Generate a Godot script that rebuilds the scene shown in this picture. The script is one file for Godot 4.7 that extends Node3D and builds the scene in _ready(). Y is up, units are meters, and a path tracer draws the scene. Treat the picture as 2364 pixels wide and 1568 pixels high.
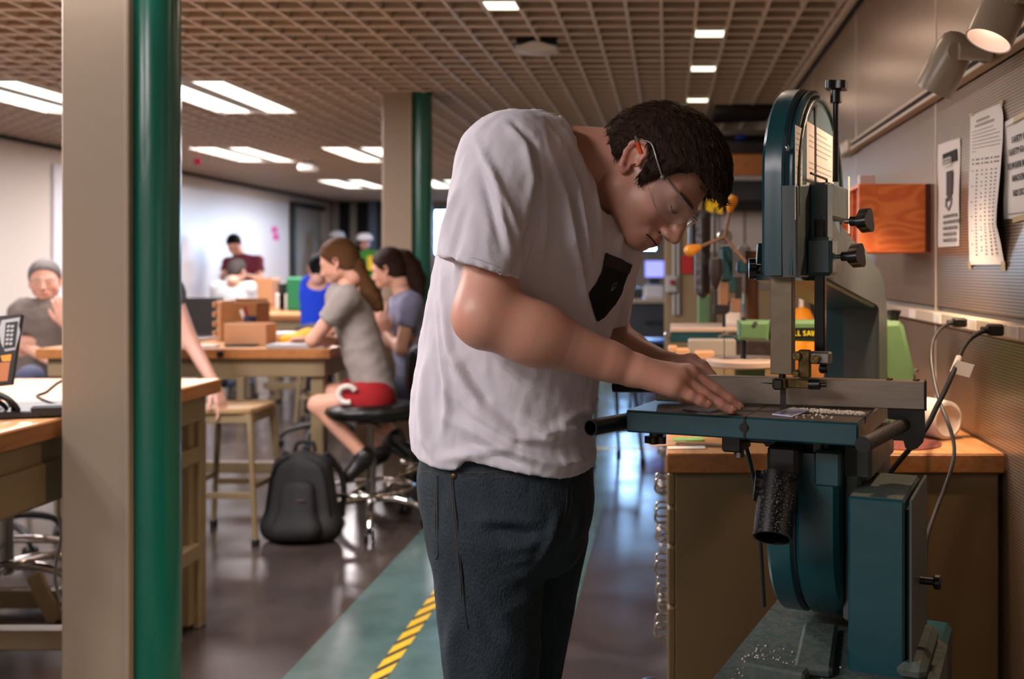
extends Node3D
# A student at a bandsaw in a teaching workshop. Units are metres, y is up, the workshop runs along -z.

const F := 2300.0        # focal length in pixels of the 2364 x 1568 frame
const EYE := 1.34        # height of the lens
var M := {}              # materials by name
var taken := {}          # names already used at top level
var rnd := RandomNumberGenerator.new()


func at(px: float, py: float, d: float) -> Vector3:   # the point d metres in front of the lens seen at that place of the frame
	return Vector3((px - 1540.0) * d / F, EYE - (py - 620.0) * d / F, -d)


# ---------------------------------------------------------------- shapes
class Geo:
	var v := PackedVector3Array()
	var n := PackedVector3Array()
	var uv := PackedVector2Array()
	var col := PackedColorArray()
	var idx := PackedInt32Array()
	var xf := Transform3D()
	var tint := Color(1, 1, 1)
	var tinted := false

	func place(o: Vector3, b := Basis()) -> Geo:
		xf = Transform3D(b, o)
		return self

	func vert(p: Vector3, nn: Vector3, t := Vector2.ZERO) -> int:
		v.append(xf * p)
		n.append((xf.basis * nn).normalized())
		uv.append(t)
		col.append(tint)
		return v.size() - 1

	func tri(a: int, b: int, c: int) -> void:   # turns the face to agree with its normals
		var g := (v[b] - v[a]).cross(v[c] - v[a])
		if g.dot(n[a] + n[b] + n[c]) > 0.0:
			idx.append_array([a, c, b])
		else:
			idx.append_array([a, b, c])

	func poly(pts: Array, out: Vector3) -> Geo:   # flat convex face looking out
		var c: Vector3 = (pts[1] - pts[0]).cross(pts[2] - pts[0])
		if c.length_squared() < 1e-16 and pts.size() > 3:
			c = (pts[2] - pts[0]).cross(pts[3] - pts[0])
		c = c.normalized()
		if c.dot(out) < 0.0:
			c = -c
		var u := c.cross(Vector3.UP)
		if u.length_squared() < 0.01:
			u = Vector3.RIGHT
		u = u.normalized()
		var w := c.cross(u)
		var s := v.size()
		for p in pts:
			vert(p, c, Vector2(u.dot(p), w.dot(p)))
		for i in range(1, pts.size() - 1):
			tri(s, s + i, s + i + 1)
		return self

	func card(a: Vector3, b: Vector3, c: Vector3, d: Vector3, out: Vector3) -> Geo:   # quad with uv 0..1
		var s := v.size()
		var nn := (b - a).cross(d - a).normalized()
		if nn.dot(out) < 0:
			nn = -nn
		vert(a, nn, Vector2(0, 0))
		vert(b, nn, Vector2(1, 0))
		vert(c, nn, Vector2(1, 1))
		vert(d, nn, Vector2(0, 1))
		tri(s, s + 1, s + 2)
		tri(s, s + 2, s + 3)
		return self

	func box(c: Vector3, s: Vector3, bev := 0.0, bs := Basis()) -> Geo:
		var old := xf
		xf = xf * Transform3D(bs, c)
		var hx := s.x / 2
		var hy := s.y / 2
		var hz := s.z / 2
		var e := minf(bev, minf(hx, minf(hy, hz)) * 0.98)
		for q in [-1.0, 1.0]:
			poly([Vector3(q * hx, e - hy, e - hz), Vector3(q * hx, hy - e, e - hz), Vector3(q * hx, hy - e, hz - e), Vector3(q * hx, e - hy, hz - e)], Vector3(q, 0, 0))
			poly([Vector3(e - hx, q * hy, e - hz), Vector3(hx - e, q * hy, e - hz), Vector3(hx - e, q * hy, hz - e), Vector3(e - hx, q * hy, hz - e)], Vector3(0, q, 0))
			poly([Vector3(e - hx, e - hy, q * hz), Vector3(hx - e, e - hy, q * hz), Vector3(hx - e, hy - e, q * hz), Vector3(e - hx, hy - e, q * hz)], Vector3(0, 0, q))
		if e > 0.0:
			for a in [-1.0, 1.0]:
				for b in [-1.0, 1.0]:
					poly([Vector3(a * hx, b * (hy - e), e - hz), Vector3(a * hx, b * (hy - e), hz - e), Vector3(a * (hx - e), b * hy, hz - e), Vector3(a * (hx - e), b * hy, e - hz)], Vector3(a, b, 0))
					poly([Vector3(a * hx, e - hy, b * (hz - e)), Vector3(a * hx, hy - e, b * (hz - e)), Vector3(a * (hx - e), hy - e, b * hz), Vector3(a * (hx - e), e - hy, b * hz)], Vector3(a, 0, b))
					poly([Vector3(e - hx, a * hy, b * (hz - e)), Vector3(hx - e, a * hy, b * (hz - e)), Vector3(hx - e, a * (hy - e), b * hz), Vector3(e - hx, a * (hy - e), b * hz)], Vector3(0, a, b))
					for k in [-1.0, 1.0]:
						poly([Vector3(a * hx, b * (hy - e), k * (hz - e)), Vector3(a * (hx - e), b * hy, k * (hz - e)), Vector3(a * (hx - e), b * (hy - e), k * hz)], Vector3(a, b, k))
		xf = old
		return self

	func span(lo: Vector3, hi: Vector3, bev := 0.0) -> Geo:
		return box((lo + hi) / 2, (hi - lo).abs(), bev)

	func tube(pts: Array, r, sides := 12, caps := true) -> Geo:   # r: one radius or one per point
		var m := pts.size()
		var up := Vector3.UP
		var fr := []
		for i in m:
			var a: Vector3 = pts[maxi(i - 1, 0)]
			var b: Vector3 = pts[mini(i + 1, m - 1)]
			var t := (b - a).normalized()
			if i == 0 and absf(t.dot(up)) > 0.9:
				up = Vector3.RIGHT
			var s := t.cross(up).normalized()
			up = s.cross(t).normalized()
			fr.append([s, up, t])
		var base := v.size()
		for i in m:
			var rr: float = r[i] if r is Array else r
			for k in sides + 1:
				var a := TAU * k / sides
				var d: Vector3 = fr[i][0] * cos(a) + fr[i][1] * sin(a)
				vert(pts[i] + d * rr, d, Vector2(float(k) / sides, float(i) / m))
		for i in m - 1:
			for k in sides:
				var q := base + i * (sides + 1) + k
				tri(q, q + 1, q + sides + 2)
				tri(q, q + sides + 2, q + sides + 1)
		if caps:
			for e in [0, m - 1]:
				var rr: float = r[e] if r is Array else r
				if rr < 0.0002:
					continue
				var nn: Vector3 = -fr[e][2] if e == 0 else fr[e][2]
				var c := vert(pts[e], nn)
				for k in sides + 1:
					var a := TAU * k / sides
					vert(pts[e] + (fr[e][0] * cos(a) + fr[e][1] * sin(a)) * rr, nn)
				for k in sides:
					tri(c, c + 1 + k, c + 2 + k)
		return self

	func cyl(a: Vector3, b: Vector3, r: float, sides := 16, bev := 0.0) -> Geo:
		if bev <= 0.0:
			return tube([a, b], r, sides)
		var t := (b - a).normalized() * bev
		return turn([Vector2(0, 0), Vector2(r - bev, 0), Vector2(r, bev), Vector2(r, a.distance_to(b) - bev), Vector2(r - bev, a.distance_to(b)), Vector2(0, a.distance_to(b))], a, b - a, sides)

	func turn(prof: Array, o := Vector3.ZERO, axis := Vector3.UP, sides := 24, smooth := 0.75) -> Geo:   # lathe: (radius, height along axis)
		var y := axis.normalized()
		var x := y.cross(Vector3.FORWARD if absf(y.z) < 0.9 else Vector3.RIGHT).normalized()
		var z := x.cross(y)
		var m := prof.size()
		var ns := []
		for i in m - 1:
			var d: Vector2 = prof[i + 1] - prof[i]
			ns.append(Vector2(d.y, -d.x).normalized())
		for i in m - 1:
			if prof[i].distance_to(prof[i + 1]) < 1e-6:
				continue
			var n0: Vector2 = ns[i]
			var n1: Vector2 = ns[i]
			if i > 0 and ns[i - 1].dot(ns[i]) > smooth:
				n0 = (ns[i - 1] + ns[i]).normalized()
			if i < m - 2 and ns[i + 1].dot(ns[i]) > smooth:
				n1 = (ns[i + 1] + ns[i]).normalized()
			var s := v.size()
			for k in sides + 1:
				var a := TAU * k / sides
				var dir := x * cos(a) + z * sin(a)
				vert(o + dir * prof[i].x + y * prof[i].y, dir * n0.x + y * n0.y, Vector2(float(k) / sides, prof[i].y))
				vert(o + dir * prof[i + 1].x + y * prof[i + 1].y, dir * n1.x + y * n1.y, Vector2(float(k) / sides, prof[i + 1].y))
			for k in sides:
				var q := s + 2 * k
				tri(q, q + 1, q + 3)
				tri(q, q + 3, q + 2)
		return self

	func ball(c: Vector3, r: Vector3, bs := Basis(), sides := 16) -> Geo:
		var s := v.size()
		var rings := maxi(sides / 2, 4)
		for i in rings + 1:
			var p := PI * i / rings
			for k in sides + 1:
				var a := TAU * k / sides
				var d := Vector3(sin(p) * cos(a), cos(p), sin(p) * sin(a))
				vert(c + bs * (d * r), bs * (d / r), Vector2(float(k) / sides, float(i) / rings))
		for i in rings:
			for k in sides:
				var q := s + i * (sides + 1) + k
				tri(q, q + 1, q + sides + 2)
				tri(q, q + sides + 2, q + sides + 1)
		return self

	func prism(pl: Array, z0: float, z1: float, bev := 0.0) -> Geo:   # outline in x, y pushed along z
		var p := PackedVector2Array(pl)
		if not Geometry2D.is_polygon_clockwise(p):
			p.reverse()
		var inner := p
		if bev > 0.0:
			var off := Geometry2D.offset_polygon(p, -bev)
			if off.size() == 1 and off[0].size() == p.size():
				inner = off[0]
				if not Geometry2D.is_polygon_clockwise(inner):
					inner.reverse()
				var best := 0
				for k in inner.size():
					if inner[k].distance_squared_to(p[0]) < inner[best].distance_squared_to(p[0]):
						best = k
				var rot := PackedVector2Array()
				for k in inner.size():
					rot.append(inner[(k + best) % inner.size()])
				inner = rot
			else:
				bev = 0.0
		var m := p.size()
		var ns := []
		for i in m:
			var d := (p[(i + 1) % m] - p[i]).normalized()
			ns.append(Vector2(-d.y, d.x))
		for i in m:
			var j := (i + 1) % m
			var n0: Vector2 = ns[i]
			var n1: Vector2 = ns[i]
			if ns[(i + m - 1) % m].dot(ns[i]) > 0.8:
				n0 = (ns[(i + m - 1) % m] + ns[i]).normalized()
			if ns[j].dot(ns[i]) > 0.8:
				n1 = (ns[j] + ns[i]).normalized()
			var s := v.size()
			for q in [[p[i], n0, z0 + bev], [p[j], n1, z0 + bev], [p[j], n1, z1 - bev], [p[i], n0, z1 - bev]]:
				vert(Vector3(q[0].x, q[0].y, q[2]), Vector3(q[1].x, q[1].y, 0), Vector2(i, q[2]))
			tri(s, s + 1, s + 2)
			tri(s, s + 2, s + 3)
			if bev > 0.0:
				for e in [[z0 + bev, z0, -1.0], [z1 - bev, z1, 1.0]]:
					s = v.size()
					vert(Vector3(p[i].x, p[i].y, e[0]), Vector3(n0.x, n0.y, e[2]))
					vert(Vector3(p[j].x, p[j].y, e[0]), Vector3(n1.x, n1.y, e[2]))
					vert(Vector3(inner[j].x, inner[j].y, e[1]), Vector3(n1.x, n1.y, e[2]))
					vert(Vector3(inner[i].x, inner[i].y, e[1]), Vector3(n0.x, n0.y, e[2]))
					tri(s, s + 1, s + 2)
					tri(s, s + 2, s + 3)
		var t := Geometry2D.triangulate_polygon(inner)
		for e in [[z0, -1.0], [z1, 1.0]]:
			var s := v.size()
			for q in inner:
				vert(Vector3(q.x, q.y, e[0]), Vector3(0, 0, e[1]), q)
			for i in range(0, t.size(), 3):
				tri(s + t[i], s + t[i + 1], s + t[i + 2])
		return self

	func add(other: Geo) -> Geo:
		var s := v.size()
		for i in other.v.size():
			v.append(xf * other.v[i])
			n.append((xf.basis * other.n[i]).normalized())
		uv.append_array(other.uv)
		col.append_array(other.col)
		for i in other.idx:
			idx.append(i + s)
		tinted = tinted or other.tinted
		return self

	func mesh(back := Transform3D()) -> ArrayMesh:
		var a := []
		a.resize(Mesh.ARRAY_MAX)
		var vv := v
		var nn := n
		if back != Transform3D():
			vv = back * v
			nn = Transform3D(back.basis, Vector3.ZERO) * n
		a[Mesh.ARRAY_VERTEX] = vv
		a[Mesh.ARRAY_NORMAL] = nn
		a[Mesh.ARRAY_TEX_UV] = uv
		if tinted:
			a[Mesh.ARRAY_COLOR] = col
		a[Mesh.ARRAY_INDEX] = idx
		var m := ArrayMesh.new()
		m.add_surface_from_arrays(Mesh.PRIMITIVE_TRIANGLES, a)
		return m


# A distance field on a grid, meshed as surface nets.
class Sdf:
	var o: Vector3
	var h: float
	var nx: int
	var ny: int
	var nz: int
	var f := PackedFloat32Array()
	var r0 := Vector3i()
	var r1 := Vector3i()

	func _init(lo: Vector3, hi: Vector3, cell: float) -> void:
		o = lo
		h = cell
		nx = int((hi.x - lo.x) / cell) + 2
		ny = int((hi.y - lo.y) / cell) + 2
		nz = int((hi.z - lo.z) / cell) + 2
		f.resize(nx * ny * nz)
		f.fill(1.0)

	func near(lo: Vector3, hi: Vector3) -> void:
		r0 = Vector3i(((lo - o) / h).floor()).clamp(Vector3i.ZERO, Vector3i(nx - 1, ny - 1, nz - 1))
		r1 = Vector3i(((hi - o) / h).ceil()).clamp(Vector3i.ZERO, Vector3i(nx - 1, ny - 1, nz - 1))

	func cap(a: Vector3, b: Vector3, ra: float, rb: float, k := 0.02, sub := false, ax := Vector3.ZERO, sq := 1.0) -> Sdf:
		var m := maxf(ra, rb) + k + 2.5 * h
		near(a.min(b) - Vector3.ONE * m, a.max(b) + Vector3.ONE * m)
		var bx := b.x - a.x
		var by := b.y - a.y
		var bz := b.z - a.z
		var inv := 1.0 / maxf(bx * bx + by * by + bz * bz, 1e-9)
		var ik := 1.0 / k
		for z in range(r0.z, r1.z + 1):
			var pz := o.z + z * h - a.z
			for y in range(r0.y, r1.y + 1):
				var py := o.y + y * h - a.y
				var i := (z * ny + y) * nx + r0.x
				for x in range(r0.x, r1.x + 1):
					var px := o.x + x * h - a.x
					var t := clampf((px * bx + py * by + pz * bz) * inv, 0.0, 1.0)
					var qx := px - bx * t
					var qy := py - by * t
					var qz := pz - bz * t
					if sq != 1.0:
						var w := (qx * ax.x + qy * ax.y + qz * ax.z) * (sq - 1.0)
						qx += ax.x * w
						qy += ax.y * w
						qz += ax.z * w
					var d := sqrt(qx * qx + qy * qy + qz * qz) - ra - (rb - ra) * t
					var g := f[i]
					if sub:
						d = -d
						var e := maxf(k - absf(d - g), 0.0) * ik
						f[i] = maxf(d, g) + e * e * k * 0.25
					elif d < g + k:
						var e := maxf(k - absf(d - g), 0.0) * ik
						f[i] = minf(d, g) - e * e * k * 0.25
					i += 1
		return self

	func ell(c: Vector3, r: Vector3, bs: Basis, k := 0.02, sub := false) -> Sdf:
		var m := maxf(r.x, maxf(r.y, r.z)) + k + 2.5 * h
		near(c - Vector3.ONE * m, c + Vector3.ONE * m)
		var ux := bs.x / r.x
		var uy := bs.y / r.y
		var uz := bs.z / r.z
		var low := minf(r.x, minf(r.y, r.z))
		var ik := 1.0 / k
		for z in range(r0.z, r1.z + 1):
			for y in range(r0.y, r1.y + 1):
				var i := (z * ny + y) * nx + r0.x
				for x in range(r0.x, r1.x + 1):
					var p := Vector3(o.x + x * h - c.x, o.y + y * h - c.y, o.z + z * h - c.z)
					var q := Vector3(ux.dot(p), uy.dot(p), uz.dot(p))
					var l := q.length()
					var d := (l - 1.0) * low
					if l > 0.3:
						d = l * (l - 1.0) / Vector3(q.x / r.x, q.y / r.y, q.z / r.z).length()
					var g := f[i]
					if sub:
						d = -d
						var e := maxf(k - absf(d - g), 0.0) * ik
						f[i] = maxf(d, g) + e * e * k * 0.25
					elif d < g + k:
						var e := maxf(k - absf(d - g), 0.0) * ik
						f[i] = minf(d, g) - e * e * k * 0.25
					i += 1
		return self

	func line(pts: Array, rad: Array, k := 0.015) -> Sdf:
		for i in pts.size() - 1:
			cap(pts[i], pts[i + 1], rad[i], rad[i + 1], k)
		return self

	func cut(p0: Vector3, nn: Vector3, c: Vector3, reach: float, k := 0.001) -> Sdf:   # keeps what lies behind the plane, within reach of c
		near(c - Vector3.ONE * reach, c + Vector3.ONE * reach)
		for z in range(r0.z, r1.z + 1):
			for y in range(r0.y, r1.y + 1):
				var i := (z * ny + y) * nx + r0.x
				for x in range(r0.x, r1.x + 1):
					var p := Vector3(o.x + x * h, o.y + y * h, o.z + z * h)
					if p.distance_squared_to(c) < reach * reach:
						f[i] = maxf(f[i], nn.dot(p - p0))
					i += 1
		return self

	func each(fn: Callable, only := 0.03) -> Sdf:   # fn(point, value) -> value, where the field is near its surface
		for z in nz:
			for y in ny:
				var i := (z * ny + y) * nx
				for x in nx:
					var g := f[i]
					if g < only:
						f[i] = fn.call(Vector3(o.x + x * h, o.y + y * h, o.z + z * h), g)
					i += 1
		return self

	func value(p: Vector3) -> float:
		var q := (p - o) / h
		var x := int(q.x)
		var y := int(q.y)
		var z := int(q.z)
		if x < 0 or y < 0 or z < 0 or x >= nx - 1 or y >= ny - 1 or z >= nz - 1:
			return 1.0
		var t := q - Vector3(x, y, z)
		var i := (z * ny + y) * nx + x
		var s := nx * ny
		var a := lerpf(lerpf(f[i], f[i + 1], t.x), lerpf(f[i + nx], f[i + nx + 1], t.x), t.y)
		var b := lerpf(lerpf(f[i + s], f[i + s + 1], t.x), lerpf(f[i + s + nx], f[i + s + nx + 1], t.x), t.y)
		return lerpf(a, b, t.z)

	func hit(p: Vector3, dir: Vector3, far: float) -> Vector3:   # first point of the surface along dir
		var t := 0.0
		var last := 0.0
		while t < far:
			var d := value(p + dir * t)
			if d < 0.0:
				for i in 12:
					var mid := (last + t) / 2
					if value(p + dir * mid) < 0.0:
						t = mid
					else:
						last = mid
				return p + dir * t
			last = t
			t += clampf(d * 0.8, h * 0.4, 0.05)
		return p + dir * far

	func grad(p: Vector3) -> Vector3:
		var e := h * 1.2
		return Vector3(value(p + Vector3(e, 0, 0)) - value(p - Vector3(e, 0, 0)), value(p + Vector3(0, e, 0)) - value(p - Vector3(0, e, 0)), value(p + Vector3(0, 0, e)) - value(p - Vector3(0, 0, e))).normalized()

	func skin(move = null, paint = null, soft := 1) -> Geo:
		var at_cell := PackedInt32Array()
		at_cell.resize(f.size())
		at_cell.fill(-1)
		var g := Geo.new()
		var vs := PackedVector3Array()
		var cells := PackedInt32Array()
		var sx := 1
		var sy := nx
		var sz := nx * ny
		var co := [0, 1, sy, sy + 1, sz, sz + 1, sz + sy, sz + sy + 1]
		var ed := [[0, 1], [2, 3], [4, 5], [6, 7], [0, 2], [1, 3], [4, 6], [5, 7], [0, 4], [1, 5], [2, 6], [3, 7]]
		var c1: int = co[3]
		var c2: int = co[5]
		var c3: int = co[6]
		var c4: int = co[7]
		for z in nz - 1:
			for y in ny - 1:
				var i := (z * ny + y) * nx
				for x in nx - 1:
					var a := f[i]
					if absf(a) < 4.0 * h:
						var neg := a < 0.0
						if (f[i + 1] < 0.0) != neg or (f[i + sy] < 0.0) != neg or (f[i + sz] < 0.0) != neg or (f[i + c1] < 0.0) != neg or (f[i + c2] < 0.0) != neg or (f[i + c3] < 0.0) != neg or (f[i + c4] < 0.0) != neg:
							var s := Vector3.ZERO
							var cnt := 0
							for e in ed:
								var fa := f[i + co[e[0]]]
								var fb := f[i + co[e[1]]]
								if (fa < 0.0) != (fb < 0.0):
									var t := fa / (fa - fb)
									var pa := Vector3(e[0] & 1, (e[0] >> 1) & 1, e[0] >> 2)
									var pb := Vector3(e[1] & 1, (e[1] >> 1) & 1, e[1] >> 2)
									s += pa.lerp(pb, t)
									cnt += 1
							at_cell[i] = vs.size()
							vs.append(o + (Vector3(x, y, z) + s / cnt) * h)
							cells.append(i)
					i += 1
		var qs := PackedInt32Array()
		for c in cells:
			var a := f[c] < 0.0
			for e in [[sx, sy, sz], [sy, sz, sx], [sz, sx, sy]]:
				if c + e[0] < f.size() and (f[c + e[0]] < 0.0) != a and c - e[1] - e[2] >= 0:
					var p := at_cell[c]
					var q := at_cell[c - e[1]]
					var r := at_cell[c - e[1] - e[2]]
					var w := at_cell[c - e[2]]
					if q >= 0 and r >= 0 and w >= 0:
						if a:
							qs.append_array([p, q, r, w])
						else:
							qs.append_array([p, w, r, q])
		for pass_ in soft:
			var sum := PackedVector3Array()
			sum.resize(vs.size())
			var num := PackedInt32Array()
			num.resize(vs.size())
			for i in range(0, qs.size(), 4):
				for k in 4:
					var a := qs[i + k]
					var b := qs[i + (k + 1) % 4]
					sum[a] += vs[b]
					num[a] += 1
					sum[b] += vs[a]
					num[b] += 1
			for i in vs.size():
				if num[i] > 0:
					vs[i] = vs[i].lerp(sum[i] / num[i], 0.5)
		var ns := normals(vs, qs)
		if move != null:
			for i in vs.size():
				vs[i] = move.call(vs[i], ns[i])
			ns = normals(vs, qs)
		g.v = vs
		g.n = ns
		g.uv.resize(vs.size())
		g.col.resize(vs.size())
		g.col.fill(Color.WHITE)
		if paint != null:
			g.tinted = true
			for i in vs.size():
				g.col[i] = paint.call(vs[i], ns[i])
		for i in range(0, qs.size(), 4):
			g.idx.append_array([qs[i], qs[i + 2], qs[i + 1], qs[i], qs[i + 3], qs[i + 2]])
		return g

	func normals(vs: PackedVector3Array, qs: PackedInt32Array) -> PackedVector3Array:
		var ns := PackedVector3Array()
		ns.resize(vs.size())
		for i in range(0, qs.size(), 4):
			var d := (vs[qs[i + 2]] - vs[qs[i]]).cross(vs[qs[i + 3]] - vs[qs[i + 1]])
			for k in 4:
				ns[qs[i + k]] += d
		for i in ns.size():
			ns[i] = ns[i].normalized()
		return ns


# ---------------------------------------------------------------- nodes
func world_of(o: Node3D) -> Transform3D:
	var t := o.transform
	var p := o.get_parent()
	while p is Node3D and p != self:
		t = p.transform * t
		p = p.get_parent()
	return t


func numbered(called: String) -> String:
	var k: int = taken.get(called, 0)
	taken[called] = k + 1
	return called if k == 0 else "%s_%03d" % [called, k]


func tag(o: Node3D, label: String, category: String, group := "", kind := "") -> Node3D:
	if label:
		o.set_meta("label", label)
	if category:
		o.set_meta("category", category)
	if group:
		o.set_meta("group", group)
	if kind:
		o.set_meta("kind", kind)
	return o


func thing(called: String, label: String, category: String, where: Vector3, group := "", turn := 0.0) -> Node3D:
	var o := Node3D.new()
	o.name = numbered(called)
	add_child(o, true)
	o.position = where
	o.rotation.y = turn
	return tag(o, label, category, group)


func part(called: String, g: Geo, m: Material, parent: Node3D, label := "") -> MeshInstance3D:   # shape in the parent's own axes
	var o := MeshInstance3D.new()
	o.name = called
	o.mesh = g.mesh()
	o.material_override = m
	parent.add_child(o, true)
	if label:
		o.set_meta("label", label)
	return o


func wpart(called: String, g: Geo, m: Material, parent: Node3D, label := "") -> MeshInstance3D:   # shape in world axes
	var o := MeshInstance3D.new()
	o.name = called
	o.mesh = g.mesh(world_of(parent).affine_inverse())
	o.material_override = m
	parent.add_child(o, true)
	if label:
		o.set_meta("label", label)
	return o


func single(called: String, g: Geo, m: Material, label: String, category: String, group := "", kind := "") -> MeshInstance3D:   # a thing that is one mesh, shape in world axes
	var o := MeshInstance3D.new()
	o.name = numbered(called)
	o.mesh = g.mesh()
	o.material_override = m
	add_child(o, true)
	tag(o, label, category, group, kind)
	return o


func struct(called: String, g: Geo, m: Material, label := "", category := "") -> MeshInstance3D:
	return single(called, g, m, label, category, "", "structure")


func copy(o: Node3D, where: Vector3, turn: float, label := "") -> Node3D:
	var c: Node3D = o.duplicate()
	c.name = numbered(str(o.name))
	add_child(c, true)
	c.position = where
	c.rotation.y = turn
	if label:
		c.set_meta("label", label)
	return c


func letters(txt: String, size: float, o: Vector3, right: Vector3, up: Vector3, m: Material, parent: Node3D, thick := 0.0004) -> MeshInstance3D:
	var t := TextMesh.new()
	var fnt := SystemFont.new()
	fnt.font_names = PackedStringArray(["Droid Sans"])
	fnt.font_weight = 700
	t.font = fnt
	t.text = txt
	t.font_size = 32
	t.pixel_size = size / 32.0
	t.depth = thick
	t.curve_step = 2.0
	t.horizontal_alignment = HORIZONTAL_ALIGNMENT_LEFT
	var q := MeshInstance3D.new()
	q.name = "lettering"
	q.mesh = t
	q.material_override = m
	parent.add_child(q, true)
	var r := right.normalized()
	var u := up.normalized()
	q.transform = world_of(parent).affine_inverse() * Transform3D(Basis(r, u, r.cross(u)), o)
	return q


# ---------------------------------------------------------------- materials
func paint(called: String, c: Color, rough := 0.5, metal := 0.0) -> StandardMaterial3D:
	var m := StandardMaterial3D.new()
	m.resource_name = called
	m.albedo_color = c
	m.roughness = rough
	m.metallic = metal
	M[called] = m
	return m


func noise(seed_: int, freq: float, oct := 4) -> FastNoiseLite:
	var f := FastNoiseLite.new()
	f.seed = seed_
	f.frequency = freq
	f.fractal_octaves = oct
	return f


func noise_tex(seed_: int, freq: float, cols: Array, size := 256, oct := 4, bump := 0.0) -> NoiseTexture2D:
	var t := NoiseTexture2D.new()
	t.width = size
	t.height = size
	t.seamless = true
	t.noise = noise(seed_, freq, oct)
	if bump > 0.0:
		t.as_normal_map = true
		t.bump_strength = bump
	else:
		var g := Gradient.new()
		var off := PackedFloat32Array()
		for i in cols.size():
			off.append(float(i) / maxi(cols.size() - 1, 1))
		g.offsets = off
		g.colors = PackedColorArray(cols)
		t.color_ramp = g
	return t


func grained(called: String, cols: Array, scale: Vector3, rough: float, seed_ := 1, freq := 0.02, metal := 0.0, in_world := true) -> StandardMaterial3D:
	var m := paint(called, Color.WHITE, rough, metal)
	m.albedo_texture = noise_tex(seed_, freq, cols)
	m.uv1_triplanar = true
	m.uv1_world_triplanar = in_world
	m.uv1_scale = scale
	return m


func bumpy(m: StandardMaterial3D, seed_: int, freq: float, strength: float, amount := 1.0) -> StandardMaterial3D:
	m.normal_enabled = true
	m.normal_texture = noise_tex(seed_, freq, [], 256, 3, strength)
	m.normal_scale = amount
	return m


func glow(called: String, c: Color, energy: float) -> StandardMaterial3D:
	var m := paint(called, c, 0.6)
	m.emission_enabled = true
	m.emission = c
	m.emission_energy_multiplier = energy
	return m


func glass(called: String, c: Color, a: float) -> StandardMaterial3D:
	var m := paint(called, Color(c.r, c.g, c.b, a), 0.05)
	m.transparency = BaseMaterial3D.TRANSPARENCY_ALPHA
	return m


# ---------------------------------------------------------------- the scene
func _ready() -> void:
	rnd.seed = 7
	# camera: a shifted 35 mm lens looking along the workshop, focused on the saw table
	var cam := Camera3D.new()
	cam.name = "camera"
	cam.projection = Camera3D.PROJECTION_FRUSTUM
	cam.near = 0.1
	cam.far = 60.0
	cam.size = 0.1 * 1568.0 / F
	cam.frustum_offset = Vector2(0.1 * (1182.0 - 1540.0) / F, 0.1 * (620.0 - 784.0) / F)
	var lens := CameraAttributesPhysical.new()
	lens.frustum_focal_length = 35.0
	lens.frustum_focus_distance = 1.66
	lens.exposure_aperture = 3.6
	cam.attributes = lens
	cam.position = Vector3(0, EYE, 0)
	add_child(cam)
	cam.projection = Camera3D.PROJECTION_FRUSTUM
	cam.near = 0.1
	cam.size = 0.1 * 1568.0 / F
	cam.far = 60.0
	cam.current = true
	# sky seen through the windows, and exposure
	var we := WorldEnvironment.new()
	we.name = "environment"
	var env := Environment.new()
	var sky := Sky.new()
	var sm := ProceduralSkyMaterial.new()
	sm.sky_top_color = Color(0.55, 0.74, 1.0)
	sm.sky_horizon_color = Color(0.72, 0.87, 1.0)
	sm.ground_bottom_color = Color(0.4, 0.45, 0.5)
	sm.ground_horizon_color = Color(0.6, 0.72, 0.85)
	sm.sky_energy_multiplier = 5.0
	sm.ground_energy_multiplier = 1.5
	sky.sky_material = sm
	env.sky = sky
	env.background_mode = Environment.BG_SKY
	env.tonemap_mode = Environment.TONE_MAPPER_LINEAR
	env.tonemap_exposure = 1.0
	env.sdfgi_enabled = true
	env.ssao_enabled = true
	env.ssil_enabled = true
	we.environment = env
	add_child(we)
	# lamps: 2 x 4 ft fluorescent fittings, one-cell downlights and two track heads
	make_materials()
	for q in [[-3.15, 2.55, "above the nearest workbench"], [-4.36, 2.55, "left of the nearest workbench"], [-1.95, 2.55, "above the near column"], [-3.15, -0.7, "added behind the camera on the left as front fill"], [-1.95, -0.7, "added behind the camera by the walkway as front fill"]]:  # the two behind the camera are unseen, added as front fill
		troffer(q[0], q[1], "fluorescent ceiling light beyond the frame, " + q[2])
	troffer(-3.15, 5.84, "fluorescent ceiling light between the two cream and green columns, whole right end in view")
	troffer(-4.36, 5.84, "fluorescent ceiling light at the left edge, left of the near column")
	troffer(-3.15, 9.05, "fluorescent ceiling light cut by the left edge of the far column, above the boxes")
	troffer(-4.36, 9.05, "fluorescent ceiling light beside the pink ceiling tag")
	troffer(-4.36, 12.4, "farthest fluorescent ceiling light left of the far column")
	troffer(-3.15, 12.4, "far fluorescent ceiling light just right of the far green column")
	downlight(-0.77, 4.10, "square white ceiling downlight above the white hanging sensor")
	downlight(0.125, 4.60, "nearest of the three square downlights in a line above the saw")
	downlight(0.125, 5.42, "middle of the three square downlights in a line above the saw")
	downlight(0.125, 6.45, "square downlight just above the bent student's hair")
	for q in [[3.75, "just out of view over the drill press"], [2.85, "out of view over the scroll saw"]]:
		downlight(0.125, q[0], "square downlight in the grid " + q[1])
	room()
	build_all()


func area_lamp(o: Vector3, size: Vector2, c: Color, energy: float, parent: Node3D) -> void:   # shines down
	var a := AreaLight3D.new()
	a.name = "lamp"
	a.area_size = size
	a.light_color = c
	a.light_energy = energy
	a.area_normalize_energy = false
	a.area_range = 30.0
	a.area_attenuation = 2.0
	a.shadow_enabled = true
	parent.add_child(a, true)
	a.transform = Transform3D(Basis(Vector3.RIGHT, -PI / 2), o)


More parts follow.
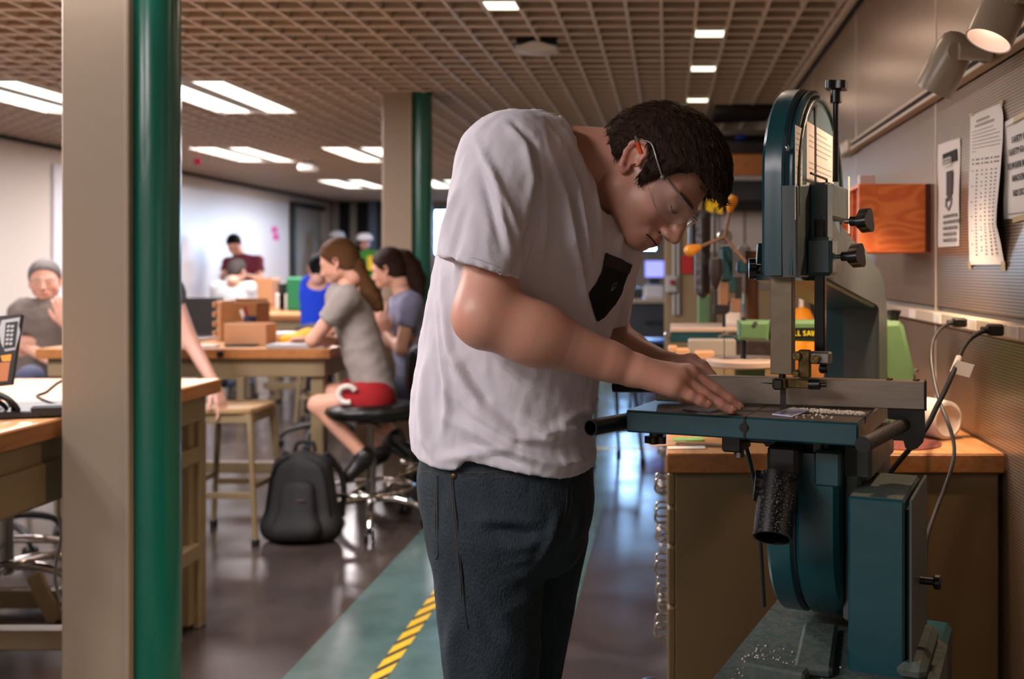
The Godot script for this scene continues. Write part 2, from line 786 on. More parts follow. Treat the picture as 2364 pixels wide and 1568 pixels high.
const CEIL := 2.44
const GRID := 0.1495
var holes := []          # ceiling cells taken by fittings: [x0, x1, d0, d1]


func troffer(x: float, d: float, label: String) -> void:
	var w := 0.55
	var l := 1.18
	holes.append([x - 0.01, x + w + 0.01, d - 0.01, d + l + 0.01])
	var t := thing("ceiling_light", label if label else "fluorescent ceiling light in the grid beyond the frame", "ceiling light", Vector3(x + w / 2, CEIL, -d - l / 2), "fluorescent fittings in the grid ceiling")
	var g := Geo.new()
	for s in [-1.0, 1.0]:
		g.box(Vector3(s * w / 2, 0.06, 0), Vector3(0.02, 0.13, l + 0.02), 0.003)
		g.box(Vector3(0, 0.06, s * l / 2), Vector3(w - 0.02, 0.13, 0.02), 0.003)
	g.box(Vector3(0, 0.13, 0), Vector3(w + 0.02, 0.02, l + 0.02))
	part("frame", g, M.white_metal, t)
	part("divider", Geo.new().box(Vector3(0, 0.012, 0), Vector3(0.11, 0.02, l - 0.02), 0.004), M.light_grey, t)
	for s in [-1.0, 1.0]:
		part("diffuser", Geo.new().box(Vector3(s * (w / 4 + 0.022), 0.012, 0), Vector3(w / 2 - 0.074, 0.012, l - 0.03), 0.003), M.tube_glow, t)
	for s in [-1.0, 1.0]:
		area_lamp(Vector3(s * (w / 4 + 0.022), 0.002, 0), Vector2(w / 2 - 0.084, l - 0.06), Color(1.0, 0.955, 0.965), TROFFER * 1.15, t)


func downlight(x: float, d: float, label: String) -> void:
	var w := GRID
	holes.append([x, x + w, d, d + w])
	var t := thing("downlight", label if label else "square downlight in the grid above the frame", "ceiling light", Vector3(x + w / 2, CEIL, -d - w / 2), "square downlights in the grid ceiling")
	var g := Geo.new()
	for s in [-1.0, 1.0]:
		g.box(Vector3(s * (w / 2 - 0.006), 0.05, 0), Vector3(0.006, 0.1, w - 0.01))
		g.box(Vector3(0, 0.05, s * (w / 2 - 0.006)), Vector3(w - 0.02, 0.1, 0.006))
	g.box(Vector3(0, 0.1, 0), Vector3(w, 0.01, w))
	part("housing", g, M.white_metal, t)
	part("diffuser", Geo.new().box(Vector3(0, 0.006, 0), Vector3(w - 0.018, 0.008, w - 0.018), 0.002), M.down_glow, t)
	area_lamp(Vector3(0, -0.003, 0), Vector2(w - 0.02, w - 0.02), Color(1.0, 0.87, 0.78), DOWN, t)


const TROFFER := 14.0
const DOWN := 9.0


func make_materials() -> void:
	paint("white_metal", Color(0.8, 0.79, 0.76), 0.45)
	paint("light_grey", Color(0.6, 0.6, 0.6), 0.5)
	glow("tube_glow", Color(1.0, 0.98, 0.93), 3.0)
	glow("down_glow", Color(1.0, 0.97, 0.88), 2.5)
	var fl := grained("floor_polish", [Color(0.19, 0.165, 0.155), Color(0.27, 0.235, 0.22), Color(0.22, 0.19, 0.18), Color(0.33, 0.295, 0.28)], Vector3(0.35, 0.35, 0.35), 0.2, 3, 0.012)
	fl.roughness_texture = noise_tex(8, 0.02, [Color(0.5, 0.5, 0.5), Color(1, 1, 1)])
	fl.roughness = 0.26
	var st := grained("floor_teal", [Color(0.25, 0.35, 0.345), Color(0.32, 0.42, 0.41), Color(0.27, 0.38, 0.37)], Vector3(0.6, 0.6, 0.6), 0.2, 5, 0.02)
	st.roughness_texture = M.floor_polish.roughness_texture
	st.roughness = 0.28
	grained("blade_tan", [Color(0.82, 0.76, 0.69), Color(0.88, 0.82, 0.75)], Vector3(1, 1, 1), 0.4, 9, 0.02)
	paint("blade_shaded_face", Color(0.66, 0.59, 0.51), 0.5)  # darker tan for cross blade webs: shade in the cells painted into the colour
	paint("plenum", Color(0.4, 0.35, 0.29), 0.9)
	paint("black_gap", Color(0.02, 0.018, 0.016), 0.8)
	bumpy(paint("wall_white", Color(0.82, 0.78, 0.74), 0.8), 4, 0.05, 2.0, 0.15)
	paint("board_white", Color(0.84, 0.84, 0.86), 0.35)
	paint("wall_grey", Color(0.55, 0.52, 0.48), 0.7)
	# perforated steel sheet
	var im := Image.create(128, 128, false, Image.FORMAT_RGB8)
	im.fill(Color(0.66, 0.57, 0.48))
	for j in 128:
		for i in 128:
			var row := j / 16
			var cx := fposmod(i + (8 if row % 2 else 0), 16.0) - 8.0
			var cy := j % 16 - 8.0
			if cx * cx + cy * cy < 24.0:
				im.set_pixel(i, j, Color(0.17, 0.14, 0.12))
	im.generate_mipmaps()
	var pm := paint("perforated", Color.WHITE, 0.3, 0.55)
	pm.albedo_texture = ImageTexture.create_from_image(im)
	pm.uv1_triplanar = true
	pm.uv1_world_triplanar = true
	pm.uv1_scale = Vector3.ONE / 0.06
	pm.normal_enabled = false
	grained("brushed_steel", [Color(0.56, 0.5, 0.43), Color(0.69, 0.62, 0.54)], Vector3(8, 0.6, 8), 0.29, 12, 0.05, 0.65)
	paint("rail_cream", Color(0.72, 0.66, 0.58), 0.4)
	bumpy(paint("column_cream", Color(0.58, 0.52, 0.44), 0.55), 6, 0.08, 2.0, 0.06)
	var cg := bumpy(paint("column_green", Color(0.0, 0.36, 0.29), 0.3), 6, 0.05, 2.0, 0.12)
	cg.clearcoat_enabled = true
	cg.clearcoat = 0.4
	cg.clearcoat_roughness = 0.2
	glass("pane", Color(0.9, 0.97, 1.0), 0.08)
	paint("frame_dark", Color(0.13, 0.15, 0.17), 0.5)
	paint("frame_blue", Color(0.35, 0.42, 0.5), 0.5)
	paint("black_plastic", Color(0.03, 0.03, 0.032), 0.42)
	paint("black_rubber", Color(0.022, 0.022, 0.022), 0.7)
	bumpy(paint("black_vinyl", Color(0.035, 0.034, 0.034), 0.4), 6, 0.05, 3.0, 0.4)
	paint("chrome", Color(0.78, 0.76, 0.73), 0.12, 1.0)
	paint("steel", Color(0.55, 0.54, 0.52), 0.32, 0.9)
	paint("paper", Color(0.82, 0.79, 0.76), 0.85)
	paint("ink", Color(0.09, 0.085, 0.085), 0.8)
	paint("ink_grey", Color(0.5, 0.47, 0.46), 0.85)
	paint("tape", Color(0.74, 0.66, 0.5), 0.6)
	grained("butcher", [Color(0.62, 0.42, 0.25), Color(0.74, 0.55, 0.36), Color(0.67, 0.47, 0.29), Color(0.78, 0.6, 0.42)], Vector3(3.2, 3.2, 0.28), 0.38, 21, 0.03)
	grained("butcher_edge", [Color(0.52, 0.31, 0.14), Color(0.64, 0.42, 0.22), Color(0.57, 0.36, 0.17)], Vector3(2.4, 3.0, 0.4), 0.42, 22, 0.03)
	bumpy(paint("bench_beige", Color(0.5, 0.43, 0.31), 0.5), 3, 0.05, 2.0, 0.15)
	paint("seat_tan", Color(0.6, 0.48, 0.33), 0.45)
	bumpy(paint("cabinet_beige", Color(0.45, 0.37, 0.24), 0.42), 3, 0.04, 2.0, 0.12)
	paint("skin_plain", Color(0.75, 0.52, 0.4), 0.5)


func room() -> void:
	var X0 := -5.5
	var XR := 0.78
	var ZB := -16.3
	var ZF := 2.6
	struct("floor", Geo.new().span(Vector3(X0 - 0.3, -0.2, ZB - 0.3), Vector3(XR + 0.3, 0, ZF + 0.3)), M.floor_polish, "dark brown polished workshop floor", "floor")
	struct("trim_1", Geo.new().span(Vector3(-1.255, 0.0, ZB), Vector3(-0.36, 0.0015, ZF)), M.floor_teal, "teal walkway band painted along the floor", "floor marking")
	# hazard tape: each stripe a piece
	var tape := thing("hazard_tape", "yellow and black striped tape along the teal walkway", "tape", Vector3(-0.943, 0.0015, -2.0))
	paint("tape_yellow", Color(0.86, 0.7, 0.05), 0.4)
	var z := -0.6
	var k := 0
	while z > -7.4:
		var g := Geo.new()
		var sl := 0.1
		var a := 0.08 if k % 2 == 0 else 0.044
		for e in 1:
			g.poly([Vector3(-0.97, 0.0021, z), Vector3(-0.915, 0.0021, z - sl), Vector3(-0.915, 0.0021, z - sl - a), Vector3(-0.97, 0.0021, z - a)], Vector3.UP)
			g.poly([Vector3(-0.97, 0.0015, z), Vector3(-0.915, 0.0015, z - sl), Vector3(-0.915, 0.0021, z - sl), Vector3(-0.97, 0.0021, z)], Vector3.BACK)
		wpart("stripe", g, M.tape_yellow if k % 2 == 0 else M.black_rubber, tape)
		z -= a
		k += 1
	single("floor_tape", Geo.new().span(Vector3(-1.4, 0.0012, -7.44), Vector3(0.0, 0.0022, -7.39)), M.tape_yellow, "thin yellow tape line across the far walkway", "tape")

	# ceiling: dark slab, blades along and across, cut where fittings hang
	var ceil_ := thing("ceiling", "tan egg-crate grid ceiling of crossing metal blades", "ceiling", Vector3(-2.4, CEIL, -7))
	ceil_.set_meta("kind", "structure")
	wpart("slab", Geo.new().span(Vector3(X0 - 0.3, CEIL + 0.32, ZB - 0.3), Vector3(XR + 0.3, CEIL + 0.5, ZF + 0.3)), M.plenum, ceil_)
	var x := 0.125 - GRID * 37.0
	while x < XR - 0.02:
		blade(ceil_, true, x, ZF, ZB)
		x += GRID
	var d := 4.10 - GRID * 44.0
	while d < 16.25:
		if d > -2.5:
			blade(ceil_, false, d, X0, XR - 0.03)
		d += GRID

	# walls
	struct("wall_left", Geo.new().span(Vector3(X0 - 0.3, 0, ZB), Vector3(X0, CEIL + 0.4, ZF)), M.wall_white, "long pale wall on the left side of the room", "wall")
	struct("wall_front", Geo.new().span(Vector3(X0 - 0.3, 0, ZF), Vector3(XR + 0.3, CEIL + 0.4, ZF + 0.25)), M.wall_white, "pale wall behind the camera", "wall")
	# back wall with openings: window_1 (x -3.85..-2.6, y 1.55..2.36), window_2 (x -0.9..-0.12, y 1.58..2.3)
	var bw := Geo.new()
	var b1 := ZB - 0.25
	bw.span(Vector3(X0, 0, b1), Vector3(-3.87, CEIL + 0.4, ZB))
	bw.span(Vector3(-3.87, 0, b1), Vector3(-2.6, 1.53, ZB)).span(Vector3(-3.87, 2.34, b1), Vector3(-2.6, CEIL + 0.4, ZB))
	bw.span(Vector3(-2.6, 0, b1), Vector3(-0.9, CEIL + 0.4, ZB))
	bw.span(Vector3(-0.9, 0, b1), Vector3(-0.14, 1.6, ZB)).span(Vector3(-0.9, 2.3, b1), Vector3(-0.14, CEIL + 0.4, ZB))
	bw.span(Vector3(-0.14, 0, b1), Vector3(XR + 0.3, CEIL + 0.4, ZB))
	struct("wall_back", bw, M.wall_grey, "grey far end wall with windows", "wall")
	for q in [["window_1", -3.87, -2.6, 1.53, 2.34, "bright bluish window on the far wall right of the green column"], ["window_2", -0.9, -0.14, 1.6, 2.3, "narrow bright window at the far end, below the student's chin"]]:
		var w := thing(q[0], q[5], "window", Vector3((q[1] + q[2]) / 2, q[3], ZB))
		w.set_meta("kind", "structure")
		wpart("pane", Geo.new().span(Vector3(q[1], q[3], ZB - 0.12), Vector3(q[2], q[4], ZB - 0.114)), M.pane, w)
		var g := Geo.new()
		for s in [q[1] + 0.025, (q[1] + q[2]) / 2, q[2] - 0.025]:
			g.box(Vector3(s, (q[3] + q[4]) / 2, ZB - 0.1), Vector3(0.05, q[4] - q[3], 0.08), 0.005)
		for s in [q[3] + 0.025, q[4] - 0.025]:
			g.box(Vector3((q[1] + q[2]) / 2, s, ZB - 0.1), Vector3(q[2] - q[1], 0.048, 0.078), 0.005)
		wpart("window_frame", g, M.frame_blue, w)
	# dark glazed doorway in the back wall: posts and two dark leaves
	var dd := thing("door_1", "dark glazed double door in the far wall between grey posts", "door", Vector3(-4.9, 0, ZB))
	dd.set_meta("kind", "structure")
	for q in [[782.0, 806.0], [823.0, 849.0]]:
		var a: float = (q[0] - 1540.0) * 16.28 / F
		var b: float = (q[1] - 1540.0) * 16.28 / F
		wpart("door_leaf", Geo.new().span(Vector3(a, 0, ZB), Vector3(b, CEIL - 0.02, ZB + 0.05), 0.01), M.black_gap, dd)
	for q in [[764.0, 781.0, "wall_grey"], [807.0, 822.0, "wall_grey"], [850.0, 869.0, "frame_blue"], [870.0, 875.0, "frame_dark"]]:
		var a: float = (q[0] - 1540.0) * 16.2 / F
		var b: float = (q[1] - 1540.0) * 16.2 / F
		wpart("door_post", Geo.new().span(Vector3(a, 0, ZB), Vector3(b, CEIL - 0.01, ZB + 0.09), 0.01), M[q[2]], dd)
	# grey door in the left wall, past the white board
	var d2 := thing("door_2", "grey door set in the left wall past the white board", "door", Vector3(X0, 0, -15.2))
	d2.set_meta("kind", "structure")
	wpart("door_leaf", Geo.new().span(Vector3(X0, 0, -15.75), Vector3(X0 + 0.04, 2.25, -14.62), 0.008), M.wall_grey, d2)
	wpart("door_frame", Geo.new().span(Vector3(X0, 0, -14.6), Vector3(X0 + 0.07, 2.32, -14.5), 0.005).span(Vector3(X0, 2.25, -15.85), Vector3(X0 + 0.07, 2.32, -14.6), 0.005), M.frame_dark, d2)
	single("fire_alarm", Geo.new().box(at(727, 484, 15.9), Vector3(0.1, 0.17, 0.07), 0.01), paint("alarm_red", Color(0.5, 0.08, 0.12), 0.5), "small dark red alarm box high on the far grey door frame", "alarm")
	var board := thing("whiteboard", "long white board on the left wall behind the standing person", "whiteboard", Vector3(X0, 0.9, -11.5))
	wpart("panel", Geo.new().span(Vector3(X0 + 0.004, 0.75, -14.4), Vector3(X0 + 0.022, 2.28, -8.9), 0.004), M.board_white, board)
	wpart("tray", Geo.new().span(Vector3(X0 + 0.004, 0.71, -14.4), Vector3(X0 + 0.07, 0.74, -8.9), 0.004), M.light_grey, board)
	for q in [[-13.9, 1.88, "upper"], [-13.95, 1.78, "lower"]]:
		single("sticky_note", Geo.new().span(Vector3(X0 + 0.0225, q[1] - 0.045, q[0] - 0.11), Vector3(X0 + 0.025, q[1] + 0.045, q[0] + 0.11)), paint("note_pink" + q[2], Color(0.85, 0.4, 0.68), 0.8), "%s of two pink paper notes at the far end of the white board" % q[2], "note", "pink notes on the white board")
	struct("trim_5", Geo.new().span(Vector3(X0, CEIL - 0.03, ZB), Vector3(X0 + 0.03, CEIL, ZF)), M.frame_dark, "dark line where the left wall meets the ceiling", "trim")

	# right wall: perforated steel panels between bright seam strips
	var wr := thing("wall_right", "perforated steel panel wall on the right", "wall", Vector3(XR, 0, -3))
	wr.set_meta("kind", "structure")
	wpart("backing", Geo.new().span(Vector3(XR + 0.015, 0, ZB), Vector3(XR + 0.3, CEIL + 0.4, ZF)), M.wall_grey, wr)
	var s := 2.89 - 1.22 * 4
	while s < 16.3:
		var e := minf(s + 1.22, 16.3)
		for y in [[0.0, 1.175], [1.23, 1.82], [1.865, CEIL - 0.03]]:
			wpart("panel", Geo.new().span(Vector3(XR, y[0], -e + 0.004), Vector3(XR + 0.014, y[1], -s - 0.004), 0.002), M.perforated if s < 3.5 else M.brushed_steel, wr)
		wpart("seam_strip", Geo.new().span(Vector3(XR - 0.002, 0.0, -s - 0.006), Vector3(XR + 0.005, CEIL - 0.03, -s + 0.006), 0.001), M.rail_cream, wr)
		s += 1.22
	struct("trim_2", Geo.new().span(Vector3(XR - 0.012, CEIL - 0.035, ZB), Vector3(XR + 0.01, CEIL + 0.02, ZF)), M.black_gap, "black gap between the steel wall and the ceiling grid", "trim")
	struct("trim_6", Geo.new().span(Vector3(XR - 0.035, CEIL - 0.02, ZB), Vector3(XR - 0.013, CEIL + 0.02, ZF)), M.blade_tan, "tan edge angle of the grid ceiling along the steel wall", "trim")

	column(-1.674, -1.486, -1.392, 2.75, "near cream and green steel column rising the whole left of the view")
	column(-1.774, -1.59, -1.485, 6.2, "far cream and green column behind the two seated women")


func blade(parent: Node3D, along: bool, c: float, a: float, b: float) -> void:
	var g := Geo.new()
	var lip := Geo.new()
	var cuts := []
	for q in holes:
		if along and c > q[0] and c < q[1]:
			cuts.append([q[2], q[3]])
		if not along and c > q[2] and c < q[3]:
			cuts.append([q[0], q[1]])
	cuts.sort_custom(func(p, q): return p[0] < q[0])
	var s := -a if along else a
	var end := -b if along else b
	cuts.append([end, end])
	for q in cuts:
		if q[0] - s > 0.02:
			if along:
				g.box(Vector3(c, CEIL + 0.045, -(s + q[0]) / 2), Vector3(0.014, 0.09, q[0] - s))
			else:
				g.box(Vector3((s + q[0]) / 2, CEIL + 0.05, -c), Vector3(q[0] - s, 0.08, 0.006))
				lip.box(Vector3((s + q[0]) / 2, CEIL + 0.006, -c), Vector3(q[0] - s, 0.009, 0.016))  # added strip in lighter tan, painted as the lit bottom edge of the web
		s = maxf(s, q[1])
	if g.v.size() > 0:
		var bl: MeshInstance3D = wpart("blade" if along else "cross_blade", g, M["blade_tan" if along else "blade_shaded_face"], parent)
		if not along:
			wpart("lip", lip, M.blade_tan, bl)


func column(x0: float, x1: float, xp: float, d: float, label: String) -> void:   # cream box post with a green round pipe on its right side
	var t := thing("column", label, "column", Vector3((x0 + xp) / 2, 0, -d - 0.08))
	t.set_meta("kind", "structure")
	var r := 0.069
	wpart("post", Geo.new().span(Vector3(x0, 0, -d - 0.16), Vector3(x1, CEIL + 0.3, -d), 0.006), M.column_cream, t)
	wpart("edge_bead", Geo.new().span(Vector3(x1 - 0.012, 0, -d - 0.01), Vector3(x1 + 0.002, CEIL + 0.3, -d + 0.004), 0.003), M.column_cream, t)
	wpart("pipe", Geo.new().tube([Vector3(xp - r, 0, -d - 0.09), Vector3(xp - r, CEIL + 0.3, -d - 0.09)], r, 40), M.column_green, t)
	wpart("ceiling_gap", Geo.new().span(Vector3(x0 - 0.1, CEIL + 0.1, -d - 0.3), Vector3(xp + 0.08, CEIL + 0.11, -d + 0.08)), M.black_gap, t)


# ---------------------------------------------------------------- the bandsaw, built in its own axes: x along the fence, y up, z out of the near edge of the table
const SAW_O := Vector3(0.182, 0, -1.787)
var SAW := Basis(Vector3(0.934, 0, 0.3573), Vector3.UP, Vector3(-0.3573, 0, 0.934))


func sw(px: float, py: float, w: float) -> Vector3:   # where the sight line of a pixel meets the saw's plane z = w
	var dir := Vector3((px - 1540.0) / F, -(py - 620.0) / F, -1)
	var o := SAW.inverse() * (Vector3(0, EYE, 0) - SAW_O)
	var r := SAW.inverse() * dir
	return o + r * ((w - o.z) / r.z)


func su(px: float, py: float, u: float) -> Vector3:   # the same for the plane x = u
	var dir := Vector3((px - 1540.0) / F, -(py - 620.0) / F, -1)
	var o := SAW.inverse() * (Vector3(0, EYE, 0) - SAW_O)
	var r := SAW.inverse() * dir
	return o + r * ((u - o.x) / r.x)


func side(pts: Array, u: float) -> Array:   # pixels on the plane x = u as a (z, y) outline
	var a := []
	for p in pts:
		var q := su(p[0], p[1], u)
		a.append(Vector2(q.z, q.y))
	return a


func arch(r: float, c: float, low: float, top: float, steps := 20) -> Array:   # (z, y) outline: straight sides, elliptic top
	var a := [Vector2(c + r, low)]
	var rise := minf(0.17, top - low)
	for i in steps + 1:
		var t := PI * i / steps
		a.append(Vector2(c + r * cos(t), top - rise + rise * sin(t)))
	a.append(Vector2(c - r, low))
	return a


# a prism of a (z, y) outline pushed along the saw's x from u0 to u1
func sideways(g: Geo, outline: Array, u0: float, u1: float, bev := 0.0) -> Geo:
	var old := g.xf
	var p := []
	for q in outline:
		p.append(Vector2(-q.x, q.y))
	g.xf = old * Transform3D(Basis(Vector3(0, 0, -1), Vector3.UP, Vector3.RIGHT), Vector3.ZERO)
	g.prism(p, u0, u1, bev)
	g.xf = old
	return g


func star_knob(g: Geo, c: Vector3, axis: Vector3, r: float, thick: float, lobes := 5) -> Geo:
	var y := axis.normalized()
	var x := y.cross(Vector3(0.3, 1, 0.2)).normalized()
	var old := g.xf
	g.xf = old * Transform3D(Basis(x, y.cross(x), y), c)
	var pl := []
	for i in 60:
		var a := TAU * i / 60
		var rr := r * (0.86 + 0.14 * cos(a * lobes))
		pl.append(Vector2(cos(a), sin(a)) * rr)
	g.prism(pl, 0, thick, thick * 0.25)
	g.xf = old
	return g


func bandsaw() -> void:
	var teal := bumpy(paint("saw_teal", Color(0.05, 0.245, 0.275), 0.32), 5, 0.06, 2.0, 0.12)
	teal.clearcoat_enabled = true
	teal.clearcoat = 0.35
	teal.clearcoat_roughness = 0.25
	var cast := bumpy(paint("saw_cast", Color(0.27, 0.31, 0.31), 0.4, 0.15), 6, 0.09, 2.0, 0.1)
	var top := grained("saw_table", [Color(0.26, 0.215, 0.19), Color(0.36, 0.3, 0.26), Color(0.3, 0.25, 0.22)], Vector3(2, 2, 12), 0.36, 31, 0.03, 0.35)
	var guard := bumpy(paint("guard_steel", Color(0.45, 0.4, 0.32), 0.42, 0.35), 9, 0.12, 2.0, 0.08)
	var brass := bumpy(paint("brass", Color(0.36, 0.29, 0.14), 0.4, 0.6), 9, 0.1, 3.0, 0.4)
	var alu := grained("fence_alu", [Color(0.5, 0.46, 0.41), Color(0.55, 0.51, 0.46), Color(0.52, 0.48, 0.43)], Vector3(1, 10, 1), 0.34, 41, 0.03, 0.45)
	var black := bumpy(paint("saw_black", Color(0.018, 0.018, 0.02), 0.35), 5, 0.05, 2.0, 0.15)
	var dusty := grained("saw_base_dusty", [Color(0.12, 0.2, 0.2), Color(0.3, 0.31, 0.28), Color(0.17, 0.25, 0.24), Color(0.36, 0.36, 0.33)], Vector3(4, 4, 4), 0.7, 44, 0.03)
	var tubem := grained("tube_dusty", [Color(0.02, 0.02, 0.025), Color(0.04, 0.04, 0.045), Color(0.03, 0.03, 0.035), Color(0.3, 0.29, 0.28)], Vector3(14, 14, 14), 0.3, 47, 0.06)
	var t := thing("bandsaw", "dark teal upright bandsaw with tilting table in front of the student", "bandsaw", SAW_O)
	t.basis = SAW

	# --- table
	var TV := 1.102
	var tb := part("table", Geo.new().box(Vector3(0, TV - 0.019, 0), Vector3(0.39, 0.036, 0.39), 0.003), teal, t, "square cast table with teal edges")
	part("table_top", Geo.new().box(Vector3(0, TV - 0.0006, 0), Vector3(0.387, 0.0016, 0.387), 0.0005), top, tb)
	var sl := sw(1719, 975, 0.195)
	part("slot", Geo.new().box(Vector3(sl.x, TV - 0.017, 0.1), Vector3(0.0035, 0.0355, 0.193)), black, tb)
	part("mitre_groove", Geo.new().box(Vector3(0.06, TV + 0.0003, 0.128), Vector3(0.268, 0.0006, 0.012)), black, tb)
	part("mitre_groove", Geo.new().box(Vector3(0.1951, TV - 0.005, 0.128), Vector3(0.0006, 0.011, 0.013)), black, tb)
	var slc := sw(1717, 990, 0.196)
	part("slot_pin", Geo.new().cyl(Vector3(slc.x, TV - 0.017, 0.19), Vector3(slc.x, TV - 0.017, 0.199), 0.007), black, tb)
	var g := Geo.new()
	var k1 := sw(1515, 1004, 0.15)
	star_knob(g, Vector3(k1.x, TV - 0.06, 0.15), Vector3.UP, 0.02, 0.012)
	g.cyl(Vector3(k1.x, TV - 0.05, 0.15), Vector3(k1.x, TV - 0.036, 0.15), 0.012)
	part("lock_knob", g, black, tb)
	g = Geo.new()
	var b1 := sw(1684, 1022, 0.16)
	g.box(Vector3(b1.x, TV - 0.052, 0.12), Vector3(0.034, 0.032, 0.06), 0.003)
	g.box(Vector3(b1.x + 0.07, TV - 0.046, 0.1), Vector3(0.12, 0.02, 0.03), 0.003)
	part("bracket", g, black, tb)
	part("bolt", Geo.new().tube([Vector3(b1.x + 0.008, TV - 0.078, 0.13), Vector3(b1.x + 0.008, TV - 0.066, 0.13)], 0.009, 6), M.steel, tb)
	g = Geo.new()
	var tr := sw(1835, 1030, 0.1)
	g.box(Vector3(tr.x, TV - 0.05, 0.02), Vector3(0.11, 0.028, 0.16), 0.004)
	g.box(Vector3(tr.x - 0.03, TV - 0.056, 0.11), Vector3(0.016, 0.03, 0.01), 0.002)
	g.box(Vector3(tr.x + 0.04, TV - 0.056, 0.11), Vector3(0.016, 0.03, 0.01), 0.002)
	part("trunnion", g, black, tb)

	# --- fence rails and fence
	g = Geo.new()
	var inv := Transform3D(SAW, SAW_O).affine_inverse()
	var ra := inv * at(1992, 1027, 1.47)
	var rb := inv * at(2100, 974, 1.70)
	g.tube([ra, rb], 0.0118, 24)
	part("fence_rail", g, bumpy(paint("rail_grey", Color(0.23, 0.21, 0.2), 0.5, 0.3), 7, 0.1, 3.0, 0.3), t)
	part("rail_cap", Geo.new().cyl(ra + (ra - rb).normalized() * 0.001, ra + (rb - ra).normalized() * 0.004, 0.0122, 24), M.black_rubber, t)
	g = Geo.new()
	ra = inv * at(1363, 988, 1.616)
	rb = inv * at(1500, 962, 1.75)
	var pts := [ra, rb]
	g.tube(pts, 0.0135, 24, false)
	g.tube(pts, 0.0115, 24, false)
	g.turn([Vector2(0.0115, 0), Vector2(0.0135, 0)], ra, ra - rb)
	part("fence_rail", g, black, t)
	# fence: its own direction, a little off the table's
	var fa := inv * Vector3(-0.02, 1.128, -1.772)
	var fb := inv * Vector3(0.429, 1.128, -1.658)
	var fx := (fb - fa).normalized()
	var fz := fx.cross(Vector3.UP)
	var fbs := Basis(fx, Vector3.UP, fz)
	var fl := fa.distance_to(fb)
	g = Geo.new()
	g.box((fa + fb) / 2 - fz * 0.012, Vector3(fl, 0.047, 0.024), 0.0015, fbs)
	var fence := part("fence", g, alu, t, "brushed aluminium fence bar")
	for q in [0.006, 0.05]:
		part("screw", Geo.new().cyl(fb - fx * (q + 0.008) - fz * 0.012 + Vector3(0, 0.0235, 0), fb - fx * (q + 0.008) - fz * 0.012 + Vector3(0, 0.0275, 0), 0.006, 12, 0.001), brass, fence)
	part("end_plate", Geo.new().box(fb + fx * 0.0015 - fz * 0.012, Vector3(0.003, 0.05, 0.027), 0.0008, fbs), black, fence)
	g = Geo.new()
	g.xf = Transform3D(fbs, fb - fz * 0.006)
	var s := 1.0 / 1387.0
	var hook := []
	for q in [[2052, 946], [2136, 946], [2137, 1003], [2132, 1020], [2120, 1034], [2105, 1040], [2092, 1034], [2088, 1018], [2064, 1018], [2063, 1000], [2092, 997], [2101, 985], [2101, 975], [2052, 968]]:
		hook.append(Vector2((q[0] - 2136.0) * s, (946.0 - q[1]) * s - 0.024))
	g.prism(hook, -0.014, 0.008, 0.002)
	part("fence_head", g, black, fence, "black J-shaped fence clamp")
	g = Geo.new()
	g.tube([inv * at(1417, 893, 1.83), inv * at(1535, 893, 1.80)], 0.0105, 20)
	part("clamp_handle", g, black, fence)

	# --- upper wheel housing
	var U1 := 0.079
	var uL := sw(1757, 500, 0.127).x
	var uS := sw(1813, 500, 0.127).x
	var low := sw(1790, 636, 0.127).y
	g = Geo.new()
	sideways(g, arch(0.2, -0.073, low, 1.668), uL, uS - 0.001, 0.006)
	var cov := part("wheel_cover", g, teal, t, "teal hinged upper wheel cover")
	g = Geo.new()
	sideways(g, arch(0.196, -0.073, low + 0.002, 1.664), uS - 0.001, uS + 0.003)
	part("cover_gap", g, M.black_gap, cov)
	g = Geo.new()
	sideways(g, arch(0.199, -0.073, low, 1.664), uS + 0.002, U1, 0.005)
	var hs := part("wheel_housing", g, teal, t)
	g = Geo.new()
	var rim_o := arch(0.192, -0.073, low + 0.1, 1.657)
	var rim_i := arch(0.178, -0.073, low + 0.1, 1.642)
	for i in rim_o.size() - 1:
		var a := Vector3(U1, rim_o[i].y, rim_o[i].x)
		var b := Vector3(U1, rim_o[i + 1].y, rim_o[i + 1].x)
		var c := Vector3(U1, rim_i[i + 1].y, rim_i[i + 1].x)
		var d := Vector3(U1, rim_i[i].y, rim_i[i].x)
		var m := (a + b + c + d) / 4 + Vector3(0.008, 0, 0)
		g.tube([(a + d) / 2, (b + c) / 2], 0.006, 8, true)
	part("flange", g, cast, hs)
	g = Geo.new()
	sideways(g, arch(0.172, -0.073, low + 0.02, 1.636), U1 - 0.004, U1 + 0.0012, 0.001)
	part("back_plate", g, paint("plate_blue", Color(0.36, 0.46, 0.5), 0.25, 0.3), hs)
	for q in [[1836.0, 1852.0, 288.0, 432.0], [1862.0, 1924.0, 279.0, 432.0]]:
		var a := su(q[0], q[2], U1 + 0.0016)
		var b := su(q[1], q[3], U1 + 0.0016)
		var ya := a.y if q[0] > 1850 else a.y
		var card_ := Geo.new().box(Vector3(U1 + 0.0014, (ya + 1.42) / 2, (a.z + b.z) / 2), Vector3(0.0008, ya - 1.42, absf(a.z - b.z)))
		var pp := part("chart", card_, M.paper, hs, "printed white blade chart")
		var lines := Geo.new()
		for i in 17:
			var y := ya - 0.012 - i * 0.0095
			if y < 1.43 or i == 5 or i == 11:
				continue
			var wd := absf(a.z - b.z) * (0.84 if i % 4 else 0.5)
			lines.box(Vector3(U1 + 0.0019, y, (a.z + b.z) / 2), Vector3(0.0003, 0.0022, wd))
		part("print", lines, paint("ink_pale", Color(0.62, 0.6, 0.6), 0.85), pp)
	var hr := su(1884, 300, U1 + 0.004)
	part("groove", Geo.new().box(Vector3(U1 + 0.002, 1.51, hr.z), Vector3(0.0012, 0.235, 0.006)), black, hs)
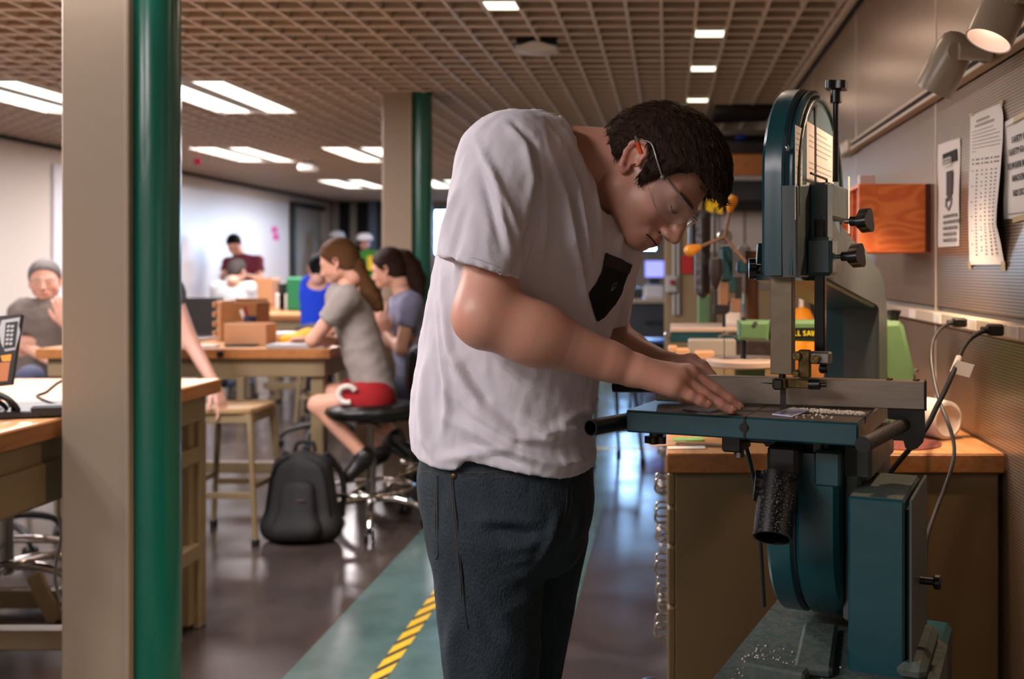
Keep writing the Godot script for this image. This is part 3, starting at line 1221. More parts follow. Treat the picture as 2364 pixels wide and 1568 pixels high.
	part("latch", Geo.new().ball(sw(1817, 342, 0.131), Vector3(0.004, 0.006, 0.004)), M.chrome, hs)
	g = Geo.new()
	var ha := su(1872, 400, U1 + 0.012)
	var hb := su(1908, 414, U1 + 0.012)
	g.tube([ha, hb, hb + Vector3(0, -0.012, -0.004)], 0.0022, 8)
	part("hex_key", g, black, hs)

	# --- casting below the housing and the C-shaped frame
	g = Geo.new()
	sideways(g, side([[1834, 428], [1876, 424], [1874, 640], [1836, 640]], U1), 0.055, U1 + 0.004, 0.003)
	part("guide_casting", g, cast, t)
	g = Geo.new()
	var frame_px := [[1905, 478], [1913, 483], [1935, 512], [1958, 540], [1978, 566], [1999, 575], [2005, 598], [2018, 612], [2031, 624], [2039, 650], [2045, 690], [2048, 740], [2050, 960], [2031, 960], [2029, 712], [2024, 704], [1905, 640]]
	sideways(g, side(frame_px, U1), -0.01, U1, 0.004)
	part("frame", g, cast, t, "grey-green C-shaped cast frame")
	g = Geo.new()
	sideways(g, side([[2031, 706], [2047, 706], [2049, 1105], [2031, 1105]], U1), -0.062, U1 - 0.004, 0.004)
	sideways(g, side([[1910, 560], [2031, 640], [2046, 720], [2031, 716], [1905, 648]], U1), -0.06, U1 - 0.006, 0.004)
	part("column", g, teal, t)
	g = Geo.new()
	sideways(g, side([[1906, 482], [1918, 500], [1942, 545], [1957, 556], [1958, 600], [1940, 640], [1900, 640]], U1 + 0.028), U1 - 0.005, U1 + 0.028, 0.006)
	part("web", g, cast, t)
	# tension bracket, post block, guide bracket
	g = Geo.new()
	var p0 := su(1908, 421, U1 + 0.02)
	var p1 := su(1951, 512, U1 + 0.02)
	g.box(Vector3(U1 + 0.014, (p0.y + p1.y) / 2, (p0.z + p1.z) / 2), Vector3(0.03, absf(p0.y - p1.y), absf(p0.z - p1.z)), 0.004)
	part("tension_bracket", g, cast, t)
	var pg := Geo.new()
	pg.box(Vector3(U1 + 0.0298, (p0.y + p1.y) / 2, p1.z + 0.014), Vector3(0.0008, 0.11, 0.018))
	part("scale_plate", pg, M.paper, t)
	g = Geo.new()
	var q0 := sw(1868, 422, 0.03)
	var q1 := sw(1911, 560, 0.03)
	g.box(Vector3((q0.x + q1.x) / 2, (q0.y + q1.y) / 2, 0.01), Vector3(absf(q1.x - q0.x), absf(q1.y - q0.y), 0.05), 0.004)
	part("post_block", g, teal, t)
	g = Geo.new()
	q0 = sw(1859, 548, 0.055)
	q1 = sw(1921, 637, 0.055)
	g.box(Vector3((q0.x + q1.x) / 2, (q0.y + q1.y) / 2, 0.03), Vector3(absf(q1.x - q0.x), absf(q1.y - q0.y), 0.055), 0.006)
	part("guide_bracket", g, teal, t)
	g = Geo.new()
	q0 = sw(1877, 505, 0.045)
	q1 = sw(1905, 842, 0.045)
	g.box(Vector3((q0.x + q1.x) / 2, (q0.y + q1.y) / 2, 0.034), Vector3(absf(q1.x - q0.x) * 0.86, absf(q1.y - q0.y), 0.018), 0.002)
	part("guide_post", g, bumpy(paint("post_black", Color(0.03, 0.03, 0.032), 0.25, 0.4), 3, 0.05, 2.0, 0.1), t)
	# tension screw
	g = Geo.new()
	var ts := sw(1929, 420, -0.05)
	var te := sw(1930, 222, -0.05)
	g.tube([ts, te], 0.0055, 14)
	part("tension_rod", g, black, t)
	g = Geo.new()
	g.cyl(te - Vector3(0, 0.012, 0), te + Vector3(0, 0.016, 0), 0.0105)
	star_knob(g, te + Vector3(0, 0.012, 0), Vector3(0.05, 1, 0.0), 0.024, 0.014, 4)
	part("tension_knob", g, black, t)
	# star knobs on the right: rod, hub, knob
	for q in [[1950.0, 2010.0, 511.0], [1924.0, 1990.0, 592.0]]:
		var a := sw(q[0], q[2], 0.01)
		var b := sw(q[1] - 8.0, q[2], 0.01)
		var dx := (b - a).normalized()
		part("rod", Geo.new().cyl(a, b, 0.0045), M.steel, t)
		g = Geo.new()
		g.cyl(b - dx * 0.03, b - dx * 0.008, 0.0085, 16, 0.001)
		star_knob(g, b - dx * 0.012, Vector3(1, 0.08, 0.25), 0.0225, 0.018, 3)
		part("clamp_knob", g, black, t)
	var lk := sw(1758, 622, 0.08)
	g = Geo.new()
	g.cyl(lk, lk + Vector3(-0.016, 0, 0), 0.009)
	star_knob(g, lk + Vector3(-0.01, 0, 0), Vector3(-1, 0, 0.35), 0.019, 0.012, 5)
	part("door_knob", g, black, t)

	# --- blade, its guard and guides
	q0 = sw(1778, 637, 0.1)
	q1 = sw(1830, 866, 0.1)
	var gl := sw(1778, 700, 0.1).x
	var gr := sw(1828, 700, 0.1).x
	g = Geo.new()
	g.box(Vector3((gl + gr) / 2, (q0.y + q1.y) / 2, 0.098), Vector3(gr - gl, q0.y - q1.y, 0.004), 0.001)
	g.box(Vector3(gr - 0.001, (q0.y + q1.y) / 2, 0.088), Vector3(0.003, q0.y - q1.y, 0.022), 0.001)
	part("blade_guard", g, guard, t, "worn steel blade guard")
	g = Geo.new()
	var bl := sw(1808, 930, 0.094)
	g.box(Vector3(bl.x, 1.2, 0.094), Vector3(0.0095, 0.42, 0.0008))
	for i in 90:   # teeth
		var y := 1.09 + i * 0.0016
		g.poly([Vector3(bl.x - 0.0048, y, 0.094), Vector3(bl.x - 0.0062, y + 0.0002, 0.094), Vector3(bl.x - 0.0048, y + 0.0012, 0.094)], Vector3.BACK)
	part("blade", g, paint("blade_steel", Color(0.2, 0.19, 0.18), 0.35, 0.7), t, "thin dark toothed blade")
	g = Geo.new()
	q0 = sw(1842, 808, 0.1)
	q1 = sw(1869, 874, 0.1)
	g.box(Vector3((q0.x + q1.x) / 2, (q0.y + q1.y) / 2, 0.092), Vector3(q1.x - q0.x, q0.y - q1.y, 0.014), 0.002)
	q0 = sw(1785, 872, 0.1)
	q1 = sw(1868, 900, 0.1)
	g.box(Vector3((q0.x + q1.x) / 2, (q0.y + q1.y) / 2, 0.094), Vector3(q1.x - q0.x, (q0.y - q1.y) * 0.82, 0.014), 0.002)
	g.box(Vector3(q0.x + 0.012, (q0.y + q1.y) / 2, 0.099), Vector3(0.024, q0.y - q1.y, 0.02), 0.002)
	part("guide_block", g, brass, t, "brass-coloured blade guide")
	g = Geo.new()
	q0 = sw(1866, 812, 0.09)
	q1 = sw(1916, 842, 0.09)
	g.box(Vector3((q0.x + q1.x) / 2, (q0.y + q1.y) / 2, 0.08), Vector3(q1.x - q0.x, q0.y - q1.y, 0.024), 0.003)
	part("guide_arm", g, M.steel, t)
	for q in [[1840, 822, 0.0075], [1882, 830, 0.0075], [1838, 863, 0.006]]:
		var c := sw(q[0], q[1], 0.1)
		part("screw", Geo.new().cyl(c - Vector3(0, 0, 0.012), c + Vector3(0, 0, 0.006), q[2], 14, 0.001), brass, t)
	g = Geo.new()
	var w0 := sw(1788, 886, 0.104)
	g.box(w0 + Vector3(0.008, 0, 0.003), Vector3(0.016, 0.018, 0.016), 0.002)
	part("guide_screw", g, black, t)
	g = Geo.new()
	g.cyl(sw(1868, 888, 0.095), sw(1893, 888, 0.095), 0.0085, 8)
	g.cyl(sw(1890, 889, 0.095), sw(1908, 889, 0.095), 0.0035, 8)
	part("guide_screw", g, black, t)
	part("guide_pin", Geo.new().tube([w0, sw(1758, 884, 0.11)], [0.0016, 0.0004], 6), black, t)
	part("guide_cap", Geo.new().cyl(sw(1806, 872, 0.095), sw(1806, 862, 0.095), 0.006), black, t)
	part("thrust_wheel", Geo.new().cyl(sw(1892, 850, 0.07), sw(1912, 850, 0.07), 0.009, 16, 0.002), black, t)

	# --- lower housing, belt box, dust port, base
	var lo_l := sw(1768, 1200, 0.127).x
	var lo_s := sw(1832, 1200, 0.127).x
	var lo_r := sw(1934, 1200, 0.127).x
	var TB := TV - 0.065
	var bot := []
	for q in arch(0.2, -0.073, 0.0, TB - 0.722):
		bot.append(Vector2(q.x, TB - q.y))
	var bot2 := []
	for q in arch(0.196, -0.073, 0.0, TB - 0.726):
		bot2.append(Vector2(q.x, TB - q.y))
	g = Geo.new()
	sideways(g, bot, lo_l, lo_s - 0.001, 0.006)
	var lc := part("lower_cover", g, teal, t)
	g = Geo.new()
	sideways(g, bot2, lo_s - 0.002, lo_s + 0.002)
	part("cover_gap", g, M.black_gap, lc)
	g = Geo.new()
	sideways(g, bot, lo_s + 0.001, lo_r, 0.008)
	var lh := part("lower_housing", g, teal, t)
	g = Geo.new()
	q0 = sw(1878, 1040, 0.129)
	q1 = sw(1940, 1128, 0.129)
	g.box(Vector3((q0.x + q1.x) / 2, (q0.y + q1.y) / 2, 0.124), Vector3(q1.x - q0.x, q0.y - q1.y, 0.012), 0.004)
	part("boss", g, teal, lh)
	g = Geo.new()
	g.box(Vector3(lo_r + 0.012, TB - 0.14, -0.1), Vector3(0.03, 0.3, 0.34), 0.006)
	g.box(Vector3(lo_r + 0.02, TB - 0.02, -0.06), Vector3(0.05, 0.06, 0.26), 0.006)
	part("lower_frame", g, cast, t)
	g = Geo.new()
	q0 = sw(1957, 1146, 0.15)
	q1 = sw(2088, 1568, 0.15)
	var bxr := sw(2088, 1300, 0.15).x
	var bxl := sw(1957, 1300, 0.15).x
	g.box(Vector3((bxl + bxr) / 2, (q0.y + 0.68) / 2, 0.05), Vector3(bxr - bxl, q0.y - 0.68, 0.2), 0.004)
	var bb := part("belt_box", g, teal, t, "dark teal belt cover box")
	g = Geo.new()
	g.box(Vector3((bxl + bxr) / 2, q0.y + 0.0006, 0.05), Vector3(bxr - bxl - 0.006, 0.0014, 0.193))
	part("dusty_lid", g, dusty, bb)
	g = Geo.new()
	g.box(Vector3(bxr + 0.004, (q0.y + 0.68) / 2 - 0.006, 0.046), Vector3(0.006, q0.y - 0.7, 0.185))
	part("gap", g, M.black_gap, bb)
	g = Geo.new()
	g.box(Vector3(bxr + 0.0095, (q0.y + 0.68) / 2 + 0.002, 0.048), Vector3(0.005, q0.y - 0.68, 0.2), 0.001)
	part("cover_plate", g, cast, bb)
	g = Geo.new()
	var kb := Vector3(bxr + 0.012, sw(2120, 1352, 0.08).y, 0.05)
	g.cyl(kb, kb + Vector3(0.026, 0, 0), 0.0065)
	g.cyl(kb + Vector3(0.022, 0, 0), kb + Vector3(0.034, 0, 0), 0.0125, 20, 0.002)
	part("cover_knob", g, black, bb)
	# dust port
	g = Geo.new()
	var d0 := inv * at(1798, 1100, 1.6)
	var d1 := inv * at(1783, 1243, 1.545)
	g.tube([d0, d1], 0.0305, 28, false)
	g.tube([d0, d1], 0.027, 28, false)
	g.turn([Vector2(0.027, 0), Vector2(0.0305, 0)], d1, d1 - d0)
	g.turn([Vector2(0.0, 0.0), Vector2(0.0305, 0)], d0, d0 - d1)
	var dp := part("dust_port", g, tubem, t, "black dust port tube speckled with chips")
	var stuck := Geo.new()
	var r2 := RandomNumberGenerator.new()
	r2.seed = 9
	var dax := (d1 - d0).normalized()
	var dsx := dax.cross(Vector3(0, 0, 1)).normalized()
	var dsz := dsx.cross(dax)
	for i in 420:
		var a := r2.randfn(-0.2, 0.55)
		var dir := (dsz * cos(a) + dsx * sin(a))
		if dir.z < 0:
			dir = -dir
		var sz := r2.randf_range(0.0003, 0.0009)
		stuck.xf = Transform3D(Basis.from_euler(Vector3(r2.randf() * 3, r2.randf() * 3, r2.randf() * 3)), d0.lerp(d1, pow(r2.randf(), 0.8)) + dir * 0.0306)
		stuck.box(Vector3.ZERO, Vector3(sz * 1.6, sz, sz))
	part("stuck_chips", stuck, paint("chip_grey", Color(0.5, 0.49, 0.48), 0.6), dp).set_meta("kind", "stuff")
	g = Geo.new()
	var n0 := inv * at(1810, 1045, 1.62)
	g.box(n0 - Vector3(0, 0.02, 0.01), Vector3(0.05, 0.066, 0.05), 0.006)
	g.box(d0 + Vector3(0, -0.012, 0.0), Vector3(0.064, 0.036, 0.06), 0.008)
	part("port_neck", g, black, t)
	g = Geo.new()
	var kn := inv * at(1752, 1122, 1.6)
	g.cyl(kn, kn + Vector3(0.03, 0, 0), 0.009)
	star_knob(g, kn + Vector3(0.004, 0, 0), Vector3(-1, 0.1, 0.3), 0.0245, 0.011, 6)
	part("port_knob", g, black, t)
	# base plate and stand
	g = Geo.new()
	var pl := []
	for q in [[-0.02, 0.36, 0.0], [0.31, 0.36, 0.05], [0.31, -0.05, 0.05], [-0.02, -0.34, 0.0]]:
		if q[2] > 0:
			var c := Vector2(q[0] - 0.05, -(q[1] - (0.05 if q[1] > 0 else -0.05)))
			var a0 := PI / 2 if q[1] < 0 else 0.0
			var ring := []
			for i in 7:
				var a: float = -PI / 2 + i * PI / 12 if q[1] > 0 else i * PI / 12
				ring.append(c + Vector2(cos(a), sin(a)) * 0.05)
			pl.append_array(ring)
		else:
			pl.append(Vector2(q[0], -q[1]))
	g.xf = Transform3D(Basis(Vector3.RIGHT, Vector3(0, 0, -1), Vector3.UP), Vector3.ZERO)
	g.prism(pl, 0.655, 0.70, 0.008)
	part("base_plate", g, dusty, t, "dusty teal base with rounded corner")
	g = Geo.new()
	q0 = sw(1900, 1530, 0.1)
	g.box(Vector3(q0.x - 0.01, 0.708, 0.1), Vector3(0.06, 0.02, 0.2), 0.006, Basis(Vector3.UP, 0.15))
	g.box(Vector3(q0.x - 0.045, 0.712, 0.235), Vector3(0.1, 0.03, 0.03), 0.004, Basis(Vector3.UP, -0.1))
	g.box(Vector3(0.27, 0.712, 0.06), Vector3(0.045, 0.028, 0.2), 0.01)
	part("base_rib", g, dusty, t)
	g = Geo.new()
	g.box(Vector3(0.145, 0.33, -0.02), Vector3(0.3, 0.65, 0.5), 0.01)
	part("stand", g, teal, t)

	# --- chips and plastic on the table
	var chips := Geo.new()
	var rr := RandomNumberGenerator.new()
	rr.seed = 5
	var tf := Transform3D(SAW, SAW_O)
	for i in 900:
		var p := Vector3.ZERO
		if i < 620:
			var u := rr.randf_range(0.0, 1.0)
			p = Vector3(lerpf(0.062, 0.188, u), TV + 0.0012, lerpf(0.085, 0.118, rr.randf()) - 0.02 * (1.0 - u) + 0.012 * (1 - u))
		elif i < 660:
			p = Vector3(rr.randf_range(0.05, 0.15), TV + 0.0012, rr.randf_range(0.13, 0.18))
		else:
			p = Vector3(rr.randf_range(0.0, 0.16), 0.7012, rr.randf_range(0.1, 0.34))
		var sz := rr.randf_range(0.0007, 0.0025)
		chips.xf = tf * Transform3D(Basis.from_euler(Vector3(rr.randf() * 3, rr.randf() * 3, rr.randf() * 3)), p)
		chips.box(Vector3.ZERO, Vector3(sz * 1.6, sz, sz * 1.2))
	single("plastic_chips", chips, paint("chip_white", Color(0.72, 0.68, 0.63), 0.5), "pale plastic chips scattered on the saw table and base", "sawdust", "", "stuff")
	var acr := glass("acrylic", Color(0.86, 0.86, 0.98), 0.22)
	var edge := paint("acrylic_edge", Color(0.72, 0.72, 0.86), 0.3)
	var sh := Geo.new()
	sh.xf = Transform3D(SAW, SAW_O)
	for q in [["clear acrylic sheet lying under the student's hand", [[1577, 947], [1640, 954], [1712, 940], [1655, 930]]], ["small clear acrylic offcut at the blade with bright cut edges", [[1784, 960], [1828, 965], [1868, 951], [1822, 947]]]]:
		var low_ := []
		for e in q[1]:
			var d: float = 0.238 * F / (e[1] - 620.0)
			var wpt := at(e[0], e[1], d)
			wpt.y = TV + 0.0004
			low_.append(wpt)
		var body := Geo.new()
		var pl2 := []
		for e in low_:
			pl2.append(Vector2(e.x, -e.z))
		body.xf = Transform3D(Basis(Vector3.RIGHT, Vector3(0, 0, -1), Vector3.UP), Vector3.ZERO)
		body.prism(pl2, TV + 0.0004, TV + 0.0034)
		var a := thing("acrylic_sheet", q[0], "plastic sheet", low_[0])
		wpart("sheet", body, acr, a)
		for i in 4:
			var eg := Geo.new()
			eg.tube([low_[i] + Vector3(0, 0.0017, 0), low_[(i + 1) % 4] + Vector3(0, 0.0017, 0)], 0.0015, 6)
			wpart("cut_edge", eg, edge, a)


# ---------------------------------------------------------------- the steel wall and what hangs on it
const XR := 0.78


func rw(px: float, py: float, off := 0.0) -> Vector3:   # where a pixel meets the right wall, off metres in front of it
	return at(px, py, (XR - off) * F / (px - 1540.0))


func smooth_path(pts: Array, per := 8) -> Array:
	var c := Curve3D.new()
	for i in pts.size():
		var a: Vector3 = pts[maxi(i - 1, 0)]
		var b: Vector3 = pts[mini(i + 1, pts.size() - 1)]
		var t := (b - a) / 6.0
		c.add_point(pts[i], -t, t)
	var out := []
	var n := (pts.size() - 1) * per
	for i in n + 1:
		out.append(c.samplef(float(i) / per))
	return out


func sheet(corners: Array, off: float, bow: float) -> Geo:   # paper on the wall; corners TL TR BR BL as wall points; bow lifts the right side
	var g := Geo.new()
	var n := 12
	for j in n + 1:
		for i in n + 1:
			var u := float(i) / n
			var v := float(j) / n
			var p: Vector3 = corners[0].lerp(corners[1], u).lerp(corners[3].lerp(corners[2], u), v)
			p.x -= off + bow * u * u * sin(PI * clampf(v * 1.1, 0, 1)) + 0.0012 * sin(v * 9.0 + u * 3.0)
			g.vert(p, Vector3(-1, 0, 0), Vector2(u, v))
	for j in n:
		for i in n:
			var q := j * (n + 1) + i
			g.tri(q, q + 1, q + n + 2)
			g.tri(q, q + n + 2, q + n + 1)
	return g


func wall_items() -> void:
	# lighting track
	var tr := thing("lighting_track", "cream lighting track with a black slot along the steel wall", "lighting track", Vector3(XR, 1.82, -3))
	var y0 := EYE + 0.482
	wpart("rail", Geo.new().span(Vector3(XR - 0.034, y0, -4.1), Vector3(XR, y0 + 0.012, 0.5), 0.002).span(Vector3(XR - 0.034, y0 + 0.026, -4.1), Vector3(XR, y0 + 0.036, 0.5), 0.002), M.rail_cream, tr)
	wpart("slot", Geo.new().span(Vector3(XR - 0.026, y0 + 0.01, -4.1), Vector3(XR - 0.001, y0 + 0.028, 0.5)), M.black_gap, tr)
	wpart("end_feed", Geo.new().span(Vector3(XR - 0.05, y0 - 0.006, -4.28), Vector3(XR, y0 + 0.044, -4.06), 0.006), M.rail_cream, tr)
	# track heads
	var head := paint("lamp_beige", Color(0.56, 0.5, 0.42), 0.3)
	head.clearcoat_enabled = true
	head.clearcoat = 0.3
	var refl := paint("lamp_inside", Color(0.85, 0.78, 0.74), 0.3)
	for q in [[Vector3(0.622, 1.753, -2.33), Vector3(-0.39, -0.87, -0.30), "beige track lamp with its mouth turned away, left of the lit lamp", 0.0], [Vector3(0.62, 1.779, -1.924), Vector3(-0.42, -0.88, 0.10), "lit beige track lamp at the top right corner, mouth in view", 1.0]]:
		var m: Vector3 = q[0]
		var ax: Vector3 = q[1].normalized()
		var l := thing("track_lamp", q[2], "spotlight", m, "track lamps on the steel wall")
		var L := 0.145
		var back := m - ax * L
		var g := Geo.new()
		g.turn([Vector2(0.0455, L), Vector2(0.046, L - 0.004), Vector2(0.045, L * 0.6), Vector2(0.043, 0.035), Vector2(0.038, 0.016), Vector2(0.028, 0.005), Vector2(0.012, 0.0), Vector2(0.0, -0.0005)], back, ax, 40, 0.5)
		wpart("shade", g, head, l)
		g = Geo.new()
		g.turn([Vector2(0.0455, L), Vector2(0.0425, L - 0.001), Vector2(0.040, L - 0.045), Vector2(0.03, L - 0.06), Vector2(0, L - 0.066)], back, ax, 40, 0.5)
		wpart("reflector", g, refl, l)
		var b := m - ax * 0.05
		wpart("bulb", Geo.new().ball(b, Vector3(0.024, 0.024, 0.024)), glow("lamp_bulb", Color(1.0, 0.93, 0.86), 5.0), l)
		var s := SpotLight3D.new()
		s.name = "beam"
		s.light_color = Color(1.0, 0.84, 0.7)
		s.light_energy = 0.5 if q[3] > 0 else 1.9
		s.light_size = 0.03
		s.spot_angle = 52.0
		s.spot_range = 30.0
		s.spot_attenuation = 2.0
		s.spot_angle_attenuation = 0.6
		s.shadow_enabled = true
		l.add_child(s)
		s.position = -ax * 0.02
		s.look_at_from_position(m - ax * 0.02, m + ax, Vector3(0.3, 0.2, 1))
		# yoke from the side of the shade to the track
		var piv := back + ax * 0.055
		var wall := Vector3(XR - 0.03, y0 + 0.02, piv.z + 0.01)
		g = Geo.new()
		var sx := ax.cross(Vector3(0, 0.3, 1)).normalized()
		for e in [1.0]:
			g.tube([piv + Vector3(0.0, 0, 0.05), piv + Vector3(0.0, 0, 0.044)], 0.022, 24)
			g.tube([piv + Vector3(0.0, 0, 0.049), piv + Vector3(0.075, -0.002, 0.045)], [0.02, 0.019], 16)
		wpart("yoke", g, head, l)
		g = Geo.new()
		g.tube([piv + Vector3(0.065, -0.004, 0.035), wall], [0.021, 0.023], 24)
		g.box(wall + Vector3(0.004, 0, 0), Vector3(0.03, 0.04, 0.1), 0.006)
		wpart("stem", g, head, l)

	# small poster
	var p := thing("poster", "small white poster with a black header and five text lines, nearest the orange box", "poster", rw(2192, 450), "papers taped to the steel wall")
	var c := [rw(2168, 335), rw(2219, 318), rw(2216, 568), rw(2169, 571)]
	wpart("paper", sheet(c, 0.003, 0.0), M.paper, p)
	var right := Vector3(0, 0, 1)
	var fl := func(px: float, py: float) -> Vector3: return rw(px, py, 0.007)
	var hd := Geo.new()
	var a: Vector3 = fl.call(2175, 355)
	var b: Vector3 = fl.call(2207, 372)
	hd.box((a + b) / 2 + Vector3(0.0014, 0, 0), Vector3(0.0006, 0.031, absf(a.z - b.z)))
	wpart("header", hd, M.ink, p)
	letters("FEED", 0.034, Vector3(a.x - 0.001, (a.y + b.y) / 2 - 0.012, a.z + 0.012), right, Vector3.UP, M.paper, p)
	var pic := Geo.new()
	var mid := (a.z + b.z) / 2
	pic.box(Vector3(a.x + 0.001, a.y - 0.088, mid), Vector3(0.0006, 0.066, 0.058))
	pic.box(Vector3(a.x + 0.001, a.y - 0.128, mid), Vector3(0.0006, 0.016, 0.04))
	wpart("picture", pic, paint("ink_soft", Color(0.28, 0.25, 0.24), 0.8), p)
	pic = Geo.new()
	pic.tube([Vector3(a.x + 0.0008, a.y - 0.128, mid - 0.026), Vector3(a.x + 0.0008, a.y - 0.15, mid - 0.03), Vector3(a.x + 0.0008, a.y - 0.162, mid - 0.004), Vector3(a.x + 0.0008, a.y - 0.145, mid + 0.02), Vector3(a.x + 0.0008, a.y - 0.13, mid + 0.022)], 0.003, 6)
	wpart("picture", pic, M.ink_grey, p)
	var txt := Geo.new()
	rnd.seed = 3
	for i in 5:
		var y := a.y - 0.178 - i * 0.0165
		var z := mid - 0.062
		while z < mid + 0.06:
			var w := rnd.randf_range(0.012, 0.03)
			txt.box(Vector3(a.x + 0.0012, y - (z - mid) * 0.0, z + w / 2), Vector3(0.0005, 0.0085, w))
			z += w + 0.006
	wpart("print", txt, M.ink_grey, p)

	# long table sheet
	p = thing("number_sheet", "long curling white sheet printed with columns of numbers", "paper sheet", rw(2275, 430), "papers taped to the steel wall")
	var g2 := Geo.new()
	var edge := [[0.0, 2309.0, 238.0, 0.003], [0.06, 2316.0, 258.0, 0.006], [0.2, 2315.0, 320.0, 0.012], [0.4, 2309.0, 400.0, 0.02], [0.6, 2302.0, 470.0, 0.026], [0.72, 2299.0, 520.0, 0.03], [0.78, 2303.0, 530.0, 0.026], [0.9, 2312.0, 570.0, 0.014], [1.0, 2319.0, 611.0, 0.004]]
	var left := [[0.0, 2240.0, 268.0], [0.3, 2239.0, 370.0], [0.6, 2235.0, 480.0], [1.0, 2238.0, 611.0]]
	var n := 24
	var pt := func(u: float, v: float, off: float) -> Vector3:
		var l3 := Vector3.ZERO
		var r3 := Vector3.ZERO
		for i in left.size() - 1:
			if v <= left[i + 1][0]:
				var t := clampf((v - left[i][0]) / (left[i + 1][0] - left[i][0]), 0, 1)
				l3 = rw(lerpf(left[i][1], left[i + 1][1], t), lerpf(left[i][2], left[i + 1][2], t), 0.003 + off)
				break
		for i in edge.size() - 1:
			if v <= edge[i + 1][0]:
				var t := clampf((v - edge[i][0]) / (edge[i + 1][0] - edge[i][0]), 0, 1)
				r3 = rw(lerpf(edge[i][1], edge[i + 1][1], t), lerpf(edge[i][2], edge[i + 1][2], t), lerpf(edge[i][3], edge[i + 1][3], t) + off)
				break
		var q := l3.lerp(r3, u)
		q.x = lerpf(l3.x, r3.x, u * u)
		return q
	for j in n + 1:
		for i in 9:
			g2.vert(pt.call(i / 8.0, float(j) / n, 0.0), Vector3(-1, 0, 0.1))
	for j in n:
		for i in 8:
			var q := j * 9 + i
			g2.tri(q, q + 1, q + 10)
			g2.tri(q, q + 10, q + 9)
	wpart("paper", g2, M.paper, p)
	txt = Geo.new()
	var dash := func(g: Geo, u0: float, u1: float, v: float, hgt: float) -> void:
		var k := maxi(1, int((u1 - u0) / 0.06))
		for e in k:
			var ua := lerpf(u0, u1, float(e) / k)
			var ub := lerpf(u0, u1, (e + 0.85) / k)
			g.poly([pt.call(ua, v, 0.0008), pt.call(ub, v, 0.0008), pt.call(ub, v + hgt, 0.0008), pt.call(ua, v + hgt, 0.0008)], Vector3(-1, 0, 0))
	for q in [[0.2, 0.62, 0.045], [0.15, 0.75, 0.075]]:
		dash.call(txt, q[0], q[1], q[2], 0.016)
	for i in 7:
		dash.call(txt, 0.06, [0.72, 0.8, 0.92, 0.9, 0.95, 0.94, 0.2][i], 0.112 + i * 0.022, 0.006)
	wpart("print", txt, paint("ink_faint", Color(0.62, 0.57, 0.55), 0.85), p)
	txt = Geo.new()
	for r in 2:
		for e in [[0.07, 0.13], [0.18, 0.3], [0.35, 0.42], [0.46, 0.6], [0.64, 0.72], [0.76, 0.94]]:
			dash.call(txt, e[0], e[1], 0.295 + r * 0.026, 0.011)
	for r in 24:
		for e in [[0.08, 0.12], [0.2, 0.26], [0.36, 0.41], [0.5, 0.56], [0.66, 0.73], [0.8, 0.88]]:
			if e[0] < 0.1 and r % 4 != 0:
				continue
			if e[0] > 0.3 and e[0] < 0.4 and r % 3 == 2:
				continue
			dash.call(txt, e[0], e[1], 0.365 + r * 0.0245, 0.0095)
	wpart("print", txt, M.ink_grey, p).set_meta("kind", "stuff")
	for q in [[2239, 262, 2246, 272], [2309, 232, 2314, 246], [2236, 604, 2241, 622], [2312, 604, 2320, 626]]:
		wpart("tape_strip", Geo.new().card(rw(q[0] - 2, q[1], 0.006), rw(q[2], q[1], 0.007), rw(q[2] + 1, q[3], 0.002), rw(q[0], q[3], 0.002), Vector3(-1, 0, 0)), M.tape, p)

	# safety sign
	p = thing("safety_sign", "white taped sign about safety glasses, cut by the right edge", "sign", rw(2345, 400), "papers taped to the steel wall")
	c = [rw(2319, 284), rw(2440, 218), rw(2442, 494), rw(2321, 507)]
	wpart("paper", sheet(c, 0.003, 0.001), M.paper, p)
	var fr := Geo.new()
	var e4 := [rw(2323, 293, 0.008), rw(2438, 230, 0.008), rw(2440, 478, 0.008), rw(2324, 495, 0.008)]
	for i in 4:
		fr.tube([e4[i], e4[(i + 1) % 4]], 0.0008 if i != 3 else 0.0004, 6)
	wpart("border", fr, M.ink_grey, p)
	for q in [["SAFETY GLASSES!", 2335, 324], ["SAFETY GLASSES MUST", 2328, 354], ["BE WORN WHEN USING", 2326, 386], ["MACHINES", 2336, 413], ["NO EXCEPTIONS", 2338, 447]]:
		var o := rw(q[1], q[2], 0.0075)
		letters(q[0], 0.0195, o, Vector3(0, 0, 1), Vector3.UP, M.ink, p)
	wpart("tape_strip", Geo.new().card(rw(2340, 272, 0.006), rw(2372, 252, 0.006), rw(2374, 268, 0.007), rw(2338, 288, 0.007), Vector3(-1, 0, 0)), M.tape, p)
	wpart("tape_strip", Geo.new().card(rw(2338, 502, 0.007), rw(2372, 492, 0.007), rw(2372, 506, 0.004), rw(2337, 515, 0.004), Vector3(-1, 0, 0)), M.tape, p)

	# orange plywood box with its open, divided side to the left
	var wood := paint("orange_ply", Color.WHITE, 0.4)
	var im := Image.create(256, 256, false, Image.FORMAT_RGB8)
	var nz := noise(5, 0.009, 3)
	for j in 256:
		for i in 256:
			var v := nz.get_noise_2d(i * 0.45, j * 1.2) * 6.0
			var s := 0.5 + 0.5 * sin(v * TAU * 0.55)
			im.set_pixel(i, j, Color(0.86, 0.4, 0.15).lerp(Color(0.95, 0.52, 0.22), s))
	wood.albedo_texture = ImageTexture.create_from_image(im)
	wood.uv1_triplanar = true
	wood.uv1_scale = Vector3(2.0, 2.0, 2.0)
	wood.uv1_offset = Vector3(0.31, 0.2, 0.1)
	wood.clearcoat_enabled = true
	wood.clearcoat = 0.3
	var dark := paint("orange_dark", Color(0.35, 0.12, 0.03), 0.5)
	var bx := thing("wall_box", "orange plywood box on the steel wall, open side with dividers to the left", "box", Vector3(XR, EYE + 0.047, -2.95))
	var t := 0.011
	var z0 := -2.95
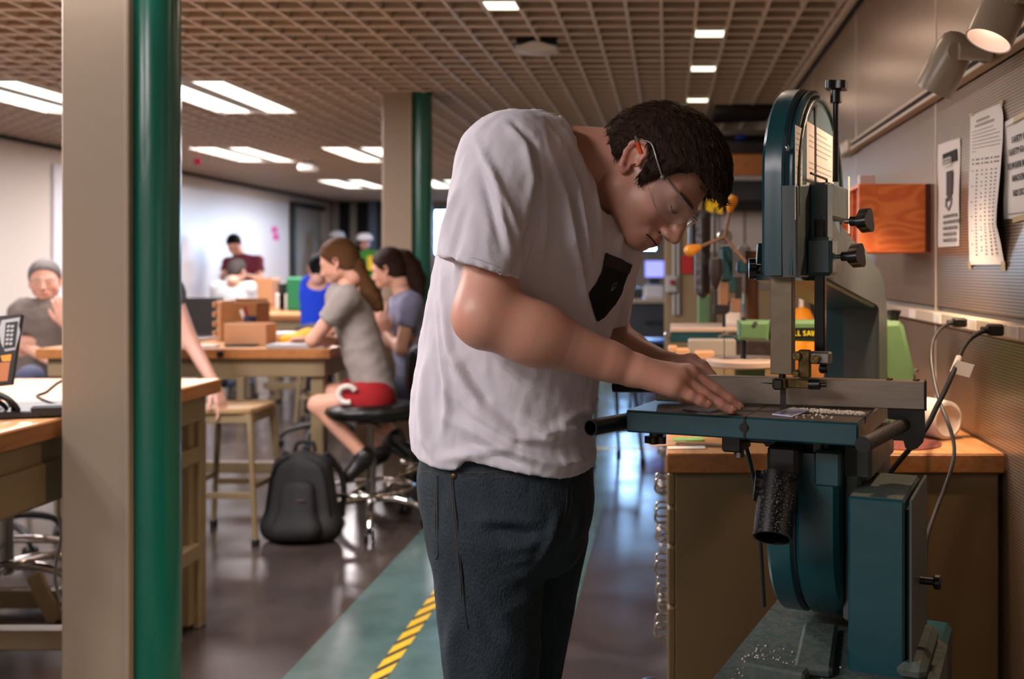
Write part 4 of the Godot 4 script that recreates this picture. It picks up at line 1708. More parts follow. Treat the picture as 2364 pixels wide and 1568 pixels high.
	var z1 := -3.28
	var lo := EYE + 0.048
	var hi := EYE + 0.251
	var xl := 0.567
	wpart("side_panel", Geo.new().span(Vector3(xl, lo, z0 - t), Vector3(XR - 0.015, hi, z0), 0.0015), wood, bx)
	wpart("side_panel", Geo.new().span(Vector3(xl, lo, z1), Vector3(XR, hi, z1 + t), 0.0015), wood, bx)
	wpart("edge_strip", Geo.new().span(Vector3(XR - 0.015, lo, z0 - t), Vector3(XR, hi, z0 + 0.001), 0.0015), dark, bx)
	wpart("top_panel", Geo.new().span(Vector3(xl, hi - t, z1 + t), Vector3(XR, hi, z0 - t), 0.001), wood, bx)
	wpart("bottom_panel", Geo.new().span(Vector3(xl, lo, z1 + t), Vector3(XR, lo + t, z0 - t), 0.001), wood, bx)
	wpart("back_panel", Geo.new().span(Vector3(XR - 0.008, lo + t, z1 + t), Vector3(XR, hi - t, z0 - t)), dark, bx)
	for k in 3:
		wpart("divider", Geo.new().span(Vector3(xl + 0.01, lo + t, z1 + 0.085 * (k + 1) - 0.004), Vector3(XR - 0.01, hi - t, z1 + 0.085 * (k + 1) + 0.004)), wood, bx)
	single("card", Geo.new().box(Vector3(0.62, hi + 0.02, -3.1), Vector3(0.05, 0.04, 0.03), 0.003), M.paper, "small white packet on top of the orange wall box", "packet")

	# power strip, plugs and cords
	var ps := thing("power_strip", "cream metal power strip running along the steel wall", "power strip", Vector3(XR, 1.2, -3))
	wpart("channel", Geo.new().span(Vector3(XR - 0.03, EYE - 0.155, -9), Vector3(XR, EYE - 0.121, 1.0), 0.004), M.rail_cream, ps)
	for px in [2103.0, 2160.0, 2240.0, 2332.0]:
		var dd: float = 0.75 * F / (px - 1540.0)
		wpart("outlet", Geo.new().box(Vector3(XR - 0.031, EYE - 0.138, -dd + 0.02), Vector3(0.004, 0.028, 0.07), 0.0015), M.paper, ps)
	var runs := [
		["thin dark cord looping left from the left plug in the cream strip", at(2222, 745, 2.45), 0.011, 0.0042, [[2200, 746, 2.45], [2185, 750, 2.43], [2167, 764, 2.4], [2153, 790, 2.36], [2150, 830, 2.3], [2157, 880, 2.25], [2170, 930, 2.2], [2186, 970, 2.16], [2198, 1005, 2.14], [2203, 1040, 2.12], [2197, 1080, 2.1], [2180, 1130, 2.08], [2160, 1180, 2.05], [2145, 1225, 2.02], [2136, 1280, 2.0], [2132, 1420, 1.98], [2120, 1700, 1.98]], "cord_grey"],
		["thick black cord with a white tag running from the right plug down to the saw", at(2305, 762, 2.16), 0.0125, 0.0053, [[2278, 764, 2.16], [2262, 768, 2.15], [2240, 782, 2.12], [2222, 806, 2.08], [2210, 836, 2.05], [2196, 870, 2.02], [2180, 905, 2.0], [2162, 940, 1.98], [2140, 985, 1.96], [2110, 1025, 1.95], [2080, 1060, 1.95], [2052, 1095, 1.95], [2030, 1130, 1.95]], "black_rubber"]]
	paint("cord_grey", Color(0.12, 0.115, 0.105), 0.5)
	for q in runs:
		var o: Vector3 = q[1]
		var r: float = q[2]
		var pg := thing("power_lead", q[0], "power lead", o, "leads from the power strip")
		wpart("plug", Geo.new().box(o + Vector3(-0.008, 0, 0), Vector3(0.034, r * 2.0, r * 2.2), 0.004), M.black_plastic, pg)
		var g := Geo.new()
		g.tube([o + Vector3(-0.022, 0, 0), o + Vector3(-0.038, 0, 0)], [r * 0.7, r * 0.42], 12)
		for k in 4:
			g.turn([Vector2(r * 0.62, -0.001), Vector2(r * 0.62, 0.001)], o + Vector3(-0.024 - k * 0.004, 0, 0), Vector3.LEFT, 10)
		wpart("strain_relief", g, M.black_rubber, pg)
		var run := []
		for e in q[4]:
			run.append(at(e[0], e[1], e[2]))
		var cb := wpart("cable", Geo.new().tube(smooth_path(run, 6), q[3], 12), M[q[5]], pg)
		if r > 0.012:
			wpart("tag", Geo.new().card(at(2209, 832, 2.035), at(2250, 842, 2.03), at(2238, 872, 2.03), at(2198, 862, 2.03), Vector3(-0.2, 0, 1)), M.paper, cb, "white tag")
			wpart("tag_wrap", Geo.new().tube([at(2214, 825, 2.06), at(2199, 862, 2.03)], 0.0065, 12), M.paper, cb)
	var hang := []
	for q in [[1722, 1030, 1.78], [1730, 1060, 1.8], [1738, 1095, 1.83], [1746, 1130, 1.84], [1752, 1190, 1.85], [1756, 1260, 1.86], [1764, 1400, 1.88]]:
		hang.append(at(q[0], q[1], q[2]))
	single("hanging_lead", Geo.new().tube(smooth_path(hang, 6), 0.004, 10), M.cord_grey, "dark lead hanging behind the dust port under the saw table", "power lead")


func drawer_cabinet(d0: float, label: String) -> Node3D:   # metal cabinet, drawers to the left, side towards the camera
	var x0 := 0.0
	var depth := 0.62
	var t := thing("drawer_cabinet", label, "cabinet", Vector3(0.39, 0, -d0 - depth / 2), "beige drawer cabinets along the steel wall")
	wpart("carcass", Geo.new().span(Vector3(x0 + 0.018, 0.06, -d0 - depth), Vector3(0.768, 0.868, -d0 - 0.004), 0.004), M.cabinet_beige, t)
	wpart("plinth", Geo.new().span(Vector3(x0 + 0.05, 0, -d0 - depth + 0.03), Vector3(0.768, 0.06, -d0 - 0.03)), M.black_gap, t)
	var ys := [[0.865, 0.79], [0.785, 0.70], [0.695, 0.56], [0.555, 0.36], [0.355, 0.08]]
	var hy := [0.823, 0.752, 0.627, 0.479, 0.25]
	for k in 5:
		var dr := wpart("drawer", Geo.new().span(Vector3(x0 + 0.001, ys[k][1], -d0 - depth + 0.01), Vector3(x0 + 0.02, ys[k][0], -d0 - 0.005), 0.004), M.cabinet_beige, t)
		for s in ([0.1, 0.40] if d0 < 2.5 else [0.3]):
			if s == 0.40 and k != 2 and k != 3:
				continue
			var z: float = -d0 - s
			var y: float = hy[k]
			var g := Geo.new()
			for e in [-0.03, 0.03]:
				g.tube(smooth_path([Vector3(x0, y + 0.018, z + e), Vector3(x0 - 0.02, y + 0.018, z + e), Vector3(x0 - 0.027, y + 0.01, z + e), Vector3(x0 - 0.028, y - 0.008, z + e), Vector3(x0 - 0.02, y - 0.017, z + e), Vector3(x0, y - 0.017, z + e)], 4), 0.003, 8)
			g.box(Vector3(x0 - 0.028, y, z), Vector3(0.003, 0.02, 0.064), 0.001)
			var hn := wpart("handle", g, M.chrome, dr, "chrome pull handle")
	return t


func worktop(d0: float, d1: float, label: String) -> void:
	var t := thing("worktop", label, "worktop", Vector3(0.39, 0.87, -(d0 + d1) / 2))
	var z := -d0
	var k := 0
	wpart("slab", Geo.new().span(Vector3(-0.002, 0.8705, -d1), Vector3(0.774, 0.9145, -d0 - 0.002), 0.003), M.butcher_edge, t)
	wpart("top_face", Geo.new().span(Vector3(0.0, 0.914, -d1 + 0.002), Vector3(0.772, 0.9155, -d0 - 0.004)), M.butcher, t)


func right_bench() -> void:
	drawer_cabinet(2.3, "nearest beige drawer cabinet right behind the bandsaw")
	drawer_cabinet(2.95, "second beige drawer cabinet, behind the nearest one")
	drawer_cabinet(3.6, "third beige drawer cabinet, farthest along the wall")
	worktop(2.28, 4.25, "butcher block worktop over the beige drawer cabinets behind the bandsaw")
	var TY := 0.9155
	# white jar lying on its side
	var j := at(2190, 974, 2.46)
	j.y = TY + 0.0485
	var jr := thing("plastic_jar", "white plastic jar lying on its side by the steel wall", "jar", j)
	var ax := Vector3(-0.42, 0.0, -0.9).normalized()
	var g := Geo.new()
	g.turn([Vector2(0, 0.004), Vector2(0.034, 0.004), Vector2(0.038, 0.0), Vector2(0.044, 0.001), Vector2(0.0485, 0.008), Vector2(0.0485, 0.085), Vector2(0.044, 0.1), Vector2(0.034, 0.108), Vector2(0.033, 0.112)], j, ax, 40, 0.6)
	wpart("body", g, M.paper, jr)
	g = Geo.new()
	g.turn([Vector2(0.036, 0.11), Vector2(0.037, 0.112), Vector2(0.037, 0.136), Vector2(0.034, 0.139), Vector2(0, 0.139)], j, ax, 32, 0.5)
	wpart("cap", g, M.rail_cream, jr)
	# sanding disc
	var sd := at(2075, 1030, 2.38)
	sd.y = TY
	single("sanding_disc", Geo.new().cyl(Vector3(sd.x + 0.01, TY, -2.42), Vector3(sd.x + 0.01, TY + 0.003, -2.42), 0.1, 48, 0.001), bumpy(paint("disc_red", Color(0.42, 0.2, 0.17), 0.85), 3, 0.2, 6.0, 0.5), "flat reddish sanding disc on the worktop behind the fence clamp", "sanding disc")
	# scraps at the left end of the worktop
	var bits := [["paper_scrap", [1540, 1018, 2.42], [0.1, 0.001, 0.07], 0.3, "seat_tan", "brown paper scrap at the left corner of the worktop", "scrap"], ["green_scrap", [1590, 1018, 2.46], [0.075, 0.004, 0.04], 0.1, "scrap_green", "light green offcut on the left end of the worktop", "scrap"], ["metal_strip", [1618, 1030, 2.38], [0.12, 0.006, 0.018], -0.25, "steel", "grey metal strip lying slantwise on the worktop", "metal strip"], ["plastic_scrap", [1585, 1034, 2.35], [0.09, 0.002, 0.03], 0.05, "paper", "pale flat scrap at the front edge of the worktop", "scrap"], ["orange_scrap", [1600, 1027, 2.40], [0.07, 0.003, 0.03], 0.2, "butcher_edge", "orange wood scrap beside the green offcut", "scrap"]]
	paint("scrap_green", Color(0.42, 0.62, 0.38), 0.6)
	for q in bits:
		var o := at(q[1][0], q[1][1], q[1][2])
		o.y = TY + q[2][1] / 2 + 0.0005
		g = Geo.new().box(o, Vector3(q[2][0], q[2][1], q[2][2]), 0.0008, Basis(Vector3.UP, q[3]))
		single(q[0], g, M[q[4]], q[5], q[6])
	scroll_saw(TY)
	drill_press(TY)
	# black rounded bin beside the drawers
	g = Geo.new()
	g.turn([Vector2(0.03, 0), Vector2(0.034, 0.01), Vector2(0.036, 0.26), Vector2(0.034, 0.29), Vector2(0.026, 0.305), Vector2(0.01, 0.312), Vector2(0, 0.313)], Vector3(-0.04, 0.0, -2.5), Vector3.UP, 32, 0.5)
	single("bin", g, M.black_plastic, "black rounded bin on the floor beside the cabinet drawers", "bin")


func scroll_saw(TY: float) -> void:
	var green := bumpy(paint("tool_green", Color(0.33, 0.45, 0.3), 0.4), 4, 0.06, 2.0, 0.12)
	var D := 2.72
	var o := Vector3(0.4, TY, -D)
	var t := thing("scroll_saw", "pale green scroll saw with round table on the worktop", "scroll saw", o)
	var g := Geo.new()
	g.span(Vector3(0.12, TY, -D - 0.1), Vector3(0.66, TY + 0.05, -D + 0.07), 0.012)
	wpart("base", g, green, t)
	g = Geo.new()
	var px := func(x: float, y: float) -> Vector2:
		var p := at(x, y, D - 0.05)
		return Vector2(p.x, p.y)
	var yb: float = TY
	g.prism([px.call(2020, 742), px.call(2078, 742), px.call(2088, 752), px.call(2117, 876), Vector2(px.call(2117, 876).x, yb + 0.03), Vector2(px.call(2020, 742).x, yb + 0.03)], -D - 0.06, -D + 0.05, 0.012)
	wpart("body", g, green, t)
	g = Geo.new()
	g.prism([px.call(1780, 741), px.call(2060, 741), px.call(2060, 795), px.call(1780, 787)], -D - 0.04, -D + 0.045, 0.008)
	wpart("upper_arm", g, green, t)
	g = Geo.new()
	g.prism([px.call(1706, 742), px.call(1778, 742), px.call(1774, 788), px.call(1706, 785)], -D - 0.045, -D + 0.052, 0.008)
	wpart("arm_head", g, green, t)
	g = Geo.new()
	g.prism([px.call(1800, 757), px.call(1958, 757), px.call(1958, 781), px.call(1800, 781)], -D + 0.0455, -D + 0.047)
	wpart("name_plate", g, M.black_plastic, t)
	paint("letter_yellow", Color(0.8, 0.75, 0.12), 0.6)
	var lo := at(1790, 770, D - 0.05)
	letters("SCROLL SAW", 0.019, Vector3(lo.x, lo.y, -D + 0.0476), Vector3.RIGHT, Vector3.UP, M.letter_yellow, t)
	# round table
	var c := at(1722, 838, D)
	g = Geo.new()
	g.cyl(Vector3(c.x, c.y - 0.008, -D), Vector3(c.x, c.y + 0.012, -D), 0.11, 56, 0.004)
	wpart("table", g, paint("table_white", Color(0.68, 0.6, 0.54), 0.3), t)
	wpart("table_insert", Geo.new().cyl(Vector3(c.x - 0.05, c.y + 0.012, -D), Vector3(c.x - 0.05, c.y + 0.0126, -D), 0.025, 32), M.steel, t)
	wpart("table_support", Geo.new().span(Vector3(c.x - 0.03, TY + 0.04, -D - 0.03), Vector3(c.x + 0.05, c.y - 0.008, -D + 0.03), 0.004), green, t)
	var bp := at(1672, 776, D)
	wpart("blade", Geo.new().box(Vector3(bp.x, bp.y - 0.05, -D), Vector3(0.002, 0.13, 0.001)), M.blade_steel, t)
	g = Geo.new()
	g.tube([at(1706, 780, D), at(1690, 772, D), at(1672, 772, D), at(1658, 778, D)], 0.004, 8)
	wpart("hold_down", g, M.steel, t)
	g = Geo.new()
	g.tube([at(1716, 785, D), at(1716, 832, D)], 0.008, 10)
	wpart("hold_down_post", g, M.black_plastic, t)
	g = Geo.new()
	var kt := at(2064, 742, D)
	g.turn([Vector2(0.012, 0), Vector2(0.012, 0.012), Vector2(0.019, 0.024), Vector2(0.019, 0.03), Vector2(0, 0.032)], kt, Vector3.UP, 20)
	wpart("knob", g, M.black_plastic, t)
	wpart("knob", Geo.new().cyl(at(1717, 742, D), at(1717, 733, D), 0.006, 12), M.black_plastic, t)
	wpart("screw", Geo.new().cyl(at(1740, 745, D) + Vector3(0, 0, 0.05), at(1740, 745, D) + Vector3(0, 0, 0.056), 0.006, 12), M.steel, t)
	wpart("screw", Geo.new().cyl(at(2113, 858, D - 0.05), at(2113, 852, D - 0.05) + Vector3(0.006, 0, 0), 0.005, 10), M.steel, t)
	# yellow tools seen past the arm
	var ye := paint("tool_yellow", Color(0.82, 0.52, 0.06), 0.45)
	single("yellow_bottle", Geo.new().turn([Vector2(0.02, 0), Vector2(0.025, 0.004), Vector2(0.025, 0.075), Vector2(0.018, 0.09), Vector2(0.009, 0.094), Vector2(0.009, 0.11), Vector2(0, 0.11)], Vector3(at(1845, 800, 3.1).x, 1.06, -3.12), Vector3.UP, 20), ye, "yellow bottle standing left in the gap under the scroll saw arm", "bottle", "yellow bottles behind the scroll saw")
	single("yellow_bottle", Geo.new().turn([Vector2(0.018, 0), Vector2(0.022, 0.004), Vector2(0.022, 0.085), Vector2(0.015, 0.098), Vector2(0.008, 0.1), Vector2(0.008, 0.115), Vector2(0, 0.115)], Vector3(at(1872, 800, 3.1).x, 1.06, -3.12), Vector3.UP, 20), ye, "yellow bottle standing right in the gap under the scroll saw arm", "bottle", "yellow bottles behind the scroll saw")
	single("bottle_shelf", Geo.new().span(Vector3(0.3, TY, -3.25), Vector3(0.58, 1.06, -3.05), 0.004), M.butcher_edge, "wooden block under the yellow bottles behind the scroll saw", "block")
	var cap_ := at(1850, 730, 3.3)
	var yl := thing("yellow_lamp", "yellow tool with a pale stem seen above the scroll saw arm", "tool", cap_)
	wpart("hood", Geo.new().turn([Vector2(0.01, 0.03), Vector2(0.03, 0.02), Vector2(0.045, -0.015), Vector2(0.042, -0.022), Vector2(0, -0.022)], cap_, Vector3.UP, 24), ye, yl)
	wpart("stem", Geo.new().cyl(cap_ + Vector3(0, 0.028, 0), cap_ + Vector3(0, 0.07, 0), 0.008), M.paper, yl)
	wpart("stand", Geo.new().cyl(Vector3(cap_.x, TY, cap_.z), cap_ - Vector3(0, 0.02, 0), 0.012), M.steel, yl)
	wpart("foot", Geo.new().cyl(Vector3(cap_.x, TY, cap_.z), Vector3(cap_.x, TY + 0.012, cap_.z), 0.05), M.black_plastic, yl)


func drill_press(TY: float) -> void:
	var D := 3.32
	var teal: Material = M.saw_teal
	var dull := bumpy(paint("press_brown", Color(0.13, 0.085, 0.07), 0.5), 4, 0.1, 2.0, 0.3)
	var tan := paint("press_tan", Color(0.5, 0.37, 0.27), 0.45, 0.2)
	var o := at(1700, 760, D)
	o.y = TY
	var t := thing("drill_press", "teal drill press with yellow ball handles behind the bandsaw", "drill press", o)
	var b := func(x0: float, y0: float, x1: float, y1: float, dz: float, w: float, bev := 0.006) -> Geo:
		var p := at(x0, y0, D - dz)
		var q := at(x1, y1, D - dz)
		return Geo.new().box((p + q) / 2 - Vector3(0, 0, w / 2), Vector3(absf(q.x - p.x), absf(p.y - q.y), w), bev)
	wpart("base", Geo.new().span(Vector3(o.x - 0.12, TY, -D - 0.12), Vector3(o.x + 0.14, TY + 0.03, -D + 0.06), 0.008), teal, t)
	var c := at(1735, 700, D + 0.1)
	wpart("column", Geo.new().tube([Vector3(c.x, TY + 0.02, c.z), Vector3(c.x, EYE + 0.06, c.z)], 0.026, 24), paint("column_steel", Color(0.36, 0.25, 0.18), 0.25, 0.6), t)
	wpart("head", b.call(1606, 490, 1640, 690, 0.0, 0.14, 0.02), dull, t)
	wpart("belt_guard", b.call(1590, 485, 1641, 580, -0.02, 0.1, 0.012), M.black_plastic, t)
	wpart("quill_housing", b.call(1660, 568, 1692, 652, 0.05, 0.05, 0.012), teal, t)
	wpart("depth_stop", b.call(1702, 600, 1726, 632, 0.05, 0.04, 0.008), teal, t)
	wpart("depth_rod", b.call(1698, 640, 1712, 690, 0.045, 0.01, 0.002), M.black_plastic, t)
	wpart("switch_box", b.call(1684, 640, 1700, 676, 0.05, 0.03, 0.004), teal, t)
	wpart("motor", b.call(1706, 562, 1734, 596, -0.1, 0.08, 0.014), M.light_grey, t)
	wpart("quill", b.call(1658, 652, 1686, 725, 0.05, 0.03, 0.008), tan, t)
	var ch := at(1652, 630, D - 0.07)
	wpart("chuck", Geo.new().turn([Vector2(0.0, 0.05), Vector2(0.02, 0.046), Vector2(0.022, 0.0), Vector2(0.012, -0.04), Vector2(0.006, -0.05), Vector2(0.0, -0.05)], ch, Vector3.UP, 20), dull, t)
	wpart("drill_bit", Geo.new().cyl(ch - Vector3(0, 0.05, 0), ch - Vector3(0, 0.1, 0), 0.004), M.blade_steel, t)
	var hub := at(1673, 547, D - 0.09)
	var hb := wpart("hub", Geo.new().cyl(hub, hub - Vector3(0, 0, 0.05), 0.025, 28, 0.004), M.steel, t)
	var ye: Material = M.tool_yellow
	for q in [[1690, 460], [1590, 580], [1722, 606]]:
		var e := at(q[0], q[1], D - 0.12)
		wpart("arm", Geo.new().tube([hub + Vector3(0, 0, 0.004), e], 0.0055, 10), tan, hb)
		if q[0] < 1720:
			var ax := (e - hub).normalized()
			wpart("handle_ball", Geo.new().turn([Vector2(0.008, -0.012), Vector2(0.012, 0.0), Vector2(0.019, 0.02), Vector2(0.02, 0.03), Vector2(0.013, 0.041), Vector2(0, 0.044)], e - ax * 0.03, ax, 20, 0.4), ye, hb)
	# table of the press and its rim
	wpart("table", b.call(1548, 756, 1762, 768, 0.1, 0.26, 0.004), M.table_white, t)
	wpart("table_rim", b.call(1546, 768, 1762, 791, 0.095, 0.25, 0.004), teal, t)
	wpart("crank", Geo.new().cyl(at(1541, 774, D - 0.1), at(1541, 774, D - 0.04), 0.012, 16, 0.003), M.steel, t)
	wpart("clamp_block", b.call(1647, 704, 1678, 726, 0.06, 0.05, 0.004), M.black_plastic, t)
	wpart("clamp_screw", Geo.new().cyl(at(1671, 726, D - 0.08), at(1671, 757, D - 0.08), 0.006), M.black_plastic, t)
	# things on and round it
	var items := [["paper_sheet", [1668, 722, 1737, 757], 3.45, 0.01, "paper", "white sheet standing behind the drill press table", "paper"], ["blue_box", [1686, 702, 1728, 757], 3.6, 0.06, "box_blue", "light blue box behind the drill press quill", "box"], ["green_case", [1612, 682, 1641, 757], 3.75, 0.1, "tool_green", "pale green case left behind the drill press", "case"], ["green_case", [1718, 678, 1738, 757], 3.75, 0.1, "tool_green", "pale green case right of the drill press quill", "case"], ["wood_block", [1688, 690, 1712, 722], 3.24, 0.03, "press_tan", "small tan wooden block by the drill press quill", "block"]]
	paint("box_blue", Color(0.36, 0.58, 0.68), 0.5)
	var lowy := at(0, 757, D - 0.1).y
	for q in items:
		var p := at(q[1][0], q[1][1], q[2])
		var r := at(q[1][2], q[1][3], q[2])
		if q[2] > 3.5:
			r.y = 0.92
		elif q[2] > 3.4:
			r.y = 0.92
		single(q[0], Geo.new().span(Vector3(p.x, r.y, -q[2] - q[3]), Vector3(r.x, p.y, -q[2]), 0.003), M[q[4]], q[5], q[6])
	var wd := paint("pale_wood", Color(0.74, 0.56, 0.4), 0.55)
	var stack := [["wood_scrap", [1590, 787, 1702, 806], 3.0, "wall_grey", "grey-brown board lying above the round scroll saw table"], ["wood_scrap", [1560, 806, 1592, 832], 2.95, "pale_wood", "pale wooden block stepped at the top, behind the hands"], ["wood_scrap", [1542, 800, 1564, 822], 2.97, "pale_wood", "pale notched wood scrap at the left end of the tools"], ["wood_scrap", [1604, 812, 1650, 829], 2.93, "pale_wood", "short pale dowel scrap left of the scroll saw blade"], ["leather_roll", [1722, 786, 1782, 832], 2.92, "press_brown", "dark brown clamp behind the round scroll saw table"]]
	var riser := Geo.new().span(Vector3(at(1540, 0, 3.0).x, TY, -3.12), Vector3(at(1790, 0, 3.0).x, at(0, 832, 2.93).y, -2.9), 0.004)
	single("riser_block", riser, M.bench_beige, "low beige riser block under the wood scraps behind the fence", "block")
	var top_y := at(0, 832, 2.93).y
	var prev := 0.0
	for q in stack:
		var p := at(q[1][0], q[1][1], q[2])
		var r := at(q[1][2], q[1][3], q[2])
		var yb := top_y if q[1][1] > 790 or q[0] == "leather_roll" else r.y
		if q[1][1] == 787:
			yb = top_y
			p.z -= 0.05
		single(q[0], Geo.new().span(Vector3(p.x, yb, p.z - 0.06), Vector3(r.x, p.y, p.z), 0.004), M[q[3]], q[4], "scrap" if q[0] == "wood_scrap" else "clamp")


func far_right() -> void:
	# tall and low beige cabinets, partition with shelves
	var t := thing("tall_cabinet", "tall beige metal cabinet below the student's nose", "cabinet", Vector3(0.1, 0, -5.5))
	wpart("carcass", Geo.new().span(Vector3(-0.012, 0, -5.9), Vector3(0.185, 1.75, -5.2), 0.006), M.bench_beige, t)
	for px in [1556.0, 1566.0]:
		var x: float = at(px, 0, 5.18).x
		wpart("conduit", Geo.new().tube([Vector3(x, 1.1, -5.185), Vector3(x, 1.74, -5.185)], 0.008, 8), M.light_grey, t)
	var sw_ := thing("switch_box", "small switch box with red button on the tall beige cabinet", "switch", at(1550, 655, 5.17))
	wpart("box", Geo.new().box(at(1550, 656, 5.18), Vector3(0.06, 0.09, 0.035), 0.006), M.light_grey, sw_)
	wpart("button", Geo.new().cyl(at(1552, 652, 5.165), at(1552, 652, 5.145), 0.014, 16, 0.003), M.alarm_red, sw_)
	single("red_sign", Geo.new().box(at(1586, 611, 5.19), Vector3(0.06, 0.095, 0.006), 0.001), paint("sign_red", Color(0.62, 0.07, 0.07), 0.5), "small red notice on the tall beige cabinet below the yellow handle", "sign")
	t = thing("low_cabinet", "lower beige cabinet beside the tall one, behind the drill press", "cabinet", Vector3(0.4, 0, -5.6))
	wpart("carcass", Geo.new().span(Vector3(0.19, 0, -5.9), Vector3(0.77, 1.22, -5.3), 0.006), M.bench_beige, t)
	wpart("door", Geo.new().span(Vector3(0.2, 0.05, -5.3), Vector3(0.76, 1.19, -5.285), 0.004), M.bench_beige, t)
	var s := 7.2 / F
	struct("wall_partition", Geo.new().span(Vector3(-0.02, 0, -7.5), Vector3(0.78, CEIL - 0.1, -7.2)), M.wall_grey, "grey partition wall beyond the drill press", "wall")
	single("ceiling_panel", Geo.new().box(Vector3(0.52, CEIL - 0.02, -6.95), Vector3(0.4, 0.05, 0.5), 0.004, Basis(Vector3.BACK, 0.04)), M.black_gap, "black opening left in the ceiling grid above the partition", "panel")
	t = thing("wall_shelf", "dark wall shelf over the partition with a wooden board front", "shelf", Vector3(0.4, EYE + 0.4, -7.0))
	wpart("shelf_board", Geo.new().span(Vector3(0.1, EYE + 0.47, -7.2), Vector3(0.76, EYE + 0.645, -6.95), 0.004), M.frame_dark, t)
	wpart("grey_rail", Geo.new().span(Vector3(0.1, EYE + 0.61, -6.95), Vector3(0.76, EYE + 0.64, -6.9), 0.004), M.light_grey, t)
	wpart("lower_board", Geo.new().span(Vector3(0.1, EYE + 0.42, -7.2), Vector3(0.76, EYE + 0.465, -6.93), 0.003), M.black_gap, t)
	wpart("shelf_back", Geo.new().span(Vector3(0.1, EYE + 0.64, -7.2), Vector3(0.76, EYE + 0.96, -7.17)), M.black_gap, t)
	single("wooden_plank", Geo.new().span(Vector3(0.12, EYE + 0.6455, -7.15), Vector3(0.75, EYE + 0.8, -6.96), 0.006), M.butcher_edge, "orange wooden plank on edge on the dark wall shelf", "plank")
	single("black_case", Geo.new().span(Vector3(0.14, EYE + 0.801, -7.15), Vector3(0.74, EYE + 0.9, -6.98), 0.01), M.black_plastic, "black case lying on top of the wooden plank", "case")
	single("blue_ball", Geo.new().ball(Vector3(0.525, EYE + 0.925, -7.05), Vector3(0.05, 0.024, 0.04)), paint("cap_blue", Color(0.05, 0.15, 0.5), 0.5), "small blue lump on the black case of the wall shelf", "cap")
	for i in 3:
		var x := 0.2 + i * 0.185
		single("notice", Geo.new().span(Vector3(x, EYE + 0.12, -7.198), Vector3(x + 0.17, EYE + 0.41, -7.19), 0.001), M.paper, ["left of three pale notices on the partition wall", "middle of three pale notices on the partition wall", "right of three pale notices on the partition wall"][i], "notice", "pale notices on the partition")
	var yp := Geo.new().card(at(1628, 452, 4.4), at(1671, 446, 4.4), at(1667, 494, 4.4), at(1630, 488, 4.4), Vector3.BACK)
	var ys := thing("yellow_notice", "yellow paper hanging from a thin stand behind the student's forehead", "notice", at(1650, 490, 4.4))
	wpart("paper", yp, M.tape_yellow, ys)
	wpart("stand", Geo.new().tube([at(1650, 480, 4.402), Vector3(at(1650, 480, 4.41).x, 0.0, -4.41)], 0.006, 8), M.black_plastic, ys)
	wpart("foot", Geo.new().cyl(Vector3(at(1650, 480, 4.41).x, 0.0, -4.41), Vector3(at(1650, 480, 4.41).x, 0.015, -4.41), 0.12, 24), M.black_plastic, ys)
	# far bench with printer, screen and blue stool
	t = thing("far_bench", "dark grey bench with pale top at the end of the walkway", "bench", Vector3(-0.27, 0, -13.9))
	wpart("body", Geo.new().span(Vector3(-0.75, 0, -14.3), Vector3(-0.02, 0.87, -13.6), 0.01), paint("bench_dark", Color(0.17, 0.19, 0.22), 0.5), t)
	wpart("top", Geo.new().span(Vector3(-0.78, 0.87, -14.32), Vector3(0.0, 0.92, -13.56), 0.006), M.rail_cream, t)
	wpart("drawer_pull", Geo.new().span(Vector3(-0.3, 0.58, -13.6), Vector3(-0.05, 0.62, -13.57), 0.004), M.black_plastic, t)
	t = thing("printer", "white printer on the far bench under the screen", "printer", Vector3(-0.17, 0.92, -13.9))
	wpart("body", Geo.new().span(Vector3(-0.32, 0.921, -14.15), Vector3(-0.04, 1.11, -13.7), 0.02), M.board_white, t)
	wpart("lid", Geo.new().span(Vector3(-0.3, 1.11, -14.1), Vector3(-0.06, 1.13, -13.75), 0.008), M.frame_blue, t)
	single("paper_box", Geo.new().span(Vector3(-0.48, 0.921, -14.1), Vector3(-0.34, 1.07, -13.8), 0.006), M.frame_dark, "dark box left of the white printer", "box")
	t = thing("monitor", "small monitor glowing lavender above the white printer", "monitor", Vector3(-0.17, 1.13, -13.95))
	wpart("bezel", Geo.new().span(Vector3(-0.32, 1.2, -14.0), Vector3(-0.03, 1.46, -13.96), 0.008), M.frame_blue, t)
	wpart("screen", Geo.new().span(Vector3(-0.305, 1.22, -13.96), Vector3(-0.045, 1.445, -13.957)), glow("screen_lavender", Color(0.6, 0.62, 1.0), 1.2), t)
	wpart("foot", Geo.new().span(Vector3(-0.25, 1.1305, -14.03), Vector3(-0.1, 1.2, -13.93), 0.008), M.frame_dark, t)
	area_lamp_facing(Vector3(-0.175, 1.33, -13.95), Vector2(0.25, 0.21), Color(0.6, 0.62, 1.0), 0.35, t)


func area_lamp_facing(o: Vector3, size: Vector2, c: Color, energy: float, parent: Node3D) -> void:   # shines towards +z
	var a := AreaLight3D.new()
	a.name = "lamp"
	a.area_size = size
	a.light_color = c
	a.light_energy = energy
	a.area_normalize_energy = false
	a.area_range = 30.0
	a.area_attenuation = 2.0
	a.shadow_enabled = true
	parent.add_child(a, true)
	a.transform = world_of(parent).affine_inverse() * Transform3D(Basis(Vector3.UP, PI), o)


